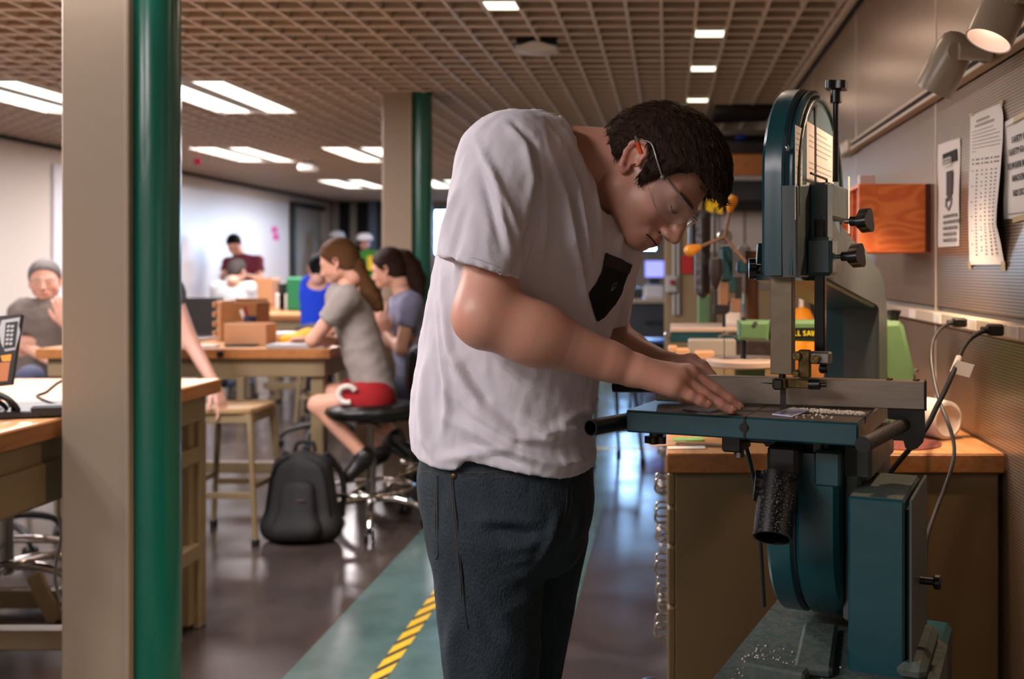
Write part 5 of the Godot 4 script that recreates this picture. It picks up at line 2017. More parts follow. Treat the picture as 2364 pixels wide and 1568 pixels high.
# ---------------------------------------------------------------- benches, stools, chairs and what lies about on the left
func workbench(x0: float, x1: float, d0: float, d1: float, label: String, leg_in := 0.16) -> Node3D:
	var t := thing("workbench", label, "workbench", Vector3((x0 + x1) / 2, 0, -(d0 + d1) / 2), "butcher block workbenches")
	var H := 0.92
	wpart("slab", Geo.new().span(Vector3(x0, H - 0.052, -d1), Vector3(x1, H - 0.0016, -d0), 0.003), M.butcher_edge, t)
	wpart("top_face", Geo.new().span(Vector3(x0 + 0.003, H - 0.0018, -d1 + 0.003), Vector3(x1 - 0.003, H, -d0 - 0.003)), M.butcher, t)
	var g := Geo.new()
	g.span(Vector3(x0 + 0.04, H - 0.15, -d1 + 0.04), Vector3(x1 - 0.04, H - 0.053, -d1 + 0.06), 0.003)
	g.span(Vector3(x0 + 0.04, H - 0.15, -d0 - 0.06), Vector3(x1 - 0.04, H - 0.053, -d0 - 0.04), 0.003)
	for x in [x0 + 0.05, x1 - 0.05]:
		g.span(Vector3(x - 0.01, H - 0.15, -d1 + 0.06), Vector3(x + 0.01, H - 0.053, -d0 - 0.06), 0.003)
	wpart("apron", g, M.bench_beige, t)
	for x in [x0 + 0.09, x1 - 0.09]:
		for d in [d0 + leg_in, d1 - leg_in]:
			g = Geo.new()
			g.span(Vector3(x - 0.035, 0.02, -d - 0.035), Vector3(x + 0.035, H - 0.054, -d + 0.035), 0.005)
			var lg := wpart("leg", g, M.bench_beige, t)
			wpart("foot", Geo.new().cyl(Vector3(x, 0, -d), Vector3(x, 0.022, -d), 0.03, 16), M.black_rubber, lg)
	wpart("stretcher", Geo.new().span(Vector3(x0 + 0.12, 0.18, -(d0 + d1) / 2 - 0.03), Vector3(x1 - 0.12, 0.24, -(d0 + d1) / 2 + 0.03), 0.005), M.bench_beige, t)
	return t


func drafting_chair(label: String, base_mat: Material, where: Vector3, turn: float, ring := true) -> Node3D:   # faces its own -x
	var t := thing("drafting_chair", label, "chair", where, "wheeled workshop chairs", turn)
	for k in 5:
		var a := TAU * k / 5 + 0.3
		var dir := Vector3(cos(a), 0, sin(a))
		var lg := part("leg", Geo.new().tube(smooth_path([Vector3(0, 0.155, 0) + dir * 0.03, Vector3(0, 0.15, 0) + dir * 0.14, Vector3(0, 0.115, 0) + dir * 0.25, Vector3(0, 0.07, 0) + dir * 0.29], 4), [0.022, 0.021, 0.02, 0.019, 0.018, 0.018, 0.017, 0.017, 0.016, 0.016, 0.015, 0.015, 0.014], 10), base_mat, t)
		var g := Geo.new()
		var side_ := dir.cross(Vector3.UP)
		var c := Vector3(0, 0.03, 0) + dir * 0.29
		for s in [-1.0, 1.0]:
			g.cyl(c + side_ * s * 0.008, c + side_ * s * 0.024, 0.03, 16, 0.003)
		g.cyl(c + Vector3(0, 0.01, 0), c + Vector3(0, 0.05, 0), 0.008, 8)
		part("caster", g, M.black_plastic, lg)
	part("gas_column", Geo.new().tube([Vector3(0, 0.12, 0), Vector3(0, 0.36, 0), Vector3(0, 0.361, 0), Vector3(0, 0.57, 0)], [0.026, 0.026, 0.016, 0.016], 16), M.steel, t)
	if ring:
		var pts := []
		for k in 41:
			pts.append(Vector3(cos(TAU * k / 40), 0, sin(TAU * k / 40)) * 0.21 + Vector3(0, 0.21, 0))
		var fr := part("foot_ring", Geo.new().tube(pts, 0.011, 10, false), M.chrome, t)
		for k in 3:
			var a := TAU * k / 3
			part("spoke", Geo.new().tube([Vector3(0, 0.25, 0), Vector3(cos(a) * 0.21, 0.21, sin(a) * 0.21)], 0.007, 8), M.chrome, fr)
	part("seat", Geo.new().turn([Vector2(0, 0), Vector2(0.15, 0.0), Vector2(0.215, 0.012), Vector2(0.235, 0.04), Vector2(0.225, 0.065), Vector2(0.17, 0.08), Vector2(0, 0.072)], Vector3(0, 0.57, 0), Vector3.UP, 40, 0.3), M.black_vinyl, t)
	part("seat_plate", Geo.new().box(Vector3(0.03, 0.56, 0), Vector3(0.2, 0.025, 0.16), 0.006), M.black_plastic, t)
	part("lever", Geo.new().tube([Vector3(0, 0.56, 0.08), Vector3(0.05, 0.55, 0.2)], 0.006, 8), M.black_plastic, t)
	part("back_stem", Geo.new().tube(smooth_path([Vector3(0.1, 0.56, 0), Vector3(0.24, 0.565, 0), Vector3(0.275, 0.62, 0), Vector3(0.27, 0.8, 0)], 5), 0.014, 10), M.black_plastic, t)
	var b := Geo.new()
	var n := 14
	for face in 2:   # padded back, slightly curved
		var s0 := b.v.size()
		for j in n + 1:
			for i in n + 1:
				var u := (float(i) / n - 0.5) * 2
				var v := (float(j) / n - 0.5) * 2
				var m := maxf(absf(u), absf(v))
				var l := Vector2(u, v).length()
				var q := Vector2(u, v) * (m / l if l > 0.001 else 1.0)
				q = q.lerp(Vector2(u, v), 0.45)
				var th := 0.034 * sqrt(maxf(0.0, 1.0 - pow(q.length() / 1.25, 4.0))) if m < 0.999 else 0.0
				var x := 0.235 - 0.05 * q.x * q.x + (th if face else -th)
				b.vert(Vector3(x, 0.8 + q.y * 0.14, q.x * 0.19), Vector3(1 if face else -1, q.y * 0.4, q.x * 0.5))
		for j in n:
			for i in n:
				var q := s0 + j * (n + 1) + i
				b.tri(q, q + 1, q + n + 2)
				b.tri(q, q + n + 2, q + n + 1)
	part("backrest", b, M.black_vinyl, t)
	return t


func metal_stool(label: String, where: Vector3, turn: float, seat_mat: Material, leg_mat: Material) -> Node3D:
	var t := thing("stool", label, "stool", where, "", turn)
	var H := 0.66
	var pl := []
	for k in 32:
		var a := TAU * k / 32
		var c := Vector2(cos(a), sin(a))
		pl.append(c * 0.165 / pow(pow(absf(c.x), 5) + pow(absf(c.y), 5), 0.2))
	var g := Geo.new()
	g.xf = Transform3D(Basis(Vector3.RIGHT, Vector3(0, 0, -1), Vector3.UP), Vector3.ZERO)
	g.prism(pl, H - 0.028, H, 0.006)
	part("seat", g, seat_mat, t)
	g = Geo.new()
	for q in [[1, 0], [-1, 0], [0, 1], [0, -1]]:
		g.box(Vector3(q[0] * 0.148, H - 0.05, q[1] * 0.148), Vector3(0.006 if q[0] else 0.29, 0.045, 0.006 if q[1] else 0.29), 0.002)
	part("seat_rim", g, leg_mat, t)
	for sx in [-1.0, 1.0]:
		for sz in [-1.0, 1.0]:
			var a := Vector3(sx * 0.135, H - 0.03, sz * 0.135)
			var b := Vector3(sx * 0.185, 0.02, sz * 0.185)
			var lg := part("leg", Geo.new().tube([a, b], [0.017, 0.013], 8), leg_mat, t)
			part("foot", Geo.new().cyl(b - Vector3(0, 0.02, 0), b + Vector3(0, 0.012, 0), 0.019, 12), M.black_rubber, lg)
	for q in [[1, 0, 0.28], [-1, 0, 0.28], [0, 1, 0.24], [0, -1, 0.24]]:
		var r := lerpf(0.185, 0.135, q[2] / H)
		var a := Vector3(q[0] * r - (0 if q[0] else r), q[2], q[1] * r - (0 if q[1] else r))
		var b := Vector3(q[0] * r + (0 if q[0] else r), q[2], q[1] * r + (0 if q[1] else r))
		part("rung", Geo.new().box((a + b) / 2, Vector3(0.014 if q[0] else 2 * r, 0.03, 0.014 if q[1] else 2 * r), 0.003), leg_mat, t)
	return t


func laptop(label: String, where: Vector3, turn: float, open_deg: float, base_mat: Material) -> Node3D:   # screen faces its own +z
	var t := thing("laptop", label, "laptop", where, "", turn)
	part("base", Geo.new().box(Vector3(0, 0.009, 0.12), Vector3(0.34, 0.018, 0.24), 0.004), base_mat, t)
	part("keyboard", Geo.new().box(Vector3(0, 0.0185, 0.09), Vector3(0.29, 0.002, 0.11)), M.black_plastic, t)
	var bs := Basis(Vector3.RIGHT, -deg_to_rad(open_deg - 90.0))
	var g := Geo.new()
	g.xf = Transform3D(bs, Vector3(0, 0.018, 0))
	g.box(Vector3(0, 0.115, -0.004), Vector3(0.34, 0.23, 0.008), 0.003)
	var lid := part("lid", g, M.black_plastic, t)
	g = Geo.new()
	g.xf = Transform3D(bs, Vector3(0, 0.018, 0))
	g.box(Vector3(0, 0.12, 0.0005), Vector3(0.31, 0.19, 0.0012))
	part("screen", g, paint("screen_off", Color(0.02, 0.02, 0.022), 0.3), lid)
	return t


func left_side() -> void:
	# bench A, nearest, cut by the left edge and the near column
	var a := workbench(-3.3, -1.70, 2.3, 3.8, "nearest butcher block workbench, at the left edge with the stickered laptop", 0.1)
	wpart("drawer_box", Geo.new().span(Vector3(-2.3, 0.68, -2.98), Vector3(-1.735, 0.866, -2.33), 0.004), M.bench_beige, a)
	wpart("drawer_front", Geo.new().span(Vector3(-1.735, 0.69, -2.97), Vector3(-1.722, 0.80, -2.34), 0.003), M.bench_beige, a)
	for y in [0.65, 0.29]:
		wpart("rung", Geo.new().span(Vector3(-1.79, y - 0.03, -3.70), Vector3(-1.735, y + 0.03, -3.56), 0.004), M.bench_beige, a)
	wpart("leg", Geo.new().span(Vector3(-1.79, 0.0, -3.57), Vector3(-1.735, 0.77, -3.51), 0.005), M.bench_beige, a)
	wpart("leg", Geo.new().span(Vector3(-1.79, 0.0, -3.755), Vector3(-1.735, 0.77, -3.70), 0.005), M.bench_beige, a)
	wpart("foot_beam", Geo.new().span(Vector3(-3.2, 0.02, -3.92), Vector3(-2.36, 0.09, -3.86), 0.005), M.bench_beige, a)
	single("floor_plate", Geo.new().box(Vector3(-2.36, 0.09, -3.78), Vector3(0.06, 0.2, 0.02), 0.003, Basis(Vector3.BACK, 0.45)), M.bench_beige, "slanted beige plate on the floor under the nearest workbench", "plate")
	var b := workbench(-3.3, -1.76, 5.2, 6.15, "middle butcher block workbench where the two women sit", 0.1)
	workbench(-5.1, -4.15, 10.55, 11.6, "far butcher block workbench in front of the maroon shirt")
	workbench(-4.0, -2.6, 9.0, 10.2, "far butcher block workbench behind the woman in grey")
	# stickered laptop
	var lp := at(8, 905, 2.75)
	lp.y = 0.9205
	var lt := thing("laptop", "open dark laptop with stickers on its lid at the left edge", "laptop", lp)
	var lid := []
	for q in [[-150, 744], [50, 725], [26, 885], [-160, 905]]:
		lid.append(at(q[0], q[1], 2.7 + (885 - q[1]) * 0.0006))
	var nrm: Vector3 = (lid[1] - lid[0]).cross(lid[3] - lid[0]).normalized()
	if nrm.z < 0:
		nrm = -nrm
	var g := Geo.new()
	g.poly(lid, nrm)
	var backs := []
	for q in lid:
		backs.append(q - nrm * 0.012)
	g.poly(backs, -nrm)
	for i in 4:
		var j := (i + 1) % 4
		g.poly([lid[i], lid[j], backs[j], backs[i]], (lid[i] + lid[j]) / 2 - (lid[0] + lid[2]) / 2)
	var lm := wpart("lid", g, paint("lid_dark", Color(0.07, 0.06, 0.05), 0.4), lt)
	wpart("base", Geo.new().box(Vector3(lp.x - 0.12, 0.931, lp.z - 0.12), Vector3(0.36, 0.02, 0.24), 0.004, Basis(Vector3.UP, 0.2)), M.black_plastic, lt)
	var sp := func(px: float, py: float) -> Vector3: return at(px, py, 2.7 + (885 - py) * 0.0006) + nrm * 0.0012
	var st := Geo.new().poly([sp.call(4, 740), sp.call(47, 733), sp.call(44, 752), sp.call(47, 768), sp.call(36, 808), sp.call(12, 812), sp.call(3, 792), sp.call(-2, 765)], nrm)
	var s1 := wpart("sticker", st, M.light_grey, lm, "shield-shaped grey and black sticker")
	var sp2 := func(px: float, py: float) -> Vector3: return at(px, py, 2.7 + (885 - py) * 0.0006) + nrm * 0.002
	wpart("sticker_field", Geo.new().poly([sp2.call(14, 746), sp2.call(43, 742), sp2.call(36, 802), sp2.call(9, 806)], nrm), M.ink, lt)
	st = Geo.new()
	for i in 5:
		for k in 2:
			st.poly([sp2.call(18 + k * 9 - i, 752 + i * 10), sp2.call(25 + k * 9 - i, 751 + i * 10), sp2.call(24 + k * 9 - i, 757 + i * 10), sp2.call(17 + k * 9 - i, 758 + i * 10)], nrm)
	for i in st.v.size():
		st.v[i] += nrm * 0.0008
	wpart("sticker_print", st, M.light_grey, lt)
	wpart("sticker", Geo.new().poly([sp.call(-8, 752), sp.call(3, 754), sp.call(5, 763), sp.call(0, 772), sp.call(-10, 770)], nrm), paint("sticker_blue", Color(0.1, 0.5, 0.7), 0.5), lm, "blue round sticker")
	wpart("sticker", Geo.new().poly([sp.call(2, 822), sp.call(27, 818), sp.call(25, 834), sp.call(6, 835)], nrm), M.tool_yellow, lm, "yellow and orange sticker")
	wpart("sticker", Geo.new().poly([sp.call(0, 838), sp.call(24, 836), sp.call(18, 880), sp.call(-6, 882)], nrm), paint("sticker_orange", Color(0.62, 0.36, 0.16), 0.5), lm, "brown and orange sticker")
	# charger and coiled cable
	var ch := at(40, 905, 2.82)
	ch.y = 0.92
	g = Geo.new()
	g.box(ch + Vector3(0.1, 0.018, 0.0), Vector3(0.1, 0.034, 0.05), 0.006, Basis(Vector3.UP, 0.3))
	var cg := thing("laptop_charger", "black laptop charger with its coiled cable on the nearest workbench", "charger", ch)
	wpart("brick", g, M.black_plastic, cg)
	var coil := []
	rnd.seed = 11
	for k in 110:
		var u := k / 109.0
		var aa := u * TAU * 6.5
		var rr := 0.045 + 0.014 * sin(aa * 0.37 + 1.0)
		coil.append(ch + Vector3(-0.05 + cos(aa) * rr * 1.1 + 0.02 * sin(u * 9.0), 0.036 + sin(aa) * rr * 0.62 + 0.0, sin(aa * 1.0 + 0.8) * 0.035 + 0.02 * cos(u * 7.0)))
	for k in coil.size():
		coil[k].y = maxf(coil[k].y, 0.926)
	wpart("coiled_cable", Geo.new().tube(coil, 0.0052, 8), M.black_rubber, cg)
	var tail := [ch + Vector3(0.15, 0.018, -0.01)]
	for q in [[88, 918, 2.9], [108, 905, 2.95], [138, 882, 3.05], [190, 860, 3.2]]:
		var p := at(q[0], q[1], q[2])
		p.y = maxf(p.y, 0.925)
		tail.append(p)
	wpart("cable", Geo.new().tube(smooth_path(tail, 5), 0.0045, 8), M.black_rubber, cg)
	# outlet box and hanging white cord on the bench end
	var ob := thing("outlet_box", "small metal outlet box on the edge of the nearest workbench with a hanging white cord", "outlet", Vector3(-1.70, 0.9, -2.93))
	wpart("box", Geo.new().box(Vector3(-1.712, 0.935, -2.9), Vector3(0.03, 0.028, 0.09), 0.004), M.light_grey, ob)
	var wc := []
	for q in [[130, 940, 2.92], [142, 970, 2.9], [148, 1020, 2.9], [146, 1075, 2.9], [138, 1120, 2.9], [135, 1180, 2.9], [141, 1240, 2.9], [130, 1300, 2.9], [128, 1345, 2.9], [142, 1390, 2.9]]:
		wc.append(at(q[0], q[1], q[2]))
	wpart("cord", Geo.new().tube(smooth_path(wc, 5), 0.0045, 8), M.light_grey, ob)
	# on the middle bench
	var TB := 0.9205
	var lb := at(447, 775, 5.95)
	lb.y = TB
	laptop("open black laptop on the middle workbench, beside the near green pipe", lb, -0.12, 98, M.light_grey)
	var card := grained("cardboard", [Color(0.5, 0.32, 0.16), Color(0.56, 0.37, 0.2)], Vector3(2, 2, 2), 0.8, 61, 0.03)
	var tanb := paint("tan_box", Color(0.72, 0.52, 0.36), 0.6)
	var s := 5.75 / F
	var bx := thing("brown_box", "tall brown wooden box standing open on the middle workbench", "box", Vector3(at(548, 0, 5.75).x, TB, -5.8))
	var p0 := at(509, 691, 5.75)
	var p1 := at(592, 775, 5.75)
	wpart("front_panel", Geo.new().span(Vector3(p0.x, TB, -5.765), Vector3(p1.x, p0.y - 0.02, -5.75), 0.002), card, bx)
	wpart("back_panel", Geo.new().span(Vector3(p0.x, TB, -5.96), Vector3(p1.x - 0.02, p0.y, -5.945), 0.002), card, bx)
	wpart("side_panel", Geo.new().span(Vector3(p0.x - 0.03, TB, -5.945), Vector3(p0.x, p0.y - 0.01, -5.765), 0.002), M.pale_wood, bx)
	wpart("side_panel", Geo.new().span(Vector3(p1.x - 0.014, TB, -5.945), Vector3(p1.x, p0.y - 0.02, -5.765), 0.002), card, bx)
	for k in 4:
		var y := TB + 0.03 + k * 0.055
		wpart("finger_joint", Geo.new().span(Vector3(p0.x - 0.042, y, -5.80), Vector3(p0.x - 0.03, y + 0.03, -5.74), 0.003), M.pale_wood, bx)
	p0 = at(517, 748, 5.42)
	p1 = at(614, 797, 5.42)
	var tb := thing("tan_box", "small open tan wooden box at the front of the middle workbench", "box", Vector3((p0.x + p1.x) / 2, TB, -5.46))
	wpart("front_panel", Geo.new().span(Vector3(p0.x, TB, -5.43), Vector3(p1.x, p0.y, -5.42), 0.002), tanb, tb)
	wpart("back_panel", Geo.new().span(Vector3(p0.x, TB, -5.57), Vector3(p1.x, p0.y, -5.56), 0.002), tanb, tb)
	wpart("side_panel", Geo.new().span(Vector3(p0.x, TB, -5.56), Vector3(p0.x + 0.01, p0.y, -5.43), 0.002), M.rail_cream, tb)
	wpart("side_panel", Geo.new().span(Vector3(p1.x - 0.01, TB, -5.56), Vector3(p1.x, p0.y, -5.43), 0.002), tanb, tb)
	wpart("base_panel", Geo.new().span(Vector3(p0.x + 0.01, TB, -5.56), Vector3(p1.x - 0.01, TB + 0.008, -5.43)), tanb, tb)
	var cup := at(577, 742, 5.64)
	var ct := thing("pen_cup", "dark blue cup between the brown and tan boxes", "cup", Vector3(cup.x, TB, cup.z))
	wpart("cup", Geo.new().turn([Vector2(0, 0), Vector2(0.032, 0), Vector2(0.036, 0.15), Vector2(0.033, 0.15), Vector2(0.03, 0.01)], Vector3(cup.x, TB, cup.z), Vector3.UP, 20), paint("cup_blue", Color(0.1, 0.12, 0.22), 0.4), ct)
	for q in [[-0.02, -0.07, "paper", "white"], [0.0, -0.05, "alarm_red", "red"]]:
		var pen := Geo.new().tube([Vector3(cup.x + 0.012, TB + 0.03, cup.z + (0.01 if q[0] < 0 else -0.01)), Vector3(cup.x + q[0] - 0.03, TB + 0.205 + q[0], cup.z)], 0.009, 10)
		single("marker_pen", pen, M[q[2]], "%s marker pen leaning out of the dark blue cup" % q[3], "pen", "marker pens")
	# yellow glove-like cloth, papers, tablet
	var yc := Sdf.new(Vector3(-2.25, 0.9, -5.75), Vector3(-1.8, 1.05, -5.4), 0.01)
	var ya := at(650, 785, 5.55)
	var yb := at(712, 776, 5.6)
	ya.y = TB + 0.02
	yb.y = TB + 0.035
	yc.cap(ya, yb, 0.026, 0.045, 0.03).cap(yb, yb + Vector3(0.06, -0.005, 0.02), 0.045, 0.04, 0.03).cap(ya + Vector3(0.03, 0, 0.04), yb + Vector3(0, -0.01, 0.05), 0.02, 0.03, 0.03).cut(Vector3(0, TB, 0), Vector3.DOWN, yb, 0.4)
	single("yellow_cloth", yc.skin(), paint("cloth_yellow", Color(0.85, 0.62, 0.05), 0.8), "bunched bright yellow cloth on the middle workbench by the woman's elbow", "cloth")
	var flat := [["paper_sheet", [457, 798, 5.32], [0.2, 0.012, 0.1], "paper", "white paper pad at the left front edge of the middle workbench", "paper"], ["paper_sheet", [640, 762, 6.1], [0.24, 0.03, 0.12], "board_white", "white papers behind the yellow cloth", "paper"], ["tablet", [690, 802, 5.3], [0.3, 0.02, 0.14], "light_grey", "closed grey laptop under the woman's forearm", "laptop"], ["dark_pad", [558, 801, 5.36], [0.16, 0.012, 0.06], "black_plastic", "flat dark tool in front of the tan box", "tool"]]
	for q in flat:
		var o := at(q[1][0], q[1][1], q[1][2])
		o.y = TB + q[2][1] / 2
		single(q[0], Geo.new().box(o, Vector3(q[2][0], q[2][1], q[2][2]), 0.003, Basis(Vector3.UP, 0.06)), M[q[3]], q[4], q[5])
	single("clip", Geo.new().box(at(508, 817, 5.19) + Vector3(0, 0, 0.0), Vector3(0.035, 0.03, 0.014), 0.004), M.black_plastic, "small black clip on the front edge of the middle workbench", "clip")
	# far tables: boxes and clutter
	var far := [["carton", [580, 642, 628, 705], 11.1, 0.3, "tan_box", "tan carton in front of the maroon shirt", "box"], ["carton", [630, 656, 650, 700], 11.3, 0.2, "cardboard", "small brown carton right of the tan carton", "box"], ["paper_pile", [634, 676, 674, 690], 9.9, 0.2, "paper", "low white pile on the far workbench", "papers"], ["green_bag", [660, 640, 700, 662], 9.8, 0.15, "bag_green", "green bag on the far workbench left of the blue shirt", "bag"], ["black_case", [640, 650, 662, 676], 9.9, 0.12, "black_plastic", "dark case left of the green bag", "case"]]
	paint("bag_green", Color(0.05, 0.42, 0.25), 0.7)
	for q in far:
		var p := at(q[1][0], q[1][1], q[2])
		var r := at(q[1][2], q[1][3], q[2])
		single(q[0], Geo.new().span(Vector3(p.x, 0.9205, -q[2] - q[3]), Vector3(r.x, maxf(p.y, 0.99), -q[2]), 0.02), M[q[4]], q[5], q[6])
	# chairs and stools
	drafting_chair("black wheeled chair with chrome foot ring under the woman in grey", M.chrome, Vector3(-1.53, 0, -5.15), 0.25)
	drafting_chair("black wheeled chair of the second woman, half hidden by the student", M.chrome, Vector3(-1.38, 0, -5.95), 0.25)
	drafting_chair("wheeled chair with chrome foot ring at the left edge under the nearest workbench", M.chrome, Vector3(-2.64, 0, -3.98), 2.8)
	drafting_chair("black-based wheeled chair left of the near column, beyond the chrome ring", M.black_plastic, Vector3(-3.2, 0, -4.72), -1.4, false)
	drafting_chair("grey-blue backed chair beyond the middle workbench", M.black_plastic, Vector3(-2.62, 0, -7.55), -1.3, false)
	var st2 := metal_stool("cream metal stool with wooden seat beside the black backpack", Vector3(-2.17, 0, -4.99), 0.0, M.seat_tan, M.bench_beige)
	metal_stool("far stool with blue seat at the end of the walkway", Vector3(-0.13, 0, -9.6), 0.3, paint("seat_blue", Color(0.3, 0.5, 0.85), 0.3), M.black_plastic)
	metal_stool("far stool standing right behind the student's waist", Vector3(-0.42, 0, -6.9), 0.5, M.light_grey, M.frame_dark)
	backpack()
	# things hanging from the ceiling
	var hs := at(1240, 112, 4.86)
	var hg := thing("ceiling_sensor", "white curved unit hanging from the ceiling grid beside a square downlight", "sensor", hs)
	g = Geo.new()
	var prof := []
	for i in 13:
		var u := i / 12.0
		prof.append(Vector2((u - 0.5) * 0.2, 0.012 + 0.012 * cos((u - 0.5) * PI * 2)))
	for i in 13:
		var u := 1.0 - i / 12.0
		prof.append(Vector2((u - 0.5) * 0.2, -0.026 + 0.01 * pow(absf(u - 0.5) * 2, 2.0)))
	g.xf = Transform3D(Basis(), hs)
	g.prism(prof, -0.06, 0.06, 0.004)
	wpart("body", g, M.white_metal, hg)
	wpart("bracket", Geo.new().box(hs + Vector3(0, 0.035, 0), Vector3(0.2, 0.03, 0.05), 0.004), M.black_plastic, hg)
	var sd := at(712, 386, 10.3)
	hg = thing("smoke_detector", "small white box hanging under the far ceiling", "sensor", sd)
	wpart("body", Geo.new().box(sd + Vector3(0, -0.005, 0), Vector3(0.17, 0.075, 0.17), 0.02), M.white_metal, hg)
	wpart("neck", Geo.new().box(sd + Vector3(0, 0.045, 0), Vector3(0.08, 0.05, 0.08), 0.004), M.black_plastic, hg)
	var pk := at(456, 373, 9.0)
	var pt := thing("ceiling_tag", "bright pink tag hanging from the ceiling grid", "tag", pk)
	wpart("tag", Geo.new().box(pk, Vector3(0.06, 0.06, 0.004), 0.001), paint("tag_pink", Color(0.85, 0.08, 0.3), 0.6), pt)
	wpart("string", Geo.new().tube([pk + Vector3(0, 0.03, 0), Vector3(pk.x, CEIL + 0.01, pk.z)], 0.002, 6), M.tag_pink, pt)


func backpack() -> void:
	var c := at(697, 1250, 4.9)
	c.y = 0
	var t := thing("backpack", "black backpack standing on the floor by the stool", "backpack", c)
	var m := bumpy(paint("pack_black", Color(0.02, 0.02, 0.021), 0.75), 5, 0.15, 4.0, 0.4)
	var s := Sdf.new(c + Vector3(-0.25, -0.03, -0.22), c + Vector3(0.25, 0.52, 0.22), 0.011)
	s.cap(c + Vector3(-0.12, 0.07, 0), c + Vector3(0.12, 0.07, 0), 0.07, 0.07, 0.05)
	s.cap(c + Vector3(-0.125, 0.08, 0), c + Vector3(-0.085, 0.36, -0.01), 0.065, 0.06, 0.05)
	s.cap(c + Vector3(0.125, 0.08, 0), c + Vector3(0.085, 0.36, -0.01), 0.065, 0.06, 0.05)
	s.cap(c + Vector3(0, 0.1, 0), c + Vector3(0, 0.375, -0.01), 0.085, 0.07, 0.05)
	s.cut(Vector3(0, 0.004, 0), Vector3.DOWN, c, 0.6)
	wpart("body", s.skin(), m, t)
	s = Sdf.new(c + Vector3(-0.16, -0.01, 0.0), c + Vector3(0.16, 0.36, 0.18), 0.01)
	s.cap(c + Vector3(-0.075, 0.075, 0.075), c + Vector3(0.075, 0.075, 0.075), 0.05, 0.05, 0.04)
	s.cap(c + Vector3(-0.06, 0.08, 0.07), c + Vector3(-0.05, 0.27, 0.05), 0.045, 0.035, 0.04)
	s.cap(c + Vector3(0.06, 0.08, 0.07), c + Vector3(0.05, 0.27, 0.05), 0.045, 0.035, 0.04)
	s.cap(c + Vector3(0, 0.08, 0.075), c + Vector3(0, 0.28, 0.05), 0.05, 0.04, 0.04)
	s.cut(Vector3(0, 0.006, 0), Vector3.DOWN, c, 0.6)
	wpart("front_pocket", s.skin(), m, t)
	var g := Geo.new()
	g.tube(smooth_path([c + Vector3(-0.05, 0.43, -0.04), c + Vector3(-0.035, 0.475, -0.045), c + Vector3(0.035, 0.475, -0.045), c + Vector3(0.05, 0.43, -0.04)], 5), 0.011, 8)
	wpart("grab_handle", g, m, t)
	for sx in [-1.0, 1.0]:
		wpart("strap", Geo.new().tube(smooth_path([c + Vector3(sx * 0.1, 0.42, -0.06), c + Vector3(sx * 0.16, 0.3, -0.11), c + Vector3(sx * 0.17, 0.15, -0.1), c + Vector3(sx * 0.14, 0.05, -0.06)], 5), 0.016, 8), m, t)
		wpart("seam_piping", Geo.new().tube(smooth_path([c + Vector3(sx * 0.165, 0.04, 0.05), c + Vector3(sx * 0.15, 0.2, 0.052), c + Vector3(sx * 0.12, 0.36, 0.05), c + Vector3(sx * 0.05, 0.425, 0.04)], 5), 0.006, 8), M.black_plastic, t)
	wpart("logo_patch", Geo.new().box(c + Vector3(0.03, 0.22, 0.103), Vector3(0.04, 0.014, 0.006), 0.002), paint("patch_grey", Color(0.25, 0.18, 0.2), 0.7), t)


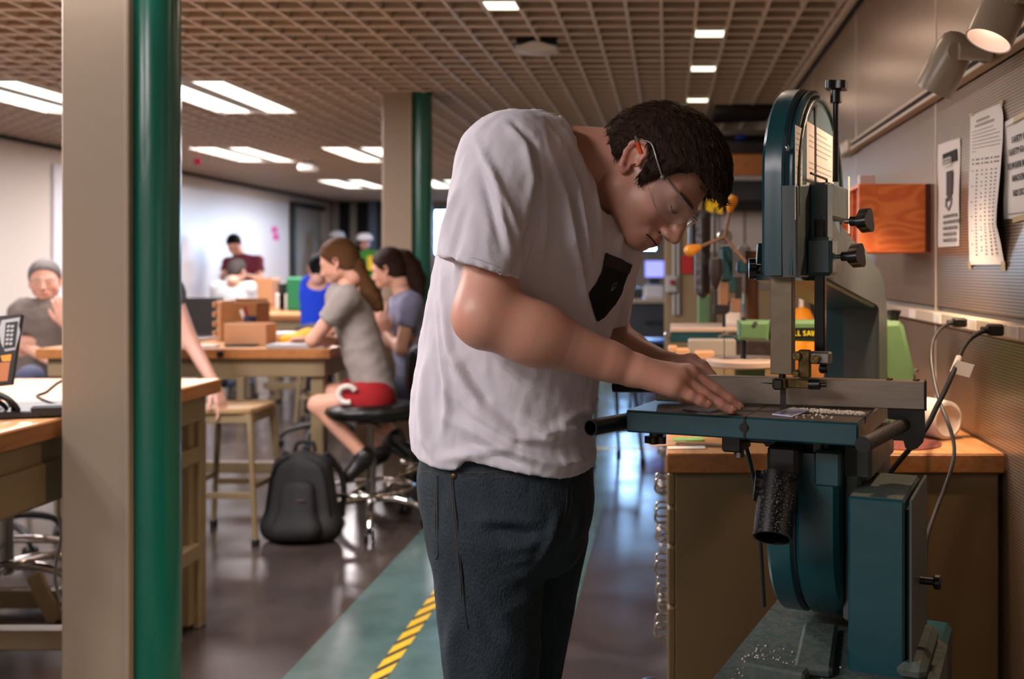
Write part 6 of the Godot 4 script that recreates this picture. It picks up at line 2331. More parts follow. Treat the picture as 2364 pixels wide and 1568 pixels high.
# ---------------------------------------------------------------- people
# head axes: x forward, y up, z to the person's right
func head_field(s: Sdf, T: Transform3D, k := 1.0, fine := false, jaw := 1.0) -> void:
	var b := T.basis.orthonormalized()
	var p := func(x: float, y: float, z: float) -> Vector3: return T * (Vector3(x, y, z) * k)
	s.ell(p.call(-0.008, 0.034, 0), Vector3(0.097, 0.088, 0.075) * k, b, 0.02)
	s.ell(p.call(0.030, -0.022, 0), Vector3(0.063, 0.074, 0.060) * k, b, 0.03)
	s.cap(p.call(-0.032, -0.03, 0), p.call(-0.05, -0.10, 0), 0.056 * k, 0.056 * k, 0.03)
	for q in [-1.0, 1.0]:
		s.cap(p.call(-0.002, -0.05, q * 0.050), p.call(0.062, -0.08, q * 0.018), 0.019 * k, 0.015 * k * jaw, 0.03)
		s.ell(p.call(0.054, -0.03, q * 0.042), Vector3(0.02, 0.018, 0.016) * k, b, 0.03)
		s.cap(p.call(0.089, 0.017, q * 0.010), p.call(0.070, 0.016, q * 0.046), 0.010 * k, 0.009 * k, 0.018)
	s.cap(p.call(0.074, -0.081, -0.008), p.call(0.074, -0.081, 0.008), 0.016 * k, 0.016 * k, 0.025)
	for q in [-1.0, 1.0]:
		s.ell(p.call(0.100, -0.002, q * 0.032), Vector3(0.016, 0.011, 0.017) * k, b, 0.012, true)
		s.ell(p.call(0.078, -0.003, q * 0.031), Vector3(0.0135, 0.0135, 0.0145) * k, b, 0.005)
	s.line([p.call(0.092, 0.006, 0), p.call(0.103, -0.016, 0), p.call(0.114, -0.034, 0)], [0.0085 * k, 0.0095 * k, 0.0115 * k], 0.012)
	for q in [-1.0, 1.0]:
		s.ell(p.call(0.102, -0.040, q * 0.0115), Vector3(0.011, 0.008, 0.0075) * k, b, 0.008)
	s.line([p.call(0.082, -0.064, -0.024), p.call(0.093, -0.0605, -0.008), p.call(0.0945, -0.0615, 0), p.call(0.093, -0.0605, 0.008), p.call(0.082, -0.064, 0.024)], [0.004 * k, 0.006 * k, 0.006 * k, 0.006 * k, 0.004 * k], 0.01)
	s.line([p.call(0.081, -0.067, -0.021), p.call(0.0915, -0.0705, 0), p.call(0.081, -0.067, 0.021)], [0.004 * k, 0.0065 * k, 0.004 * k], 0.01)
	if fine:
		var gv := [p.call(0.078, -0.0665, -0.027), p.call(0.089, -0.0655, -0.017), p.call(0.0975, -0.0655, 0), p.call(0.089, -0.0655, 0.017), p.call(0.078, -0.0665, 0.027)]
		for i in 4:
			s.cap(gv[i], gv[i + 1], 0.0026, 0.0026, 0.003, true)
		s.ell(p.call(0.106, -0.0475, 0.006), Vector3(0.005, 0.003, 0.003), b, 0.002, true)
		s.ell(p.call(0.106, -0.0475, -0.006), Vector3(0.005, 0.003, 0.003), b, 0.002, true)
	for q in [-1.0, 1.0]:   # ears
		var r := []
		for e in [[0.004, 0.012], [0.004, 0.026], [-0.008, 0.034], [-0.021, 0.03], [-0.026, 0.016], [-0.022, 0.0], [-0.014, -0.012], [-0.007, -0.022], [0.0, -0.026], [0.002, -0.016]]:
			r.append(p.call(e[0] - 0.008, e[1] - 0.004, q * (0.078 + (0.006 if e[0] < -0.005 else 0.0))))
		var rad := []
		for e in r:
			rad.append(0.0042 * k)
		s.ell(p.call(-0.018, 0.003, q * 0.0755), Vector3(0.014, 0.025, 0.006) * k, b, 0.006)
		s.line(r, rad, 0.005)
		if fine:
			s.ell(p.call(-0.012, 0.0, q * 0.0835), Vector3(0.008, 0.012, 0.006), b, 0.004, true)
			s.ell(p.call(-0.017, 0.017, q * 0.0845), Vector3(0.007, 0.007, 0.005), b, 0.004, true)
			s.ell(p.call(0.001, -0.002, q * 0.079), Vector3(0.004, 0.007, 0.005), b, 0.004)


func skin_tint(T: Transform3D, base: Color, k := 1.0, brow := Color(0.09, 0.05, 0.03)) -> Variant:   # lips, brows and ears of their own colour
	var inv := T.affine_inverse()
	return func(v: Vector3, _n: Vector3) -> Color:
		var q := inv * v / k
		var c := base
		if q.x > 0.05:
			var lip := Vector2(q.y + 0.0662, absf(q.z) * 0.32)
			if lip.length() < 0.0088 and q.x > 0.076:
				c = c.lerp(Color(0.4, 0.12, 0.1), 0.7)
			var by := 0.021 - 0.12 * (absf(q.z) - 0.03) * (absf(q.z) - 0.03) / 0.03
			if absf(q.y - by) < 0.0048 and absf(q.z) > 0.012 and absf(q.z) < 0.052:
				c = brow
			if Vector2((q.y + 0.006) * 2.2, absf(q.z) - 0.031).length() < 0.009:
				c = c.lerp(Color(0.1, 0.06, 0.05), 0.75)
			if Vector2(q.y + 0.035, absf(q.z) - 0.042).length() < 0.022:
				c = c.lerp(Color(0.62, 0.26, 0.2), 0.25)
		if absf(q.z) > 0.074 and q.x < 0.01 and absf(q.y) < 0.05:
			c = c.lerp(Color(0.66, 0.25, 0.2), 0.4)
		return c


func hand_field(s: Sdf, wrist: Vector3, dir: Vector3, palm: Vector3, thumb: Vector3, curl := 0.5, k := 1.0) -> void:   # palm: normal of the palm side; thumb: towards the thumb
	var d := dir.normalized()
	var t := (thumb - d * thumb.dot(d)).normalized()
	var n := d.cross(t)
	if n.dot(palm) < 0:
		n = -n
	var off := [0.028, 0.0095, -0.009, -0.026]
	var len_ := [[0.042, 0.025, 0.02], [0.047, 0.029, 0.021], [0.043, 0.027, 0.021], [0.034, 0.02, 0.018]]
	for i in 4:
		var mcp: Vector3 = wrist + (d * (0.088 if i in [1, 2] else 0.083 if i == 0 else 0.076) + t * off[i]) * k
		s.cap(wrist + d * 0.012 + t * off[i] * 0.55, mcp, 0.0155 * k, 0.0115 * k, 0.012)
		var q := mcp
		var a := curl * 0.35
		for j in 3:
			var e: Vector3 = (d * cos(a) + n * sin(a) + t * off[i] * 1.6 * cos(a)).normalized()
			var r0: float = [0.0095, 0.0085, 0.0078][j]
			var nxt: Vector3 = q + e * len_[i][j] * k
			s.cap(q, nxt, r0 * k, (r0 - 0.0009) * k, 0.004)
			q = nxt
			a += curl * 0.75
	var cm := wrist + d * 0.022 * k + t * 0.018 * k
	var t1 := cm + (d * 0.03 + t * 0.026 + n * 0.012) * k
	var t2 := t1 + (d * 0.03 + t * 0.012 + n * 0.006) * k
	var t3 := t2 + (d * 0.025 + t * 0.002 + n * 0.004) * k
	s.line([cm, t1, t2, t3], [0.015 * k, 0.0115 * k, 0.0098 * k, 0.0082 * k], 0.006)


# A whole person. J holds joints in world axes: head, face, up, chest, pelvis, shl shr elb.. wrl.. hipl knl anl (and r); look holds colours and clothes.
func person(label: String, J: Dictionary, look: Dictionary, group := "") -> Node3D:
	var base: Vector3 = J.pelvis
	var t := thing("person", label, "person", Vector3(base.x, 0, base.z), group)
	var cell: float = look.get("cell", 0.013)
	var k: float = look.get("k", 1.0)
	var U: Vector3 = J.up.normalized()
	var Fw: Vector3 = (J.face - U * U.dot(J.face)).normalized()
	var T := Transform3D(Basis(Fw, U, Fw.cross(U)), J.head)
	var skin := paint("skin_%d" % taken.person, Color.WHITE, 0.5)
	skin.vertex_color_use_as_albedo = true
	skin.subsurf_scatter_enabled = true
	skin.subsurf_scatter_strength = 0.08
	var tone: Color = look.get("skin", Color(0.56, 0.3, 0.2))
	var lo: Vector3 = J.pelvis
	var hi: Vector3 = J.pelvis
	for q in ["head", "shl", "shr", "elbl", "elbr", "wrl", "wrr", "knl", "knr", "anl", "anr"]:
		lo = lo.min(J[q])
		hi = hi.max(J[q])
	lo -= Vector3.ONE * 0.16
	hi += Vector3.ONE * 0.16
	lo.y = maxf(lo.y, 0.0)
	var side_: Vector3 = (J.shr - J.shl).normalized()
	var spine: Vector3 = (J.chest - J.pelvis).normalized()
	var front := spine.cross(side_).normalized()
	if front.dot(Fw) < 0:
		front = -front
	var wide: float = look.get("wide", 0.165)
	# body: one skin surface
	var s := Sdf.new(lo, hi, cell)
	s.cap(J.pelvis, J.chest, wide * 0.86, wide * 0.88, 0.05, false, front, 1.5)
	s.cap(J.shl, J.shr, 0.05, 0.05, 0.04)
	var nk: Vector3 = T * (Vector3(-0.045, -0.095, 0) * k)
	s.cap((J.shl + J.shr) / 2 + spine * 0.01, nk, 0.058, 0.052 * k, 0.04)
	for q in ["l", "r"]:
		s.cap(J["sh" + q], J["elb" + q], 0.046 * k, 0.037 * k, 0.02)
		s.cap(J["elb" + q], J["wr" + q], 0.038 * k, 0.0265 * k, 0.015)
		s.cap(J["hip" + q], J["kn" + q], 0.078 * k, 0.052 * k, 0.04)
		s.cap(J["kn" + q], J["an" + q], 0.052 * k, 0.036 * k, 0.02)
		var toe: Vector3 = J.get("toe" + q, J["an" + q] + Vector3(Fw.x, 0, Fw.z).normalized() * 0.15 - Vector3(0, 0.04, 0))
		s.cap(J["an" + q] - Vector3(0, 0.03, 0), toe, 0.034, 0.026, 0.02)
	var sm := s.skin(null, func(_v: Vector3, _n: Vector3) -> Color: return tone)
	var hs := Sdf.new(T.origin - Vector3.ONE * 0.17, T.origin + Vector3.ONE * 0.17, look.get("head_cell", 0.006))
	head_field(hs, T, k, false, look.get("jaw", 1.0))
	sm.add(hs.skin(null, skin_tint(T, tone, k, look.get("brow", Color(0.09, 0.05, 0.03)))))
	for q in ["l", "r"]:
		var w: Vector3 = J["wr" + q]
		var d: Vector3 = J.get("hd" + q, (w - J["elb" + q]).normalized())
		var th: Vector3 = J.get("th" + q, -side_ if q == "r" else side_)
		var pn: Vector3 = J.get("pn" + q, Vector3.DOWN)
		var h := Sdf.new(w - Vector3.ONE * 0.05 + (d * 0.19).min(Vector3.ZERO) - Vector3.ONE * 0.05, w + Vector3.ONE * 0.1 + (d * 0.19).max(Vector3.ZERO), 0.0052)
		hand_field(h, w - d * 0.005, d, pn, th, look.get("curl", 0.5), k)
		sm.add(h.skin(null, func(_v: Vector3, _n: Vector3) -> Color: return tone))
	wpart("body", sm, skin, t)
	# shirt
	var shm := bumpy(paint("shirt_%d" % taken.person, look.shirt, 0.9), 5, 0.03, 3.0, 0.5)
	s = Sdf.new(lo, hi, cell)
	s.cap(J.pelvis + spine * 0.01, J.chest, wide + 0.004, wide + 0.006, 0.05, false, front, 1.42)
	s.cap(J.shl, J.shr, 0.062, 0.062, 0.05)
	s.cap((J.shl + J.shr) / 2, (J.shl + J.shr) / 2 + spine * 0.03, 0.075, 0.066, 0.04)
	s.cut(nk.lerp((J.shl + J.shr) / 2, 0.45), (nk - (J.shl + J.shr) / 2).normalized(), nk, 0.1)
	var sl: float = look.get("sleeve", 0.62)
	for q in ["l", "r"]:
		var a: Vector3 = J["sh" + q]
		var b: Vector3 = J["elb" + q]
		var e := a.lerp(b, minf(sl, 1.0))
		var tmp := Sdf.new(a.min(e) - Vector3.ONE * 0.11, a.max(e) + Vector3.ONE * 0.11, cell)
		s.cap(a, e, 0.062, 0.058, 0.03)
		s.cut(e, (b - a).normalized(), e + (b - a).normalized() * 0.05, 0.078)
	var fold := noise(taken.person * 7, 9.0, 3)
	wpart("shirt", s.skin(func(v: Vector3, n: Vector3) -> Vector3: return v + n * 0.007 * fold.get_noise_3d(v.x, v.y * 1.7, v.z)), shm, t)
	# trousers or shorts
	var pm := bumpy(paint("trousers_%d" % taken.person, look.get("pants", Color(0.1, 0.12, 0.18)), 0.9), 5, 0.05, 3.0, 0.4)
	s = Sdf.new(lo, hi, cell)
	var len2: float = look.get("leg", 2.0)
	s.cap(J.hipl, J.hipr, 0.1, 0.1, 0.04)
	s.cap(J.pelvis, J.pelvis + spine * 0.06, wide * 0.94, wide * 0.9, 0.04, false, front, 1.45)
	for q in ["l", "r"]:
		var a: Vector3 = J["hip" + q]
		var b: Vector3 = J["kn" + q]
		if len2 <= 1.0:
			var e := a.lerp(b, len2)
			s.cap(a, e, 0.092, 0.088, 0.03)
			s.cut(e, (b - a).normalized(), e + (b - a).normalized() * 0.08, 0.12)
		else:
			s.cap(a, b, 0.09, 0.066, 0.03)
			s.cap(b, J["an" + q], 0.066, 0.052, 0.02)
	wpart("shorts" if len2 <= 1.0 else "trousers", s.skin(), pm, t)
	# shoes
	for q in ["l", "r"]:
		var an: Vector3 = J["an" + q]
		var toe: Vector3 = J.get("toe" + q, an + Vector3(Fw.x, 0, Fw.z).normalized() * 0.15 - Vector3(0, 0.04, 0))
		var f := Sdf.new(an.min(toe) - Vector3.ONE * 0.11, an.max(toe) + Vector3.ONE * 0.08, 0.011)
		var dd := (toe - an).normalized()
		f.cap(an - dd * 0.03 - Vector3(0, 0.035, 0), toe - Vector3(0, 0.0, 0), 0.043, 0.036, 0.03)
		f.cap(an, an - Vector3(0, 0.03, 0), 0.043, 0.045, 0.02)
		wpart("shoe", f.skin(), M.black_vinyl if not look.has("shoe") else look.shoe, t)
	# hair
	var hm := bumpy(paint("hair_%d" % taken.person, look.hair, 0.65), 5, 0.25, 6.0, 0.8)
	hm.metallic_specular = 0.2
	var hc := Sdf.new(T.origin - Vector3.ONE * 0.2, T.origin + Vector3.ONE * 0.2, 0.007)
	var b2 := T.basis
	hc.ell(T * (Vector3(-0.012, 0.042, 0) * k), Vector3(0.106, 0.096, 0.084) * k, b2, 0.01)
	if look.get("long", false):
		hc.ell(T * (Vector3(-0.045, 0.0, 0) * k), Vector3(0.075, 0.09, 0.078) * k, b2, 0.02)
		hc.cut(T * (Vector3(-0.02, -0.045, 0) * k), (b2 * Vector3(0.25, -1, 0)).normalized(), T.origin, 0.3)
		hc.cut(T * (Vector3(0.062, 0.055, 0) * k), (b2 * Vector3(0.8, -0.75, 0)).normalized(), T.origin, 0.3)
	else:
		hc.ell(T * (Vector3(-0.05, 0.0, 0) * k), Vector3(0.062, 0.08, 0.068) * k, b2, 0.02)
		hc.cut(T * (Vector3(-0.05, -0.055, 0) * k), (b2 * Vector3(0.55, -1, 0)).normalized(), T.origin, 0.3)
		hc.cut(T * (Vector3(0.06, 0.06, 0) * k), (b2 * Vector3(0.75, -0.8, 0)).normalized(), T.origin, 0.3)
	var hg := hc.skin(func(v: Vector3, n: Vector3) -> Vector3: return v + n * 0.004 * fold.get_noise_3d(v.x * 9, v.y * 9, v.z * 9))
	var hn := wpart("hair", hg, hm, t)
	if look.has("tail"):
		var tl: Array = look.tail
		var ts := Sdf.new(T.origin - Vector3.ONE * 0.5, T.origin + Vector3.ONE * 0.35, 0.01)
		for i in tl.size() - 1:
			ts.cap(tl[i][0], tl[i + 1][0], tl[i][1], tl[i + 1][1], 0.012)
		wpart("ponytail", ts.skin(func(v: Vector3, n: Vector3) -> Vector3: return v + n * 0.008 * fold.get_noise_3d(v.x * 6, v.y * 1.5, v.z * 6)), hm, t)
		var c: Vector3 = tl[1][0]
		wpart("hair_tie", Geo.new().ball(c, Vector3.ONE * 0.028), M.light_grey, t)
	return t


func background_people() -> void:
	# woman in grey, seated, leaning on the middle bench
	var d := 5.2
	person("young woman in grey t-shirt and red shorts with long ponytail, seated at the middle bench", {
		"head": at(783, 606, d), "face": Vector3(-0.86, -0.42, -0.12), "up": Vector3(-0.30, 0.95, 0.1),
		"chest": at(815, 735, d), "pelvis": at(868, 905, d),
		"shr": at(780, 690, d + 0.20), "shl": at(800, 688, d - 0.17), "elbr": at(788, 745, d + 0.25), "wrr": at(725, 785, d + 0.2),
		"elbl": at(722, 786, d - 0.17), "wrl": at(775, 787, d - 0.03), "hdl": Vector3(0.4, 0.02, -0.9), "thl": Vector3(0, 1, 0), "hdr": Vector3(-0.9, -0.1, -0.2), "thr": Vector3(0, 0.6, 0.8), "pnl": Vector3(-1, 0, 0),
		"hipl": at(862, 922, d - 0.09), "hipr": at(852, 918, d + 0.1), "knl": at(735, 935, d - 0.12), "knr": at(742, 905, d + 0.14),
		"anl": at(838, 1050, d - 0.12), "anr": at(915, 1005, d + 0.12), "toel": at(806, 1098, d - 0.16), "toer": at(945, 1045, d + 0.1)},
		{"shirt": Color(0.56, 0.53, 0.51), "pants": Color(0.55, 0.03, 0.06), "leg": 0.52, "hair": Color(0.29, 0.19, 0.105), "brow": Color(0.25, 0.14, 0.08), "skin": Color(0.62, 0.33, 0.23), "wide": 0.145, "k": 0.95, "long": true, "jaw": 0.8, "sleeve": 0.55,
		"tail": [[at(822, 612, d), 0.05], [at(838, 636, d), 0.03], [at(850, 665, d), 0.042], [at(862, 690, d), 0.045], [at(873, 708, d), 0.03], [at(884, 714, d), 0.008]]})
	var ring := []
	for i in 15:
		var a := 0.5 + i * 4.6 / 14
		ring.append(at(802 + cos(a) * 20, 911 - sin(a) * 19, d - 0.195 + absf(cos(a)) * 0.008))
	single("shorts_print", Geo.new().tube(ring, 0.014, 8), M.paper, "white ring-shaped print on the red shorts", "print")
	# second woman
	d = 5.85
	person("young woman in blue-grey t-shirt with dark high ponytail, beyond the woman in grey", {
		"head": at(898, 622, d), "face": Vector3(-0.93, -0.3, -0.18), "up": Vector3(-0.22, 0.97, 0.1),
		"chest": at(942, 740, d), "pelvis": at(965, 890, d),
		"shr": at(925, 700, d + 0.19), "shl": at(948, 700, d - 0.17), "elbr": at(903, 790, d + 0.2), "wrr": at(880, 740, d + 0.16),
		"elbl": at(925, 808, d - 0.2), "wrl": at(893, 770, d - 0.1), "hdl": Vector3(-0.3, 0.95, 0), "hdr": Vector3(-0.3, 0.9, 0), "thl": Vector3(1, 0, 0.2), "thr": Vector3(1, 0, 0), "pnl": Vector3(-1, 0, -0.4), "pnr": Vector3(-1, 0, -0.4),
		"hipl": at(955, 905, d - 0.09), "hipr": at(950, 902, d + 0.09), "knl": at(855, 905, d - 0.1), "knr": at(858, 900, d + 0.12),
		"anl": at(905, 1015, d - 0.1), "anr": at(880, 1040, d + 0.1), "toel": at(930, 1042, d - 0.12), "toer": at(850, 1075, d + 0.1)},
		{"shirt": Color(0.46, 0.47, 0.57), "pants": Color(0.12, 0.14, 0.2), "leg": 0.5, "hair": Color(0.15, 0.09, 0.06), "skin": Color(0.62, 0.35, 0.25), "wide": 0.15, "k": 0.96, "long": true, "jaw": 0.8, "sleeve": 0.5,
		"tail": [[at(915, 592, d), 0.045], [at(936, 592, d), 0.04], [at(952, 615, d), 0.05], [at(962, 645, d), 0.052], [at(968, 675, d), 0.035], [at(975, 690, d), 0.01]]})
	# man with white hair at the left edge
	d = 5.9
	person("older man with white hair in grey-brown polo shirt, chin on hand, at the left edge", {
		"head": at(104, 651, d), "face": Vector3(0.42, -0.12, 0.88), "up": Vector3(-0.05, 1.0, 0.06),
		"chest": at(100, 760, d), "pelvis": at(112, 875, d),
		"shr": at(54, 718, d - 0.02), "shl": at(160, 722, d + 0.03), "elbr": at(60, 800, d - 0.1), "wrr": at(130, 842, d - 0.28), "elbl": at(180, 805, d - 0.15), "wrl": at(152, 750, d - 0.24),
		"hdl": Vector3(-0.2, 0.95, 0.1), "thl": Vector3(-0.8, 0, 0.5), "pnl": Vector3(0, 0, -1), "hdr": Vector3(0.9, -0.1, 0.4),
		"hipl": at(150, 885, d), "hipr": at(82, 885, d), "knl": at(215, 880, d - 0.42), "knr": at(70, 872, d - 0.44), "anl": at(200, 1030, d - 0.4), "anr": at(80, 1030, d - 0.4)},
		{"shirt": Color(0.4, 0.36, 0.33), "pants": Color(0.27, 0.29, 0.38), "hair": Color(0.36, 0.34, 0.33), "brow": Color(0.3, 0.25, 0.22), "skin": Color(0.6, 0.32, 0.23), "wide": 0.2, "sleeve": 0.7})
	metal_stool("stool under the older man with white hair", Vector3(at(112, 0, 5.9).x, 0, -5.9), 0.2, M.seat_tan, M.bench_beige)
	# somebody behind the near column, one bare arm in view
	d = 4.9
	person("person mostly hidden behind the near column, bare arm resting on the cream stool", {
		"head": at(315, 560, d), "face": Vector3(-0.3, -0.1, 0.95), "up": Vector3(0, 1, 0),
		"chest": at(318, 690, d), "pelvis": at(320, 850, d),
		"shl": at(392, 672, d - 0.02), "shr": at(250, 672, d), "elbl": at(440, 790, d), "wrl": at(498, 893, d - 0.03), "elbr": at(232, 770, d - 0.1), "wrr": at(270, 860, d - 0.25),
		"hdl": Vector3(0.35, -0.92, 0.1), "thl": Vector3(-0.3, 0, 1), "pnl": Vector3(-0.9, -0.3, 0),
		"hipl": at(345, 870, d), "hipr": at(292, 870, d), "knl": at(350, 900, d - 0.4), "knr": at(275, 900, d - 0.4), "anl": at(340, 1085, d - 0.38), "anr": at(285, 1085, d - 0.38)},
		{"shirt": Color(0.3, 0.3, 0.34), "hair": Color(0.1, 0.07, 0.05), "skin": Color(0.6, 0.34, 0.26), "sleeve": 0.3, "wide": 0.16, "curl": 0.35})
	metal_stool("stool under the person hidden by the near column", Vector3(at(320, 0, 4.95).x, 0, -4.95), 0.4, M.seat_tan, M.bench_beige)
	# far figures
	d = 11.9
	person("man in maroon t-shirt standing by the white board, head bent", {
		"head": at(541, 566, d), "face": Vector3(0.15, -0.6, 0.8), "up": Vector3(0, 0.8, 0.6),
		"chest": at(563, 625, d), "pelvis": at(565, 725, d),
		"shr": at(527, 606, d), "shl": at(595, 602, d + 0.02), "elbr": at(514, 640, d - 0.06), "wrr": at(533, 622, d - 0.3), "elbl": at(602, 645, d - 0.06), "wrl": at(562, 635, d - 0.3),
		"hdl": Vector3(-0.8, 0.4, 0.2), "hdr": Vector3(0.6, 0.6, 0.2),
		"hipl": at(580, 735, d), "hipr": at(550, 735, d), "knl": at(580, 800, d), "knr": at(550, 800, d), "anl": at(582, 866, d), "anr": at(548, 866, d)},
		{"shirt": Color(0.34, 0.07, 0.15), "pants": Color(0.1, 0.1, 0.12), "hair": Color(0.06, 0.05, 0.035), "skin": Color(0.5, 0.26, 0.17), "wide": 0.19, "cell": 0.016, "head_cell": 0.008})
	d = 10.2
	person("grey-haired man in white shirt seen from behind, seated before the maroon shirt", {
		"head": at(547, 628, d), "face": Vector3(0.1, -0.3, -0.95), "up": Vector3(0.05, 1, -0.2),
		"chest": at(538, 690, d), "pelvis": at(540, 770, d),
		"shl": at(500, 664, d), "shr": at(578, 664, d), "elbl": at(494, 710, d + 0.05), "wrl": at(515, 712, d + 0.3), "elbr": at(584, 710, d + 0.05), "wrr": at(565, 712, d + 0.3),
		"hipl": at(522, 775, d), "hipr": at(558, 775, d), "knl": at(515, 778, d + 0.4), "knr": at(565, 778, d + 0.4), "anl": at(515, 880, d + 0.35), "anr": at(565, 880, d + 0.35)},
		{"shirt": Color(0.72, 0.73, 0.74), "hair": Color(0.22, 0.2, 0.19), "skin": Color(0.6, 0.34, 0.25), "wide": 0.18, "cell": 0.016, "head_cell": 0.008, "sleeve": 0.9})
	metal_stool("far stool under the grey-haired man in white", Vector3(at(540, 0, 10.2).x, 0, -10.2), 0.2, M.seat_tan, M.bench_beige)
	d = 8.6
	person("dark-haired person in bright blue shirt, back turned, half behind the woman in grey", {
		"head": at(735, 622, d), "face": Vector3(-0.3, -0.3, -0.9), "up": Vector3(0.0, 1, -0.15),
		"chest": at(738, 680, d), "pelvis": at(742, 780, d),
		"shl": at(712, 655, d), "shr": at(775, 655, d + 0.05), "elbl": at(706, 715, d + 0.05), "wrl": at(716, 735, d + 0.3), "elbr": at(780, 715, d + 0.05), "wrr": at(760, 735, d + 0.3),
		"hipl": at(728, 790, d), "hipr": at(758, 790, d), "knl": at(715, 795, d + 0.4), "knr": at(752, 795, d + 0.4), "anl": at(715, 935, d + 0.35), "anr": at(752, 935, d + 0.35)},
		{"shirt": Color(0.0, 0.2, 0.72), "hair": Color(0.025, 0.025, 0.025), "skin": Color(0.5, 0.27, 0.2), "wide": 0.16, "cell": 0.016, "head_cell": 0.008})
	metal_stool("far stool under the person in blue", Vector3(at(742, 0, 8.65).x, 0, -8.65), 0.2, M.seat_tan, M.bench_beige)
	# two helmeted figures in the dark doorway
	for q in [[778.0, 550.0, 15.4, "far figure with a white helmet by the dark doorway, left of the other", Color(0.16, 0.05, 0.06)], [842.0, 556.0, 15.0, "far figure with white helmet and green and yellow vest by the dark doorway", Color(0.18, 0.42, 0.12)]]:
		d = q[2]
		var e := func(dx: float, dy: float, dz := 0.0) -> Vector3: return at(q[0] + dx, q[1] + dy, d + dz)
		var p := person(q[3], {
			"head": e.call(0, 6), "face": Vector3(0.2, -0.1, 0.95), "up": Vector3(0, 1, 0), "chest": e.call(4, 48), "pelvis": e.call(4, 108),
			"shl": e.call(30, 32), "shr": e.call(-22, 32), "elbl": e.call(34, 70), "wrl": e.call(28, 100, -0.1), "elbr": e.call(-26, 70), "wrr": e.call(-20, 100, -0.1),
			"hipl": e.call(14, 115), "hipr": e.call(-6, 115), "knl": e.call(14, 188), "knr": e.call(-6, 188), "anl": e.call(14, 252), "anr": e.call(-6, 252)},
			{"shirt": q[4], "pants": Color(0.04, 0.045, 0.06), "hair": Color(0.05, 0.04, 0.03), "skin": Color(0.35, 0.16, 0.12), "cell": 0.02, "head_cell": 0.01, "k": 0.95}, "helmeted figures by the far doorway")
		var hp: Vector3 = e.call(0, 6)
		wpart("helmet", Geo.new().turn([Vector2(0.135, 0.05), Vector2(0.12, 0.055), Vector2(0.118, 0.1), Vector2(0.09, 0.14), Vector2(0.04, 0.158), Vector2(0, 0.16)], hp, Vector3.UP, 24, 0.3), M.board_white, p)
		if q[0] > 800:
			wpart("vest_panel", Geo.new().box(e.call(14, 52, -0.16), Vector3(0.1, 0.22, 0.03), 0.01), paint("vest_yellow", Color(0.75, 0.62, 0.1), 0.7), p, "yellow vest panel")


# ---------------------------------------------------------------- the student at the saw
func ray(px: float, py: float) -> Vector3:
	return Vector3((px - 1540.0) / F, -(py - 620.0) / F, -1.0).normalized()


func on(s: Sdf, px: float, py: float, off := 0.0) -> Vector3:   # the point of a surface seen at that pixel, lifted a little
	var d := ray(px, py)
	var p := s.hit(Vector3(0, EYE, 0) + d * 1.25, d, 1.0)
	return p - d * off


func over(s: Sdf, px: float, py: float, off: float, move) -> Vector3:   # the same on the displaced surface
	var p := on(s, px, py)
	var n := s.grad(p)
	return move.call(p, n) + n * off


func loft(s: Sdf, rows: Array, dc: float, zc: float, p := 2.4, lean := 0.0) -> void:   # rows: pixel y, left and right pixel at depth dc, half depth
	var ys := PackedFloat32Array()
	var xl := PackedFloat32Array()
	var xr := PackedFloat32Array()
	var hd := PackedFloat32Array()
	for r in rows:
		ys.append(EYE - (r[0] - 620.0) * dc / F)
		xl.append((r[1] - 1540.0) * dc / F)
		xr.append((r[2] - 1540.0) * dc / F)
		hd.append(r[3])
	var ip := 1.0 / p
	for y in s.ny:
		var wy := s.o.y + y * s.h
		if wy > ys[0] + 0.04 or wy < ys[ys.size() - 1] - 0.04:
			continue
		var k := 0
		while k < ys.size() - 2 and wy < ys[k + 1]:
			k += 1
		var t := clampf((wy - ys[k]) / (ys[k + 1] - ys[k]), 0.0, 1.0)
		t = t * t * (3.0 - 2.0 * t) * 0.35 + t * 0.65
		var a := lerpf(xl[k], xl[k + 1], t)
		var b := lerpf(xr[k], xr[k + 1], t)
		var c := (a + b) / 2
		var hw := (b - a) / 2
		var h := lerpf(hd[k], hd[k + 1], t)
		var low := minf(hw, h)
		var end := maxf(wy - ys[0], ys[ys.size() - 1] - wy)
		var ln := lean * smoothstep(1.18, 1.36, wy)
		for z in s.nz:
			var pz := s.o.z + z * s.h - zc
			if absf(pz) > (h + absf(ln)) * 1.5:
				continue
			var i := (z * s.ny + y) * s.nx
			for x in s.nx:
				var ux := (s.o.x + x * s.h - c) / hw
				var qx := absf(ux)
				if qx < 1.5:
					var d := maxf((pow(pow(qx, p) + pow(absf((pz + ln * maxf(ux, 0.0)) / h), p), ip) - 1.0) * low, end)
					var g := s.f[i]
					if d < g + 0.03:
						var e := maxf(0.03 - absf(d - g), 0.0) / 0.03
						s.f[i] = minf(d, g) - e * e * 0.0075
				i += 1


func along(v: Array, x: float) -> float:   # piecewise line through pairs
	for i in v.size() - 1:
		if x < v[i + 1].x:
			return lerpf(v[i].y, v[i + 1].y, clampf((x - v[i].x) / (v[i + 1].x - v[i].x), 0, 1))
	return v[v.size() - 1].y


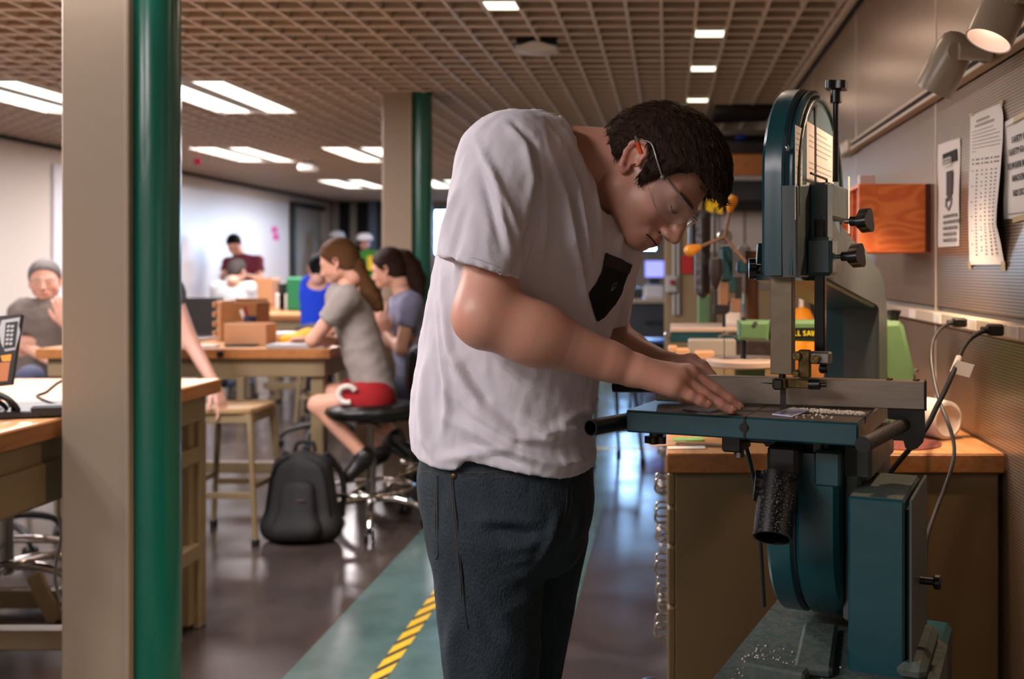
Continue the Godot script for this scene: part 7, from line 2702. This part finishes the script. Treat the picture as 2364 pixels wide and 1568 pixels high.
func ridges(v: Vector3, n: Vector3, folds: Array, zmin: float) -> Vector3:   # cloth folds: raised lines given in x and y
	if v.z < zmin or n.z < -0.3:
		return v
	var q := Vector2(v.x, v.y)
	var up := 0.0
	for f in folds:
		var bb: Rect2 = f[3]
		if not bb.has_point(q):
			continue
		var pts: PackedVector2Array = f[0]
		var best := 1.0
		var tt := 0.0
		for i in pts.size() - 1:
			var c := Geometry2D.get_closest_point_to_segment(q, pts[i], pts[i + 1])
			var d := c.distance_to(q)
			if d < best:
				best = d
				tt = (i + c.distance_to(pts[i]) / maxf(pts[i].distance_to(pts[i + 1]), 1e-5)) / (pts.size() - 1)
		var w: float = f[1]
		up += f[2] * exp(-best * best / (w * w)) * sin(PI * clampf(0.08 + tt * 0.86, 0, 1))
	return v + n * up


func fold(px: Array, d: float, w: float, hgt: float) -> Array:
	var p := PackedVector2Array()
	var bb := Rect2()
	for i in px.size():
		var q := at(px[i][0], px[i][1], d)
		p.append(Vector2(q.x, q.y))
		bb = Rect2(p[0], Vector2.ZERO) if i == 0 else bb.expand(p[i])
	return [p, w, hgt, bb.grow(w * 2.6)]


func student() -> void:
	var t := thing("person", "young man in white t-shirt and blue jeans bending over the bandsaw with clear safety glasses", "person", Vector3(-0.28, 0, -1.75))
	var tone := Color(0.54, 0.29, 0.205)
	var skin := paint("student_skin", Color.WHITE, 0.46)
	skin.vertex_color_use_as_albedo = true
	skin.subsurf_scatter_enabled = true
	skin.subsurf_scatter_strength = 0.12
	bumpy(skin, 5, 0.12, 2.0, 0.12)
	skin.uv1_triplanar = true
	skin.uv1_scale = Vector3.ONE * 9.0

	# --- body: torso core, neck and arms, then head and hands on finer grids
	var s := Sdf.new(Vector3(-0.43, 0.86, -2.1), Vector3(0.06, 1.64, -1.4), 0.0065)
	s.cap(at(1170, 1060, 1.75), at(1215, 560, 1.76), 0.11, 0.14, 0.04)
	s.cap(at(1195, 385, 1.63), at(1400, 440, 1.9), 0.055, 0.055, 0.04)
	s.cap(at(1275, 380, 1.78), at(1425, 384, 1.77), 0.072, 0.067, 0.03)
	s.cap(at(1310, 440, 1.79), at(1440, 425, 1.77), 0.06, 0.052, 0.03)
	var shr := at(1168, 392, 1.6)
	var elr := at(1118, 728, 1.51)
	var wrr := at(1452, 851, 1.585)
	s.cap(shr, elr, 0.051, 0.042, 0.03)
	s.cap(elr, elr.lerp(wrr, 0.35), 0.043, 0.0455, 0.03)
	s.cap(elr.lerp(wrr, 0.3), elr.lerp(wrr, 0.62), 0.0455, 0.0373, 0.03)
	s.cap(at(1088, 748, 1.515), at(1112, 765, 1.515), 0.018, 0.022, 0.02)
	var shl := at(1405, 470, 1.93)
	var ell := at(1402, 800, 1.97)
	var wrl := at(1540, 846, 1.86)
	s.cap(shl, ell, 0.05, 0.042, 0.02)
	s.cap(ell, ell.lerp(wrl, 0.3), 0.042, 0.042, 0.02)
	s.cap(ell.lerp(wrl, 0.3), wrl, 0.042, 0.026, 0.02)
	var warm := noise(31, 28.0, 3)
	var arm_tint := func(v: Vector3, _n: Vector3) -> Color:
		var c := tone.lerp(Color(0.6, 0.25, 0.18), clampf(0.25 + warm.get_noise_3dv(v) * 0.5, 0, 0.5))
		return c.lerp(Color(0.64, 0.26, 0.2), 0.35 * exp(-pow(v.distance_to(elr + Vector3(-0.02, -0.03, 0.02)) / 0.045, 2.0)))
	var g := s.skin(null, arm_tint, 2)

	var th := deg_to_rad(-50.0)
	var yaw := deg_to_rad(20.0)
	var f0 := Vector3(cos(th), sin(th), 0)
	var up := Vector3(-sin(th), cos(th), 0)
	var fw := (f0 * cos(yaw) + Vector3(0, 0, sin(yaw))).normalized()
	var T := Transform3D(Basis(fw, up, fw.cross(up)), at(1501, 414, 1.75))
	var K := 1.0
	var hs := Sdf.new(T.origin + Vector3(-0.17, -0.17, -0.14), T.origin + Vector3(0.16, 0.15, 0.14), 0.0028)
	head_field(hs, T, K, true)
	var inv := T.affine_inverse()
	var face := skin_tint(T, tone, K, Color(0.075, 0.04, 0.025))
	g.add(hs.skin(null, func(v: Vector3, n: Vector3) -> Color:
		var c: Color = face.call(v, n)
		var q := inv * v
		if q.x > -0.01 and q.y < -0.045:   # faint beard shadow
			c = c.lerp(Color(0.36, 0.2, 0.16), 0.22)
		return c.lerp(Color(0.6, 0.24, 0.17), clampf(0.12 + warm.get_noise_3dv(v) * 0.4, 0, 0.35)), 1))

	# right hand: palm down, fingers towards the blade
	var TVY := 1.102
	var hr := Sdf.new(Vector3(-0.215, 1.06, -1.75), Vector3(0.14, 1.3, -1.49), 0.0029)
	var hand_px := [
		[[1553, 892, 1.575], [1592, 912, 1.578], [1615, 923, 1.582], [1634, 934, 1.586]],
		[[1572, 873, 1.592], [1625, 910, 1.598], [1660, 932, 1.602], [1688, 949, 1.606]],
		[[1592, 862, 1.612], [1648, 899, 1.622], [1681, 921, 1.628], [1705, 940, 1.632]],
		[[1603, 866, 1.634], [1650, 900, 1.645], [1676, 922, 1.65], [1694, 936, 1.655]]]
	var fr := [[0.0108, 0.0094, 0.0086, 0.0072], [0.0118, 0.0102, 0.0092, 0.0078], [0.0122, 0.0105, 0.0095, 0.008], [0.0118, 0.0102, 0.0092, 0.0078]]
	for i in 4:
		var c := []
		for q in hand_px[i]:
			var p := at(q[0], q[1], q[2])
			p.y = maxf(p.y, TVY + 0.0105)
			c.append(p)
		s = hr
		hr.cap(wrr + Vector3(0.004, -0.002, 0.009 - 0.006 * i), c[0], 0.0185, 0.0135, 0.012)
		hr.line(c, fr[i], 0.0045)
		hr.ell(c[0] + Vector3(-0.002, 0.004, 0), Vector3(0.011, 0.009, 0.009), Basis(), 0.012)
	hr.cap(elr.lerp(wrr, 0.3), elr.lerp(wrr, 0.5), 0.0445, 0.0408, 0.002)
	hr.cap(elr.lerp(wrr, 0.5), elr.lerp(wrr, 0.88), 0.0408, 0.0304, 0.006)
	hr.cap(elr.lerp(wrr, 0.86), wrr, 0.0308, 0.0275, 0.01)
	hr.ell(wrr + Vector3(-0.012, 0.006, 0.018), Vector3(0.012, 0.011, 0.009), Basis(), 0.012)
	hr.cap(wrr + Vector3(0.02, -0.005, 0.004), at(1552, 886, 1.585), 0.022, 0.02, 0.015)
	var tb := [at(1497, 868, 1.64), at(1540, 893, 1.668), at(1575, 912, 1.676), at(1600, 926, 1.678)]
	hr.line(tb, [0.018, 0.0125, 0.0108, 0.009], 0.008)
	g.add(hr.skin(null, func(v: Vector3, n: Vector3) -> Color:
		var c: Color = arm_tint.call(v, n)
		for i in 4:
			for j in 2:
				var q: Array = hand_px[i][j + 1]
				if v.distance_to(at(q[0], q[1], q[2])) < 0.0145 and n.y > 0.3:
					c = c.lerp(Color(0.62, 0.24, 0.18), 0.45)
		return c, 1))
	# left hand behind the fence
	var hl := Sdf.new(Vector3(-0.05, 1.08, -1.97), Vector3(0.15, 1.24, -1.76), 0.0034)
	var mc := [at(1588, 843, 1.845), at(1592, 848, 1.86), at(1590, 856, 1.878), at(1585, 866, 1.892)]
	for i in 4:
		hl.cap(wrl + Vector3(0, -0.002, -0.006 * i), mc[i], 0.02, 0.0125, 0.015)
		var e := mc[i] as Vector3
		hl.line([e, e + Vector3(0.034, -0.022, -0.004), e + Vector3(0.055, -0.042, -0.004), e + Vector3(0.066, -0.058, -0.004)], [0.0112, 0.0098, 0.0088, 0.0076], 0.004)
	hl.line([wrl + Vector3(0.012, 0.006, 0.008), at(1596, 834, 1.83), at(1622, 848, 1.815), at(1645, 868, 1.808)], [0.017, 0.0135, 0.0115, 0.0088], 0.008)
	hl.cap(ell.lerp(wrl, 0.82), wrl, 0.024, 0.0262, 0.012)
	g.add(hl.skin(null, arm_tint, 1))
	wpart("body", g, skin, t)
	var crease := paint("lip_crease", Color(0.2, 0.075, 0.06), 0.6)
	for e in [["mouth_line", 0.0012, [[-0.0675, 0.029], [-0.0662, 0.023], [-0.0656, 0.014], [-0.0658, 0.0], [-0.0656, -0.014], [-0.0675, -0.029]]], ["lash_line", 0.001, [[-0.003, 0.018], [-0.0085, 0.026], [-0.0095, 0.035], [-0.005, 0.045]]], ["lash_line", 0.001, [[-0.003, -0.018], [-0.0085, -0.026], [-0.0095, -0.035], [-0.005, -0.045]]]]:
		var lp := []
		for q in e[2]:
			lp.append(hs.hit(T * Vector3(0.14, q[0], q[1]), -fw, 0.12) + fw * 0.0003)
		wpart(e[0], Geo.new().tube(smooth_path(lp, 4), e[1], 6), crease, t)
	# nails
	var nail := paint("nail", Color(0.78, 0.55, 0.48), 0.3)
	for i in 3:
		var q: Array = hand_px[i][3]
		var q2: Array = hand_px[i][2]
		var e := at(q[0], q[1], q[2])
		var d := (e - at(q2[0], q2[1], q2[2])).normalized()
		var dy := Vector3.UP - d * d.y
		var p := hr.hit(e + dy.normalized() * 0.03 + Vector3(0, 0, 0.006), -dy.normalized(), 0.05)
		var nn := hr.grad(p)
		var x := (d - nn * d.dot(nn)).normalized()
		wpart("fingernail", Geo.new().ball(p + x * 0.001, Vector3(0.0058, 0.0009, 0.0043), Basis(x, nn, x.cross(nn)), 12), nail, t)

	student_clothes(t)
	student_hair(t, T, hs)
	# safety glasses
	var gl := thing("safety_glasses", "clear plastic safety glasses worn by the bending student", "glasses", T.origin)
	var clear := glass("lens_clear", Color(0.95, 0.95, 0.97), 0.1)
	var rim := paint("lens_rim", Color(0.5, 0.47, 0.45), 0.12)
	rim.clearcoat_enabled = true
	var gp := func(x: float, y: float, z: float) -> Vector3: return T * Vector3(x, y, z)
	for q in [-1.0, 1.0]:
		var m := Geo.new()
		for j in 7:
			for i in 13:
				var u := i / 12.0
				var a: float = lerpf(0.06, 1.12, u)
				var z: float = q * 0.074 * sin(a) / sin(1.12)
				var x := 0.046 + 0.069 * (cos(a) - cos(1.12)) / (1 - cos(1.12))
				var hgt: float = (0.024 + 0.024 * sin(PI * clampf(u * 0.8 + 0.12, 0, 1)))
				var v := j / 6.0
				m.vert(gp.call(x - 0.006 * v, 0.017 - v * hgt * (1.0 - 0.35 * pow(1.0 - u, 3.0)), z), fw * cos(a) + fw.cross(up) * (q * sin(a)), Vector2(u, v))
		for j in 6:
			for i in 12:
				var k := j * 13 + i
				m.tri(k, k + 1, k + 14)
				m.tri(k, k + 14, k + 13)
		wpart("lens", m, clear, gl)
		var edge := []
		for i in 13:
			edge.append(m.v[i])
		wpart("brow_rim", Geo.new().tube(edge, 0.0017, 8), rim, gl, "clear rim along the top of the lens")
		edge = []
		for i in 13:
			edge.append(m.v[6 * 13 + i])
		wpart("lower_rim", Geo.new().tube(edge, 0.0004, 6), rim, gl)
		var tp := [gp.call(0.046, 0.014, q * 0.076), gp.call(0.036, 0.019, q * 0.085), gp.call(0.02, 0.026, q * 0.0905), gp.call(-0.008, 0.036, q * 0.0915), gp.call(-0.03, 0.024, q * 0.086)]
		wpart("temple", Geo.new().tube(smooth_path(tp, 5), 0.0017, 8), rim, gl, "clear temple arm over the ear")
		wpart("hinge", Geo.new().ball(gp.call(0.046, 0.014, q * 0.0765), Vector3(0.004, 0.0045, 0.004)), rim, gl)
	# pencil stuck over the ear
	var pc := thing("pencil", "short orange pencil tucked over the student's ear", "pencil", T.origin)
	var a0 := at(1466, 313, 1.655)
	var a1 := at(1481, 356, 1.66)
	wpart("shaft", Geo.new().tube([a0.lerp(a1, 0.35), a1], 0.0042, 6), paint("pencil_orange", Color(0.85, 0.3, 0.08), 0.45), pc)
	wpart("tip", Geo.new().tube([a0, a0.lerp(a1, 0.35)], [0.0022, 0.004], 8), M.steel, pc)


func student_clothes(t: Node3D) -> void:
	# --- t-shirt
	var s := Sdf.new(Vector3(-0.47, 0.92, -2.06), Vector3(0.02, 1.63, -1.4), 0.0052)
	var sh := at(1163, 384, 1.605)
	var hem := at(1106, 622, 1.525)
	s.cap(sh, hem + (hem - sh).normalized() * 0.03, 0.077, 0.0625, 0.035)
	var n1 := Vector3(-0.29, -0.957, 0.08).normalized()
	s.cut(hem, n1, hem + n1 * 0.05, 0.088)
	s.cap(hem - n1 * 0.005, hem + n1 * 0.06, 0.05, 0.053, 0.002, true)
	var l0 := at(1402, 470, 1.93)
	var l1 := at(1376, 764, 1.93)
	s.cap(l0, l1, 0.079, 0.062, 0.03)
	s.cut(l1 + Vector3(0, 0.002, 0), Vector3(0.12, -1, 0).normalized(), l1 - Vector3(0, 0.04, 0), 0.085)
	s.cap(l1 + Vector3(0.0, 0.005, 0), l1 - Vector3(0, 0.06, 0), 0.05, 0.05, 0.002, true)
	loft(s, [[272, 1205, 1300, 0.06], [282, 1172, 1326, 0.12], [300, 1138, 1350, 0.165], [345, 1096, 1376, 0.2], [430, 1064, 1415, 0.2], [500, 1040, 1452, 0.195], [560, 1024, 1476, 0.19], [600, 1014, 1470, 0.185], [650, 1003, 1450, 0.18], [716, 988, 1426, 0.172], [800, 975, 1402, 0.165], [870, 962, 1384, 0.16], [900, 957, 1376, 0.158], [950, 953, 1366, 0.157], [985, 954, 1360, 0.158], [1050, 963, 1374, 0.162], [1085, 978, 1376, 0.163], [1130, 990, 1374, 0.16]], 1.74, -1.745, 2.3, 0.1)
	s.cap(at(1190, 352, 1.62), at(1300, 352, 1.74), 0.06, 0.06, 0.04)
	# neck opening, slanting along the neck
	var nn := Vector3(0.875, 0.47, 0.05).normalized()
	s.cut(at(1344, 368, 1.78), nn, at(1385, 368, 1.78), 0.125)
	s.cap(at(1318, 385, 1.78), at(1480, 372, 1.78), 0.078, 0.084, 0.003, true)
	# hem line
	var hl := []
	for q in [[900, 1066], [985, 1083], [1050, 1089], [1060, 1081], [1077, 1060], [1190, 1090], [1310, 1117], [1420, 1106]]:
		var p := at(q[0], q[1], 1.6)
		hl.append(Vector2(p.x, p.y))
	s.each(func(p: Vector3, f: float) -> float: return maxf(f, along(hl, p.x) - p.y) if p.y < 1.08 else f)
	var folds := []
	for q in [
		[[[1013, 619], [1032, 753], [1043, 814], [1074, 875], [1110, 925], [1170, 975]], 0.0075, 0.0075], [[[1001, 700], [1008, 780], [1020, 849], [1032, 887], [1034, 940], [1028, 983], [1018, 1020]], 0.008, 0.008],
		[[[1032, 963], [1112, 998], [1189, 1040], [1284, 1080], [1350, 1084]], 0.009, 0.009], [[[1040, 899], [1112, 956], [1189, 1006], [1265, 1020], [1342, 1002]], 0.0085, 0.0085],
		[[[1208, 964], [1258, 998], [1323, 996], [1352, 972]], 0.007, 0.0075], [[[1284, 985], [1353, 950]], 0.007, 0.006], [[[1015, 1060], [1093, 1044], [1180, 1036]], 0.008, 0.006],
		[[[975, 830], [968, 930], [980, 1020], [1010, 1060]], 0.011, 0.008], [[[1062, 1010], [1140, 1046], [1230, 1075]], 0.007, -0.007], [[[1075, 850], [1130, 930], [1200, 985]], 0.009, -0.006], [[[990, 700], [1012, 850], [1018, 950]], 0.007, -0.006],
		[[[1355, 905], [1340, 950], [1350, 980]], 0.006, 0.006],
		[[[1265, 330], [1300, 440], [1325, 570], [1345, 690], [1372, 770]], 0.0055, 0.007], [[[1290, 320], [1328, 430], [1350, 560], [1365, 660]], 0.0055, 0.006], [[[1280, 330], [1314, 440], [1340, 570], [1356, 690]], 0.005, -0.005],
		[[[1300, 300], [1345, 390], [1368, 470], [1385, 560]], 0.007, 0.007], [[[1335, 330], [1375, 420], [1398, 500]], 0.008, -0.007], [[[1410, 480], [1440, 530], [1450, 600]], 0.006, 0.006], [[[1440, 480], [1420, 560], [1415, 640]], 0.006, 0.005],
		[[[1120, 340], [1160, 420], [1182, 520], [1208, 600]], 0.0065, 0.0075], [[[1150, 400], [1190, 480], [1222, 560]], 0.006, 0.0055], [[[1135, 410], [1165, 490], [1190, 580]], 0.006, -0.006], [[[1080, 430], [1060, 520], [1040, 590]], 0.007, 0.005], [[[1110, 480], [1090, 560], [1080, 620]], 0.007, -0.004],
		[[[1200, 292], [1238, 335], [1254, 420], [1246, 520], [1205, 640]], 0.0055, -0.009], [[[1185, 300], [1225, 345], [1240, 420], [1232, 510]], 0.006, 0.006], [[[1262, 420], [1262, 520], [1240, 640], [1235, 700]], 0.008, 0.005]]:
		folds.append(fold(q[0], 1.6, q[1] * 0.95, q[2] * 1.5))
	var fine := noise(77, 16.0, 3)
	var weave := paint("shirt_white", Color(0.80, 0.785, 0.815), 0.88)
	bumpy(weave, 6, 0.16, 3.0, 0.25)
	weave.uv1_triplanar = true
	weave.uv1_scale = Vector3.ONE * 9.0
	weave.rim_enabled = true
	weave.rim = 0.25
	var smove := func(v: Vector3, n: Vector3) -> Vector3: return ridges(v + n * 0.0024 * fine.get_noise_3d(v.x * 2.2, v.y * 0.9, v.z * 2.2), n, folds, -1.86)
	var sg := s.skin(smove, null, 2)
	var shirt := wpart("t_shirt", sg, weave, t, "plain white t-shirt with short sleeves")
	# rib of the neck, hems
	var ring := []
	var x := nn.cross(Vector3(0, 0, 1)).normalized()
	var z := x.cross(nn).normalized()
	for i in 37:
		var a := TAU * i / 36
		ring.append(at(1349, 374, 1.78) + (x * cos(a) * 0.088 + z * sin(a) * 0.084))
	wpart("neck_rib", Geo.new().tube(ring, 0.0055, 8, false), weave, shirt)
	for pts in [[[1014, 588], [1045, 589], [1090, 594], [1140, 612], [1180, 630], [1202, 640]]]:
		var line := []
		for q in pts:
			line.append(over(s, q[0], q[1], 0.0004, smove))
		wpart("sleeve_stitch", Geo.new().tube(smooth_path(line, 4), 0.0009, 6), weave, shirt)
	var seam := []
	for q in [[1190, 288], [1222, 318], [1246, 370], [1253, 430], [1246, 510], [1226, 580], [1206, 636]]:
		seam.append(over(s, q[0], q[1], 0.0, smove))
	wpart("armhole_seam", Geo.new().tube(smooth_path(seam, 4), 0.0012, 6), weave, shirt)
	# black printed pocket on the far side of the chest
	var lf := [[1397, 583], [1391, 612], [1384, 633], [1370, 658], [1357, 685], [1359, 705], [1366, 727], [1373, 741]]
	var rt := [[1455, 610], [1448, 632], [1442, 652], [1432, 678], [1418, 703], [1404, 721], [1390, 735], [1378, 743]]
	for e in [[0, 7, "chest_pocket", Color(0.022, 0.02, 0.022), 0.0022], [0, 1, "pocket_hem", Color(0.2, 0.17, 0.16), 0.0036]]:
		var pg := Geo.new()
		var n := 10
		var rows: int = (e[1] - e[0]) * 3
		for j in rows + 1:
			var f: float = e[0] + j / 3.0
			var k := mini(int(f), 6)
			var fr: float = f - k
			if e[1] == 1:
				fr *= 0.55
			var a := Vector2(lf[k][0], lf[k][1]).lerp(Vector2(lf[k + 1][0], lf[k + 1][1]), fr)
			var b := Vector2(rt[k][0], rt[k][1]).lerp(Vector2(rt[k + 1][0], rt[k + 1][1]), fr)
			for i in n + 1:
				var q := a.lerp(b, float(i) / n)
				pg.vert(over(s, q.x, q.y, e[4], smove), Vector3(0, 0, 1), Vector2(i, j))
		for j in rows:
			for i in n:
				var q := j * (n + 1) + i
				pg.tri(q, q + 1, q + n + 2)
				pg.tri(q, q + n + 2, q + n + 1)
		wpart(e[2], pg, paint(e[2], e[3], 0.8), shirt)
	var em := Geo.new()
	var ep := []
	for q in [[1406, 671], [1411, 655], [1419, 652], [1416, 662], [1407, 671]]:
		ep.append(over(s, q[0], q[1], 0.0035, smove))
	em.tube([ep[0], ep[1], ep[2], ep[3], ep[4]], 0.0011, 6)
	wpart("pocket_emblem", em, M.ink_grey, shirt)

	# --- jeans
	var j := Sdf.new(Vector3(-0.47, 0.03, -2.1), Vector3(-0.08, 1.08, -1.5), 0.0075)
	loft(j, [[1000, 985, 1352, 0.14], [1050, 975, 1362, 0.15], [1090, 968, 1368, 0.153], [1150, 973, 1370, 0.16], [1200, 984, 1366, 0.16], [1255, 996, 1352, 0.15], [1300, 1010, 1335, 0.12]], 1.74, -1.75, 2.3)
	j.cap(at(1126, 1240, 1.685), at(1138, 1640, 1.665), 0.098, 0.073, 0.02)
	j.cap(at(1138, 1640, 1.665), at(1122, 2300, 1.75), 0.073, 0.062, 0.02)
	j.cap(at(1238, 1240, 1.85), at(1190, 1640, 1.84), 0.096, 0.071, 0.012)
	j.cap(at(1190, 1640, 1.84), at(1178, 2300, 1.95), 0.071, 0.06, 0.012)
	var jf := []
	for q in [[[[1110, 1188], [1180, 1192], [1250, 1205]], 0.009, 0.006], [[[1120, 1215], [1190, 1215], [1245, 1232]], 0.009, -0.006], [[[1170, 1255], [1225, 1250], [1262, 1225]], 0.009, 0.006], [[[1190, 1285], [1235, 1278]], 0.008, 0.005], [[[1180, 1330], [1232, 1318]], 0.009, 0.005], [[[1170, 1400], [1230, 1385]], 0.01, 0.004], [[[1160, 1440], [1210, 1500], [1230, 1560]], 0.012, 0.006], [[[1290, 1180], [1270, 1240], [1240, 1300]], 0.008, 0.007], [[[1340, 1210], [1300, 1290]], 0.012, 0.005], [[[1060, 1400], [1045, 1500], [1055, 1568]], 0.014, 0.006], [[[1330, 1290], [1290, 1330], [1262, 1350]], 0.009, 0.006]]:
		jf.append(fold(q[0], 1.62, q[1], q[2] * 1.5))
	var denim := grained("denim", [Color(0.065, 0.105, 0.135), Color(0.115, 0.17, 0.2), Color(0.085, 0.135, 0.165), Color(0.155, 0.21, 0.24)], Vector3(5, 2.4, 5), 0.85, 71, 0.03)
	bumpy(denim, 6, 0.2, 4.0, 0.4)
	var jmove := func(v: Vector3, n: Vector3) -> Vector3: return ridges(v + n * 0.0035 * fine.get_noise_3d(v.x * 0.9, v.y * 0.5, v.z * 0.9), n, jf, -1.9)
	var jg := j.skin(jmove, null, 2)
	var jeans := wpart("jeans", jg, denim, t, "dark blue denim jeans")
	var thread := paint("thread", Color(0.3, 0.23, 0.14), 0.8)
	var dark := paint("denim_seam", Color(0.07, 0.1, 0.125), 0.85)
	for q in [
		["side_seam", dark, 0.0016, [[1045, 1095], [1050, 1150], [1056, 1210], [1063, 1290], [1072, 1380], [1080, 1450]]],
		["stitching", thread, 0.0007, [[1040, 1098], [1045, 1150], [1050, 1210], [1056, 1270], [1066, 1380]]],
		["stitching", thread, 0.0007, [[1046, 1090], [1090, 1091], [1140, 1090], [1185, 1088]]],
		["stitching", thread, 0.0007, [[1046, 1103], [1090, 1105], [1140, 1103], [1190, 1099]]],
		["pocket_seam", dark, 0.0015, [[1010, 1098], [1010, 1150], [1011, 1220], [1012, 1280], [1006, 1290]]],
		["stitching", thread, 0.0007, [[1004, 1098], [1004, 1160], [1004, 1230], [1004, 1275]]],
		["stitching", thread, 0.0007, [[975, 1088], [990, 1090], [1010, 1092]]],
		["fly_seam", dark, 0.0018, [[1307, 1124], [1308, 1160], [1303, 1190], [1285, 1220], [1262, 1248]]],
		["stitching", thread, 0.0007, [[1318, 1124], [1318, 1160], [1309, 1195], [1292, 1222]]]]:
		var line := []
		for e in q[3]:
			line.append(over(j, e[0], e[1], 0.0, jmove))
		wpart(q[0], Geo.new().tube(smooth_path(line, 4), q[2], 6), q[1], jeans)
	wpart("rivet", Geo.new().ball(over(j, 1049, 1099, 0.0015, jmove), Vector3(0.005, 0.005, 0.003)), M.brass, jeans)
	for q in [[1122, 2300, 1.75], [1178, 2300, 1.95]]:
		var an := at(q[0], q[1], q[2])
		var f := Sdf.new(Vector3(an.x - 0.14, -0.01, an.z - 0.1), Vector3(an.x + 0.26, 0.14, an.z + 0.12), 0.01)
		f.cap(Vector3(an.x - 0.05, 0.05, an.z), Vector3(an.x + 0.17, 0.042, an.z + 0.03), 0.045, 0.042, 0.03)
		f.cap(Vector3(an.x, 0.1, an.z), Vector3(an.x, 0.05, an.z), 0.045, 0.05, 0.03)
		f.cut(Vector3(0, 0.004, 0), Vector3.DOWN, an, 0.5)
		wpart("shoe", f.skin(), M.black_vinyl, t)


func student_hair(t: Node3D, T: Transform3D, head: Sdf) -> void:
	var hm := paint("student_hair", Color.WHITE, 0.62)
	hm.metallic_specular = 0.22
	hm.vertex_color_use_as_albedo = true
	var s := Sdf.new(T.origin + Vector3(-0.19, -0.17, -0.13), T.origin + Vector3(0.2, 0.19, 0.13), 0.0036)
	s.ell(T * Vector3(0.002, 0.04, 0), Vector3(0.123, 0.106, 0.088), T.basis, 0.01)
	s.ell(T * Vector3(-0.055, 0.01, 0), Vector3(0.062, 0.07, 0.066), T.basis, 0.03)
	var pl := PackedVector2Array()
	for q in [[0.14, 0.082], [0.112, 0.066], [0.088, 0.067], [0.063, 0.06], [0.05, 0.034], [0.04, 0.012], [0.028, -0.018], [0.014, -0.018], [0.009, 0.014], [-0.002, 0.031], [-0.022, 0.032], [-0.036, 0.014], [-0.038, -0.016], [-0.052, -0.03], [-0.09, -0.022], [-0.15, -0.01], [-0.17, 0.06], [-0.12, 0.18], [0.12, 0.18], [0.16, 0.12]]:
		pl.append(Vector2(q[0], q[1]))
	var inv := T.affine_inverse()
	var jag := noise(9, 60.0, 2)
	s.each(func(p: Vector3, f: float) -> float:
		if f < -0.035:
			return f
		var q := inv * p
		var v := Vector2(q.x, q.y + 0.006 * jag.get_noise_3dv(q))
		var d := 1.0
		for i in pl.size():
			d = minf(d, Geometry2D.get_closest_point_to_segment(v, pl[i], pl[(i + 1) % pl.size()]).distance_to(v))
		if Geometry2D.is_point_in_polygon(v, pl):
			d = -d
		return maxf(f, d), 0.02)
	var lump := noise(15, 70.0, 3)
	var g := s.skin(func(v: Vector3, n: Vector3) -> Vector3:
		var q := inv * v
		return v + n * 0.003 * lump.get_noise_3d(q.x * 0.5 + q.y * 0.3, q.y * 1.0, q.z * 1.3), func(v: Vector3, _n: Vector3) -> Color: return Color(0.026, 0.015, 0.009))
	var base := g.v.duplicate()
	var bn := g.n.duplicate()
	var r := RandomNumberGenerator.new()
	r.seed = 21
	var fw := T.basis.x
	var up := T.basis.y
	var hair := Geo.new()
	hair.tinted = true
	for i in 12000:
		var k := r.randi_range(0, base.size() - 1)
		var p: Vector3 = base[k]
		var n: Vector3 = bn[k]
		var q := inv * p
		if n.dot(p - T * Vector3(0, 0.03, 0)) < 0:
			continue
		var flow := fw * (0.9 if q.y > 0.05 else 0.35) - up * (0.35 if q.y > 0.05 else 0.9)
		if q.x < -0.06:
			flow = -up * 0.9 - fw * 0.35
		flow += Vector3(r.randf_range(-1, 1), r.randf_range(-1, 1), r.randf_range(-1, 1)) * 0.2
		flow = (flow - n * flow.dot(n)).normalized()
		var l := r.randf_range(0.012, 0.024)
		var lift := r.randf_range(0.05, 0.34)
		var c := Color(0.026, 0.014, 0.008).lerp(Color(0.11, 0.068, 0.038), pow(r.randf(), 2.0))
		hair.tint = c
		var a := p - n * 0.002
		hair.tube([a, a + (flow + n * lift).normalized() * l * 0.5, a + (flow + n * lift * 0.3).normalized() * l], [0.0006, 0.00045, 0.0001], 3, false)
	g.add(hair)
	wpart("hair", g, hm, t, "short dark brown hair")


func build_all() -> void:
	bandsaw()
	wall_items()
	right_bench()
	far_right()
	left_side()
	background_people()
	student()
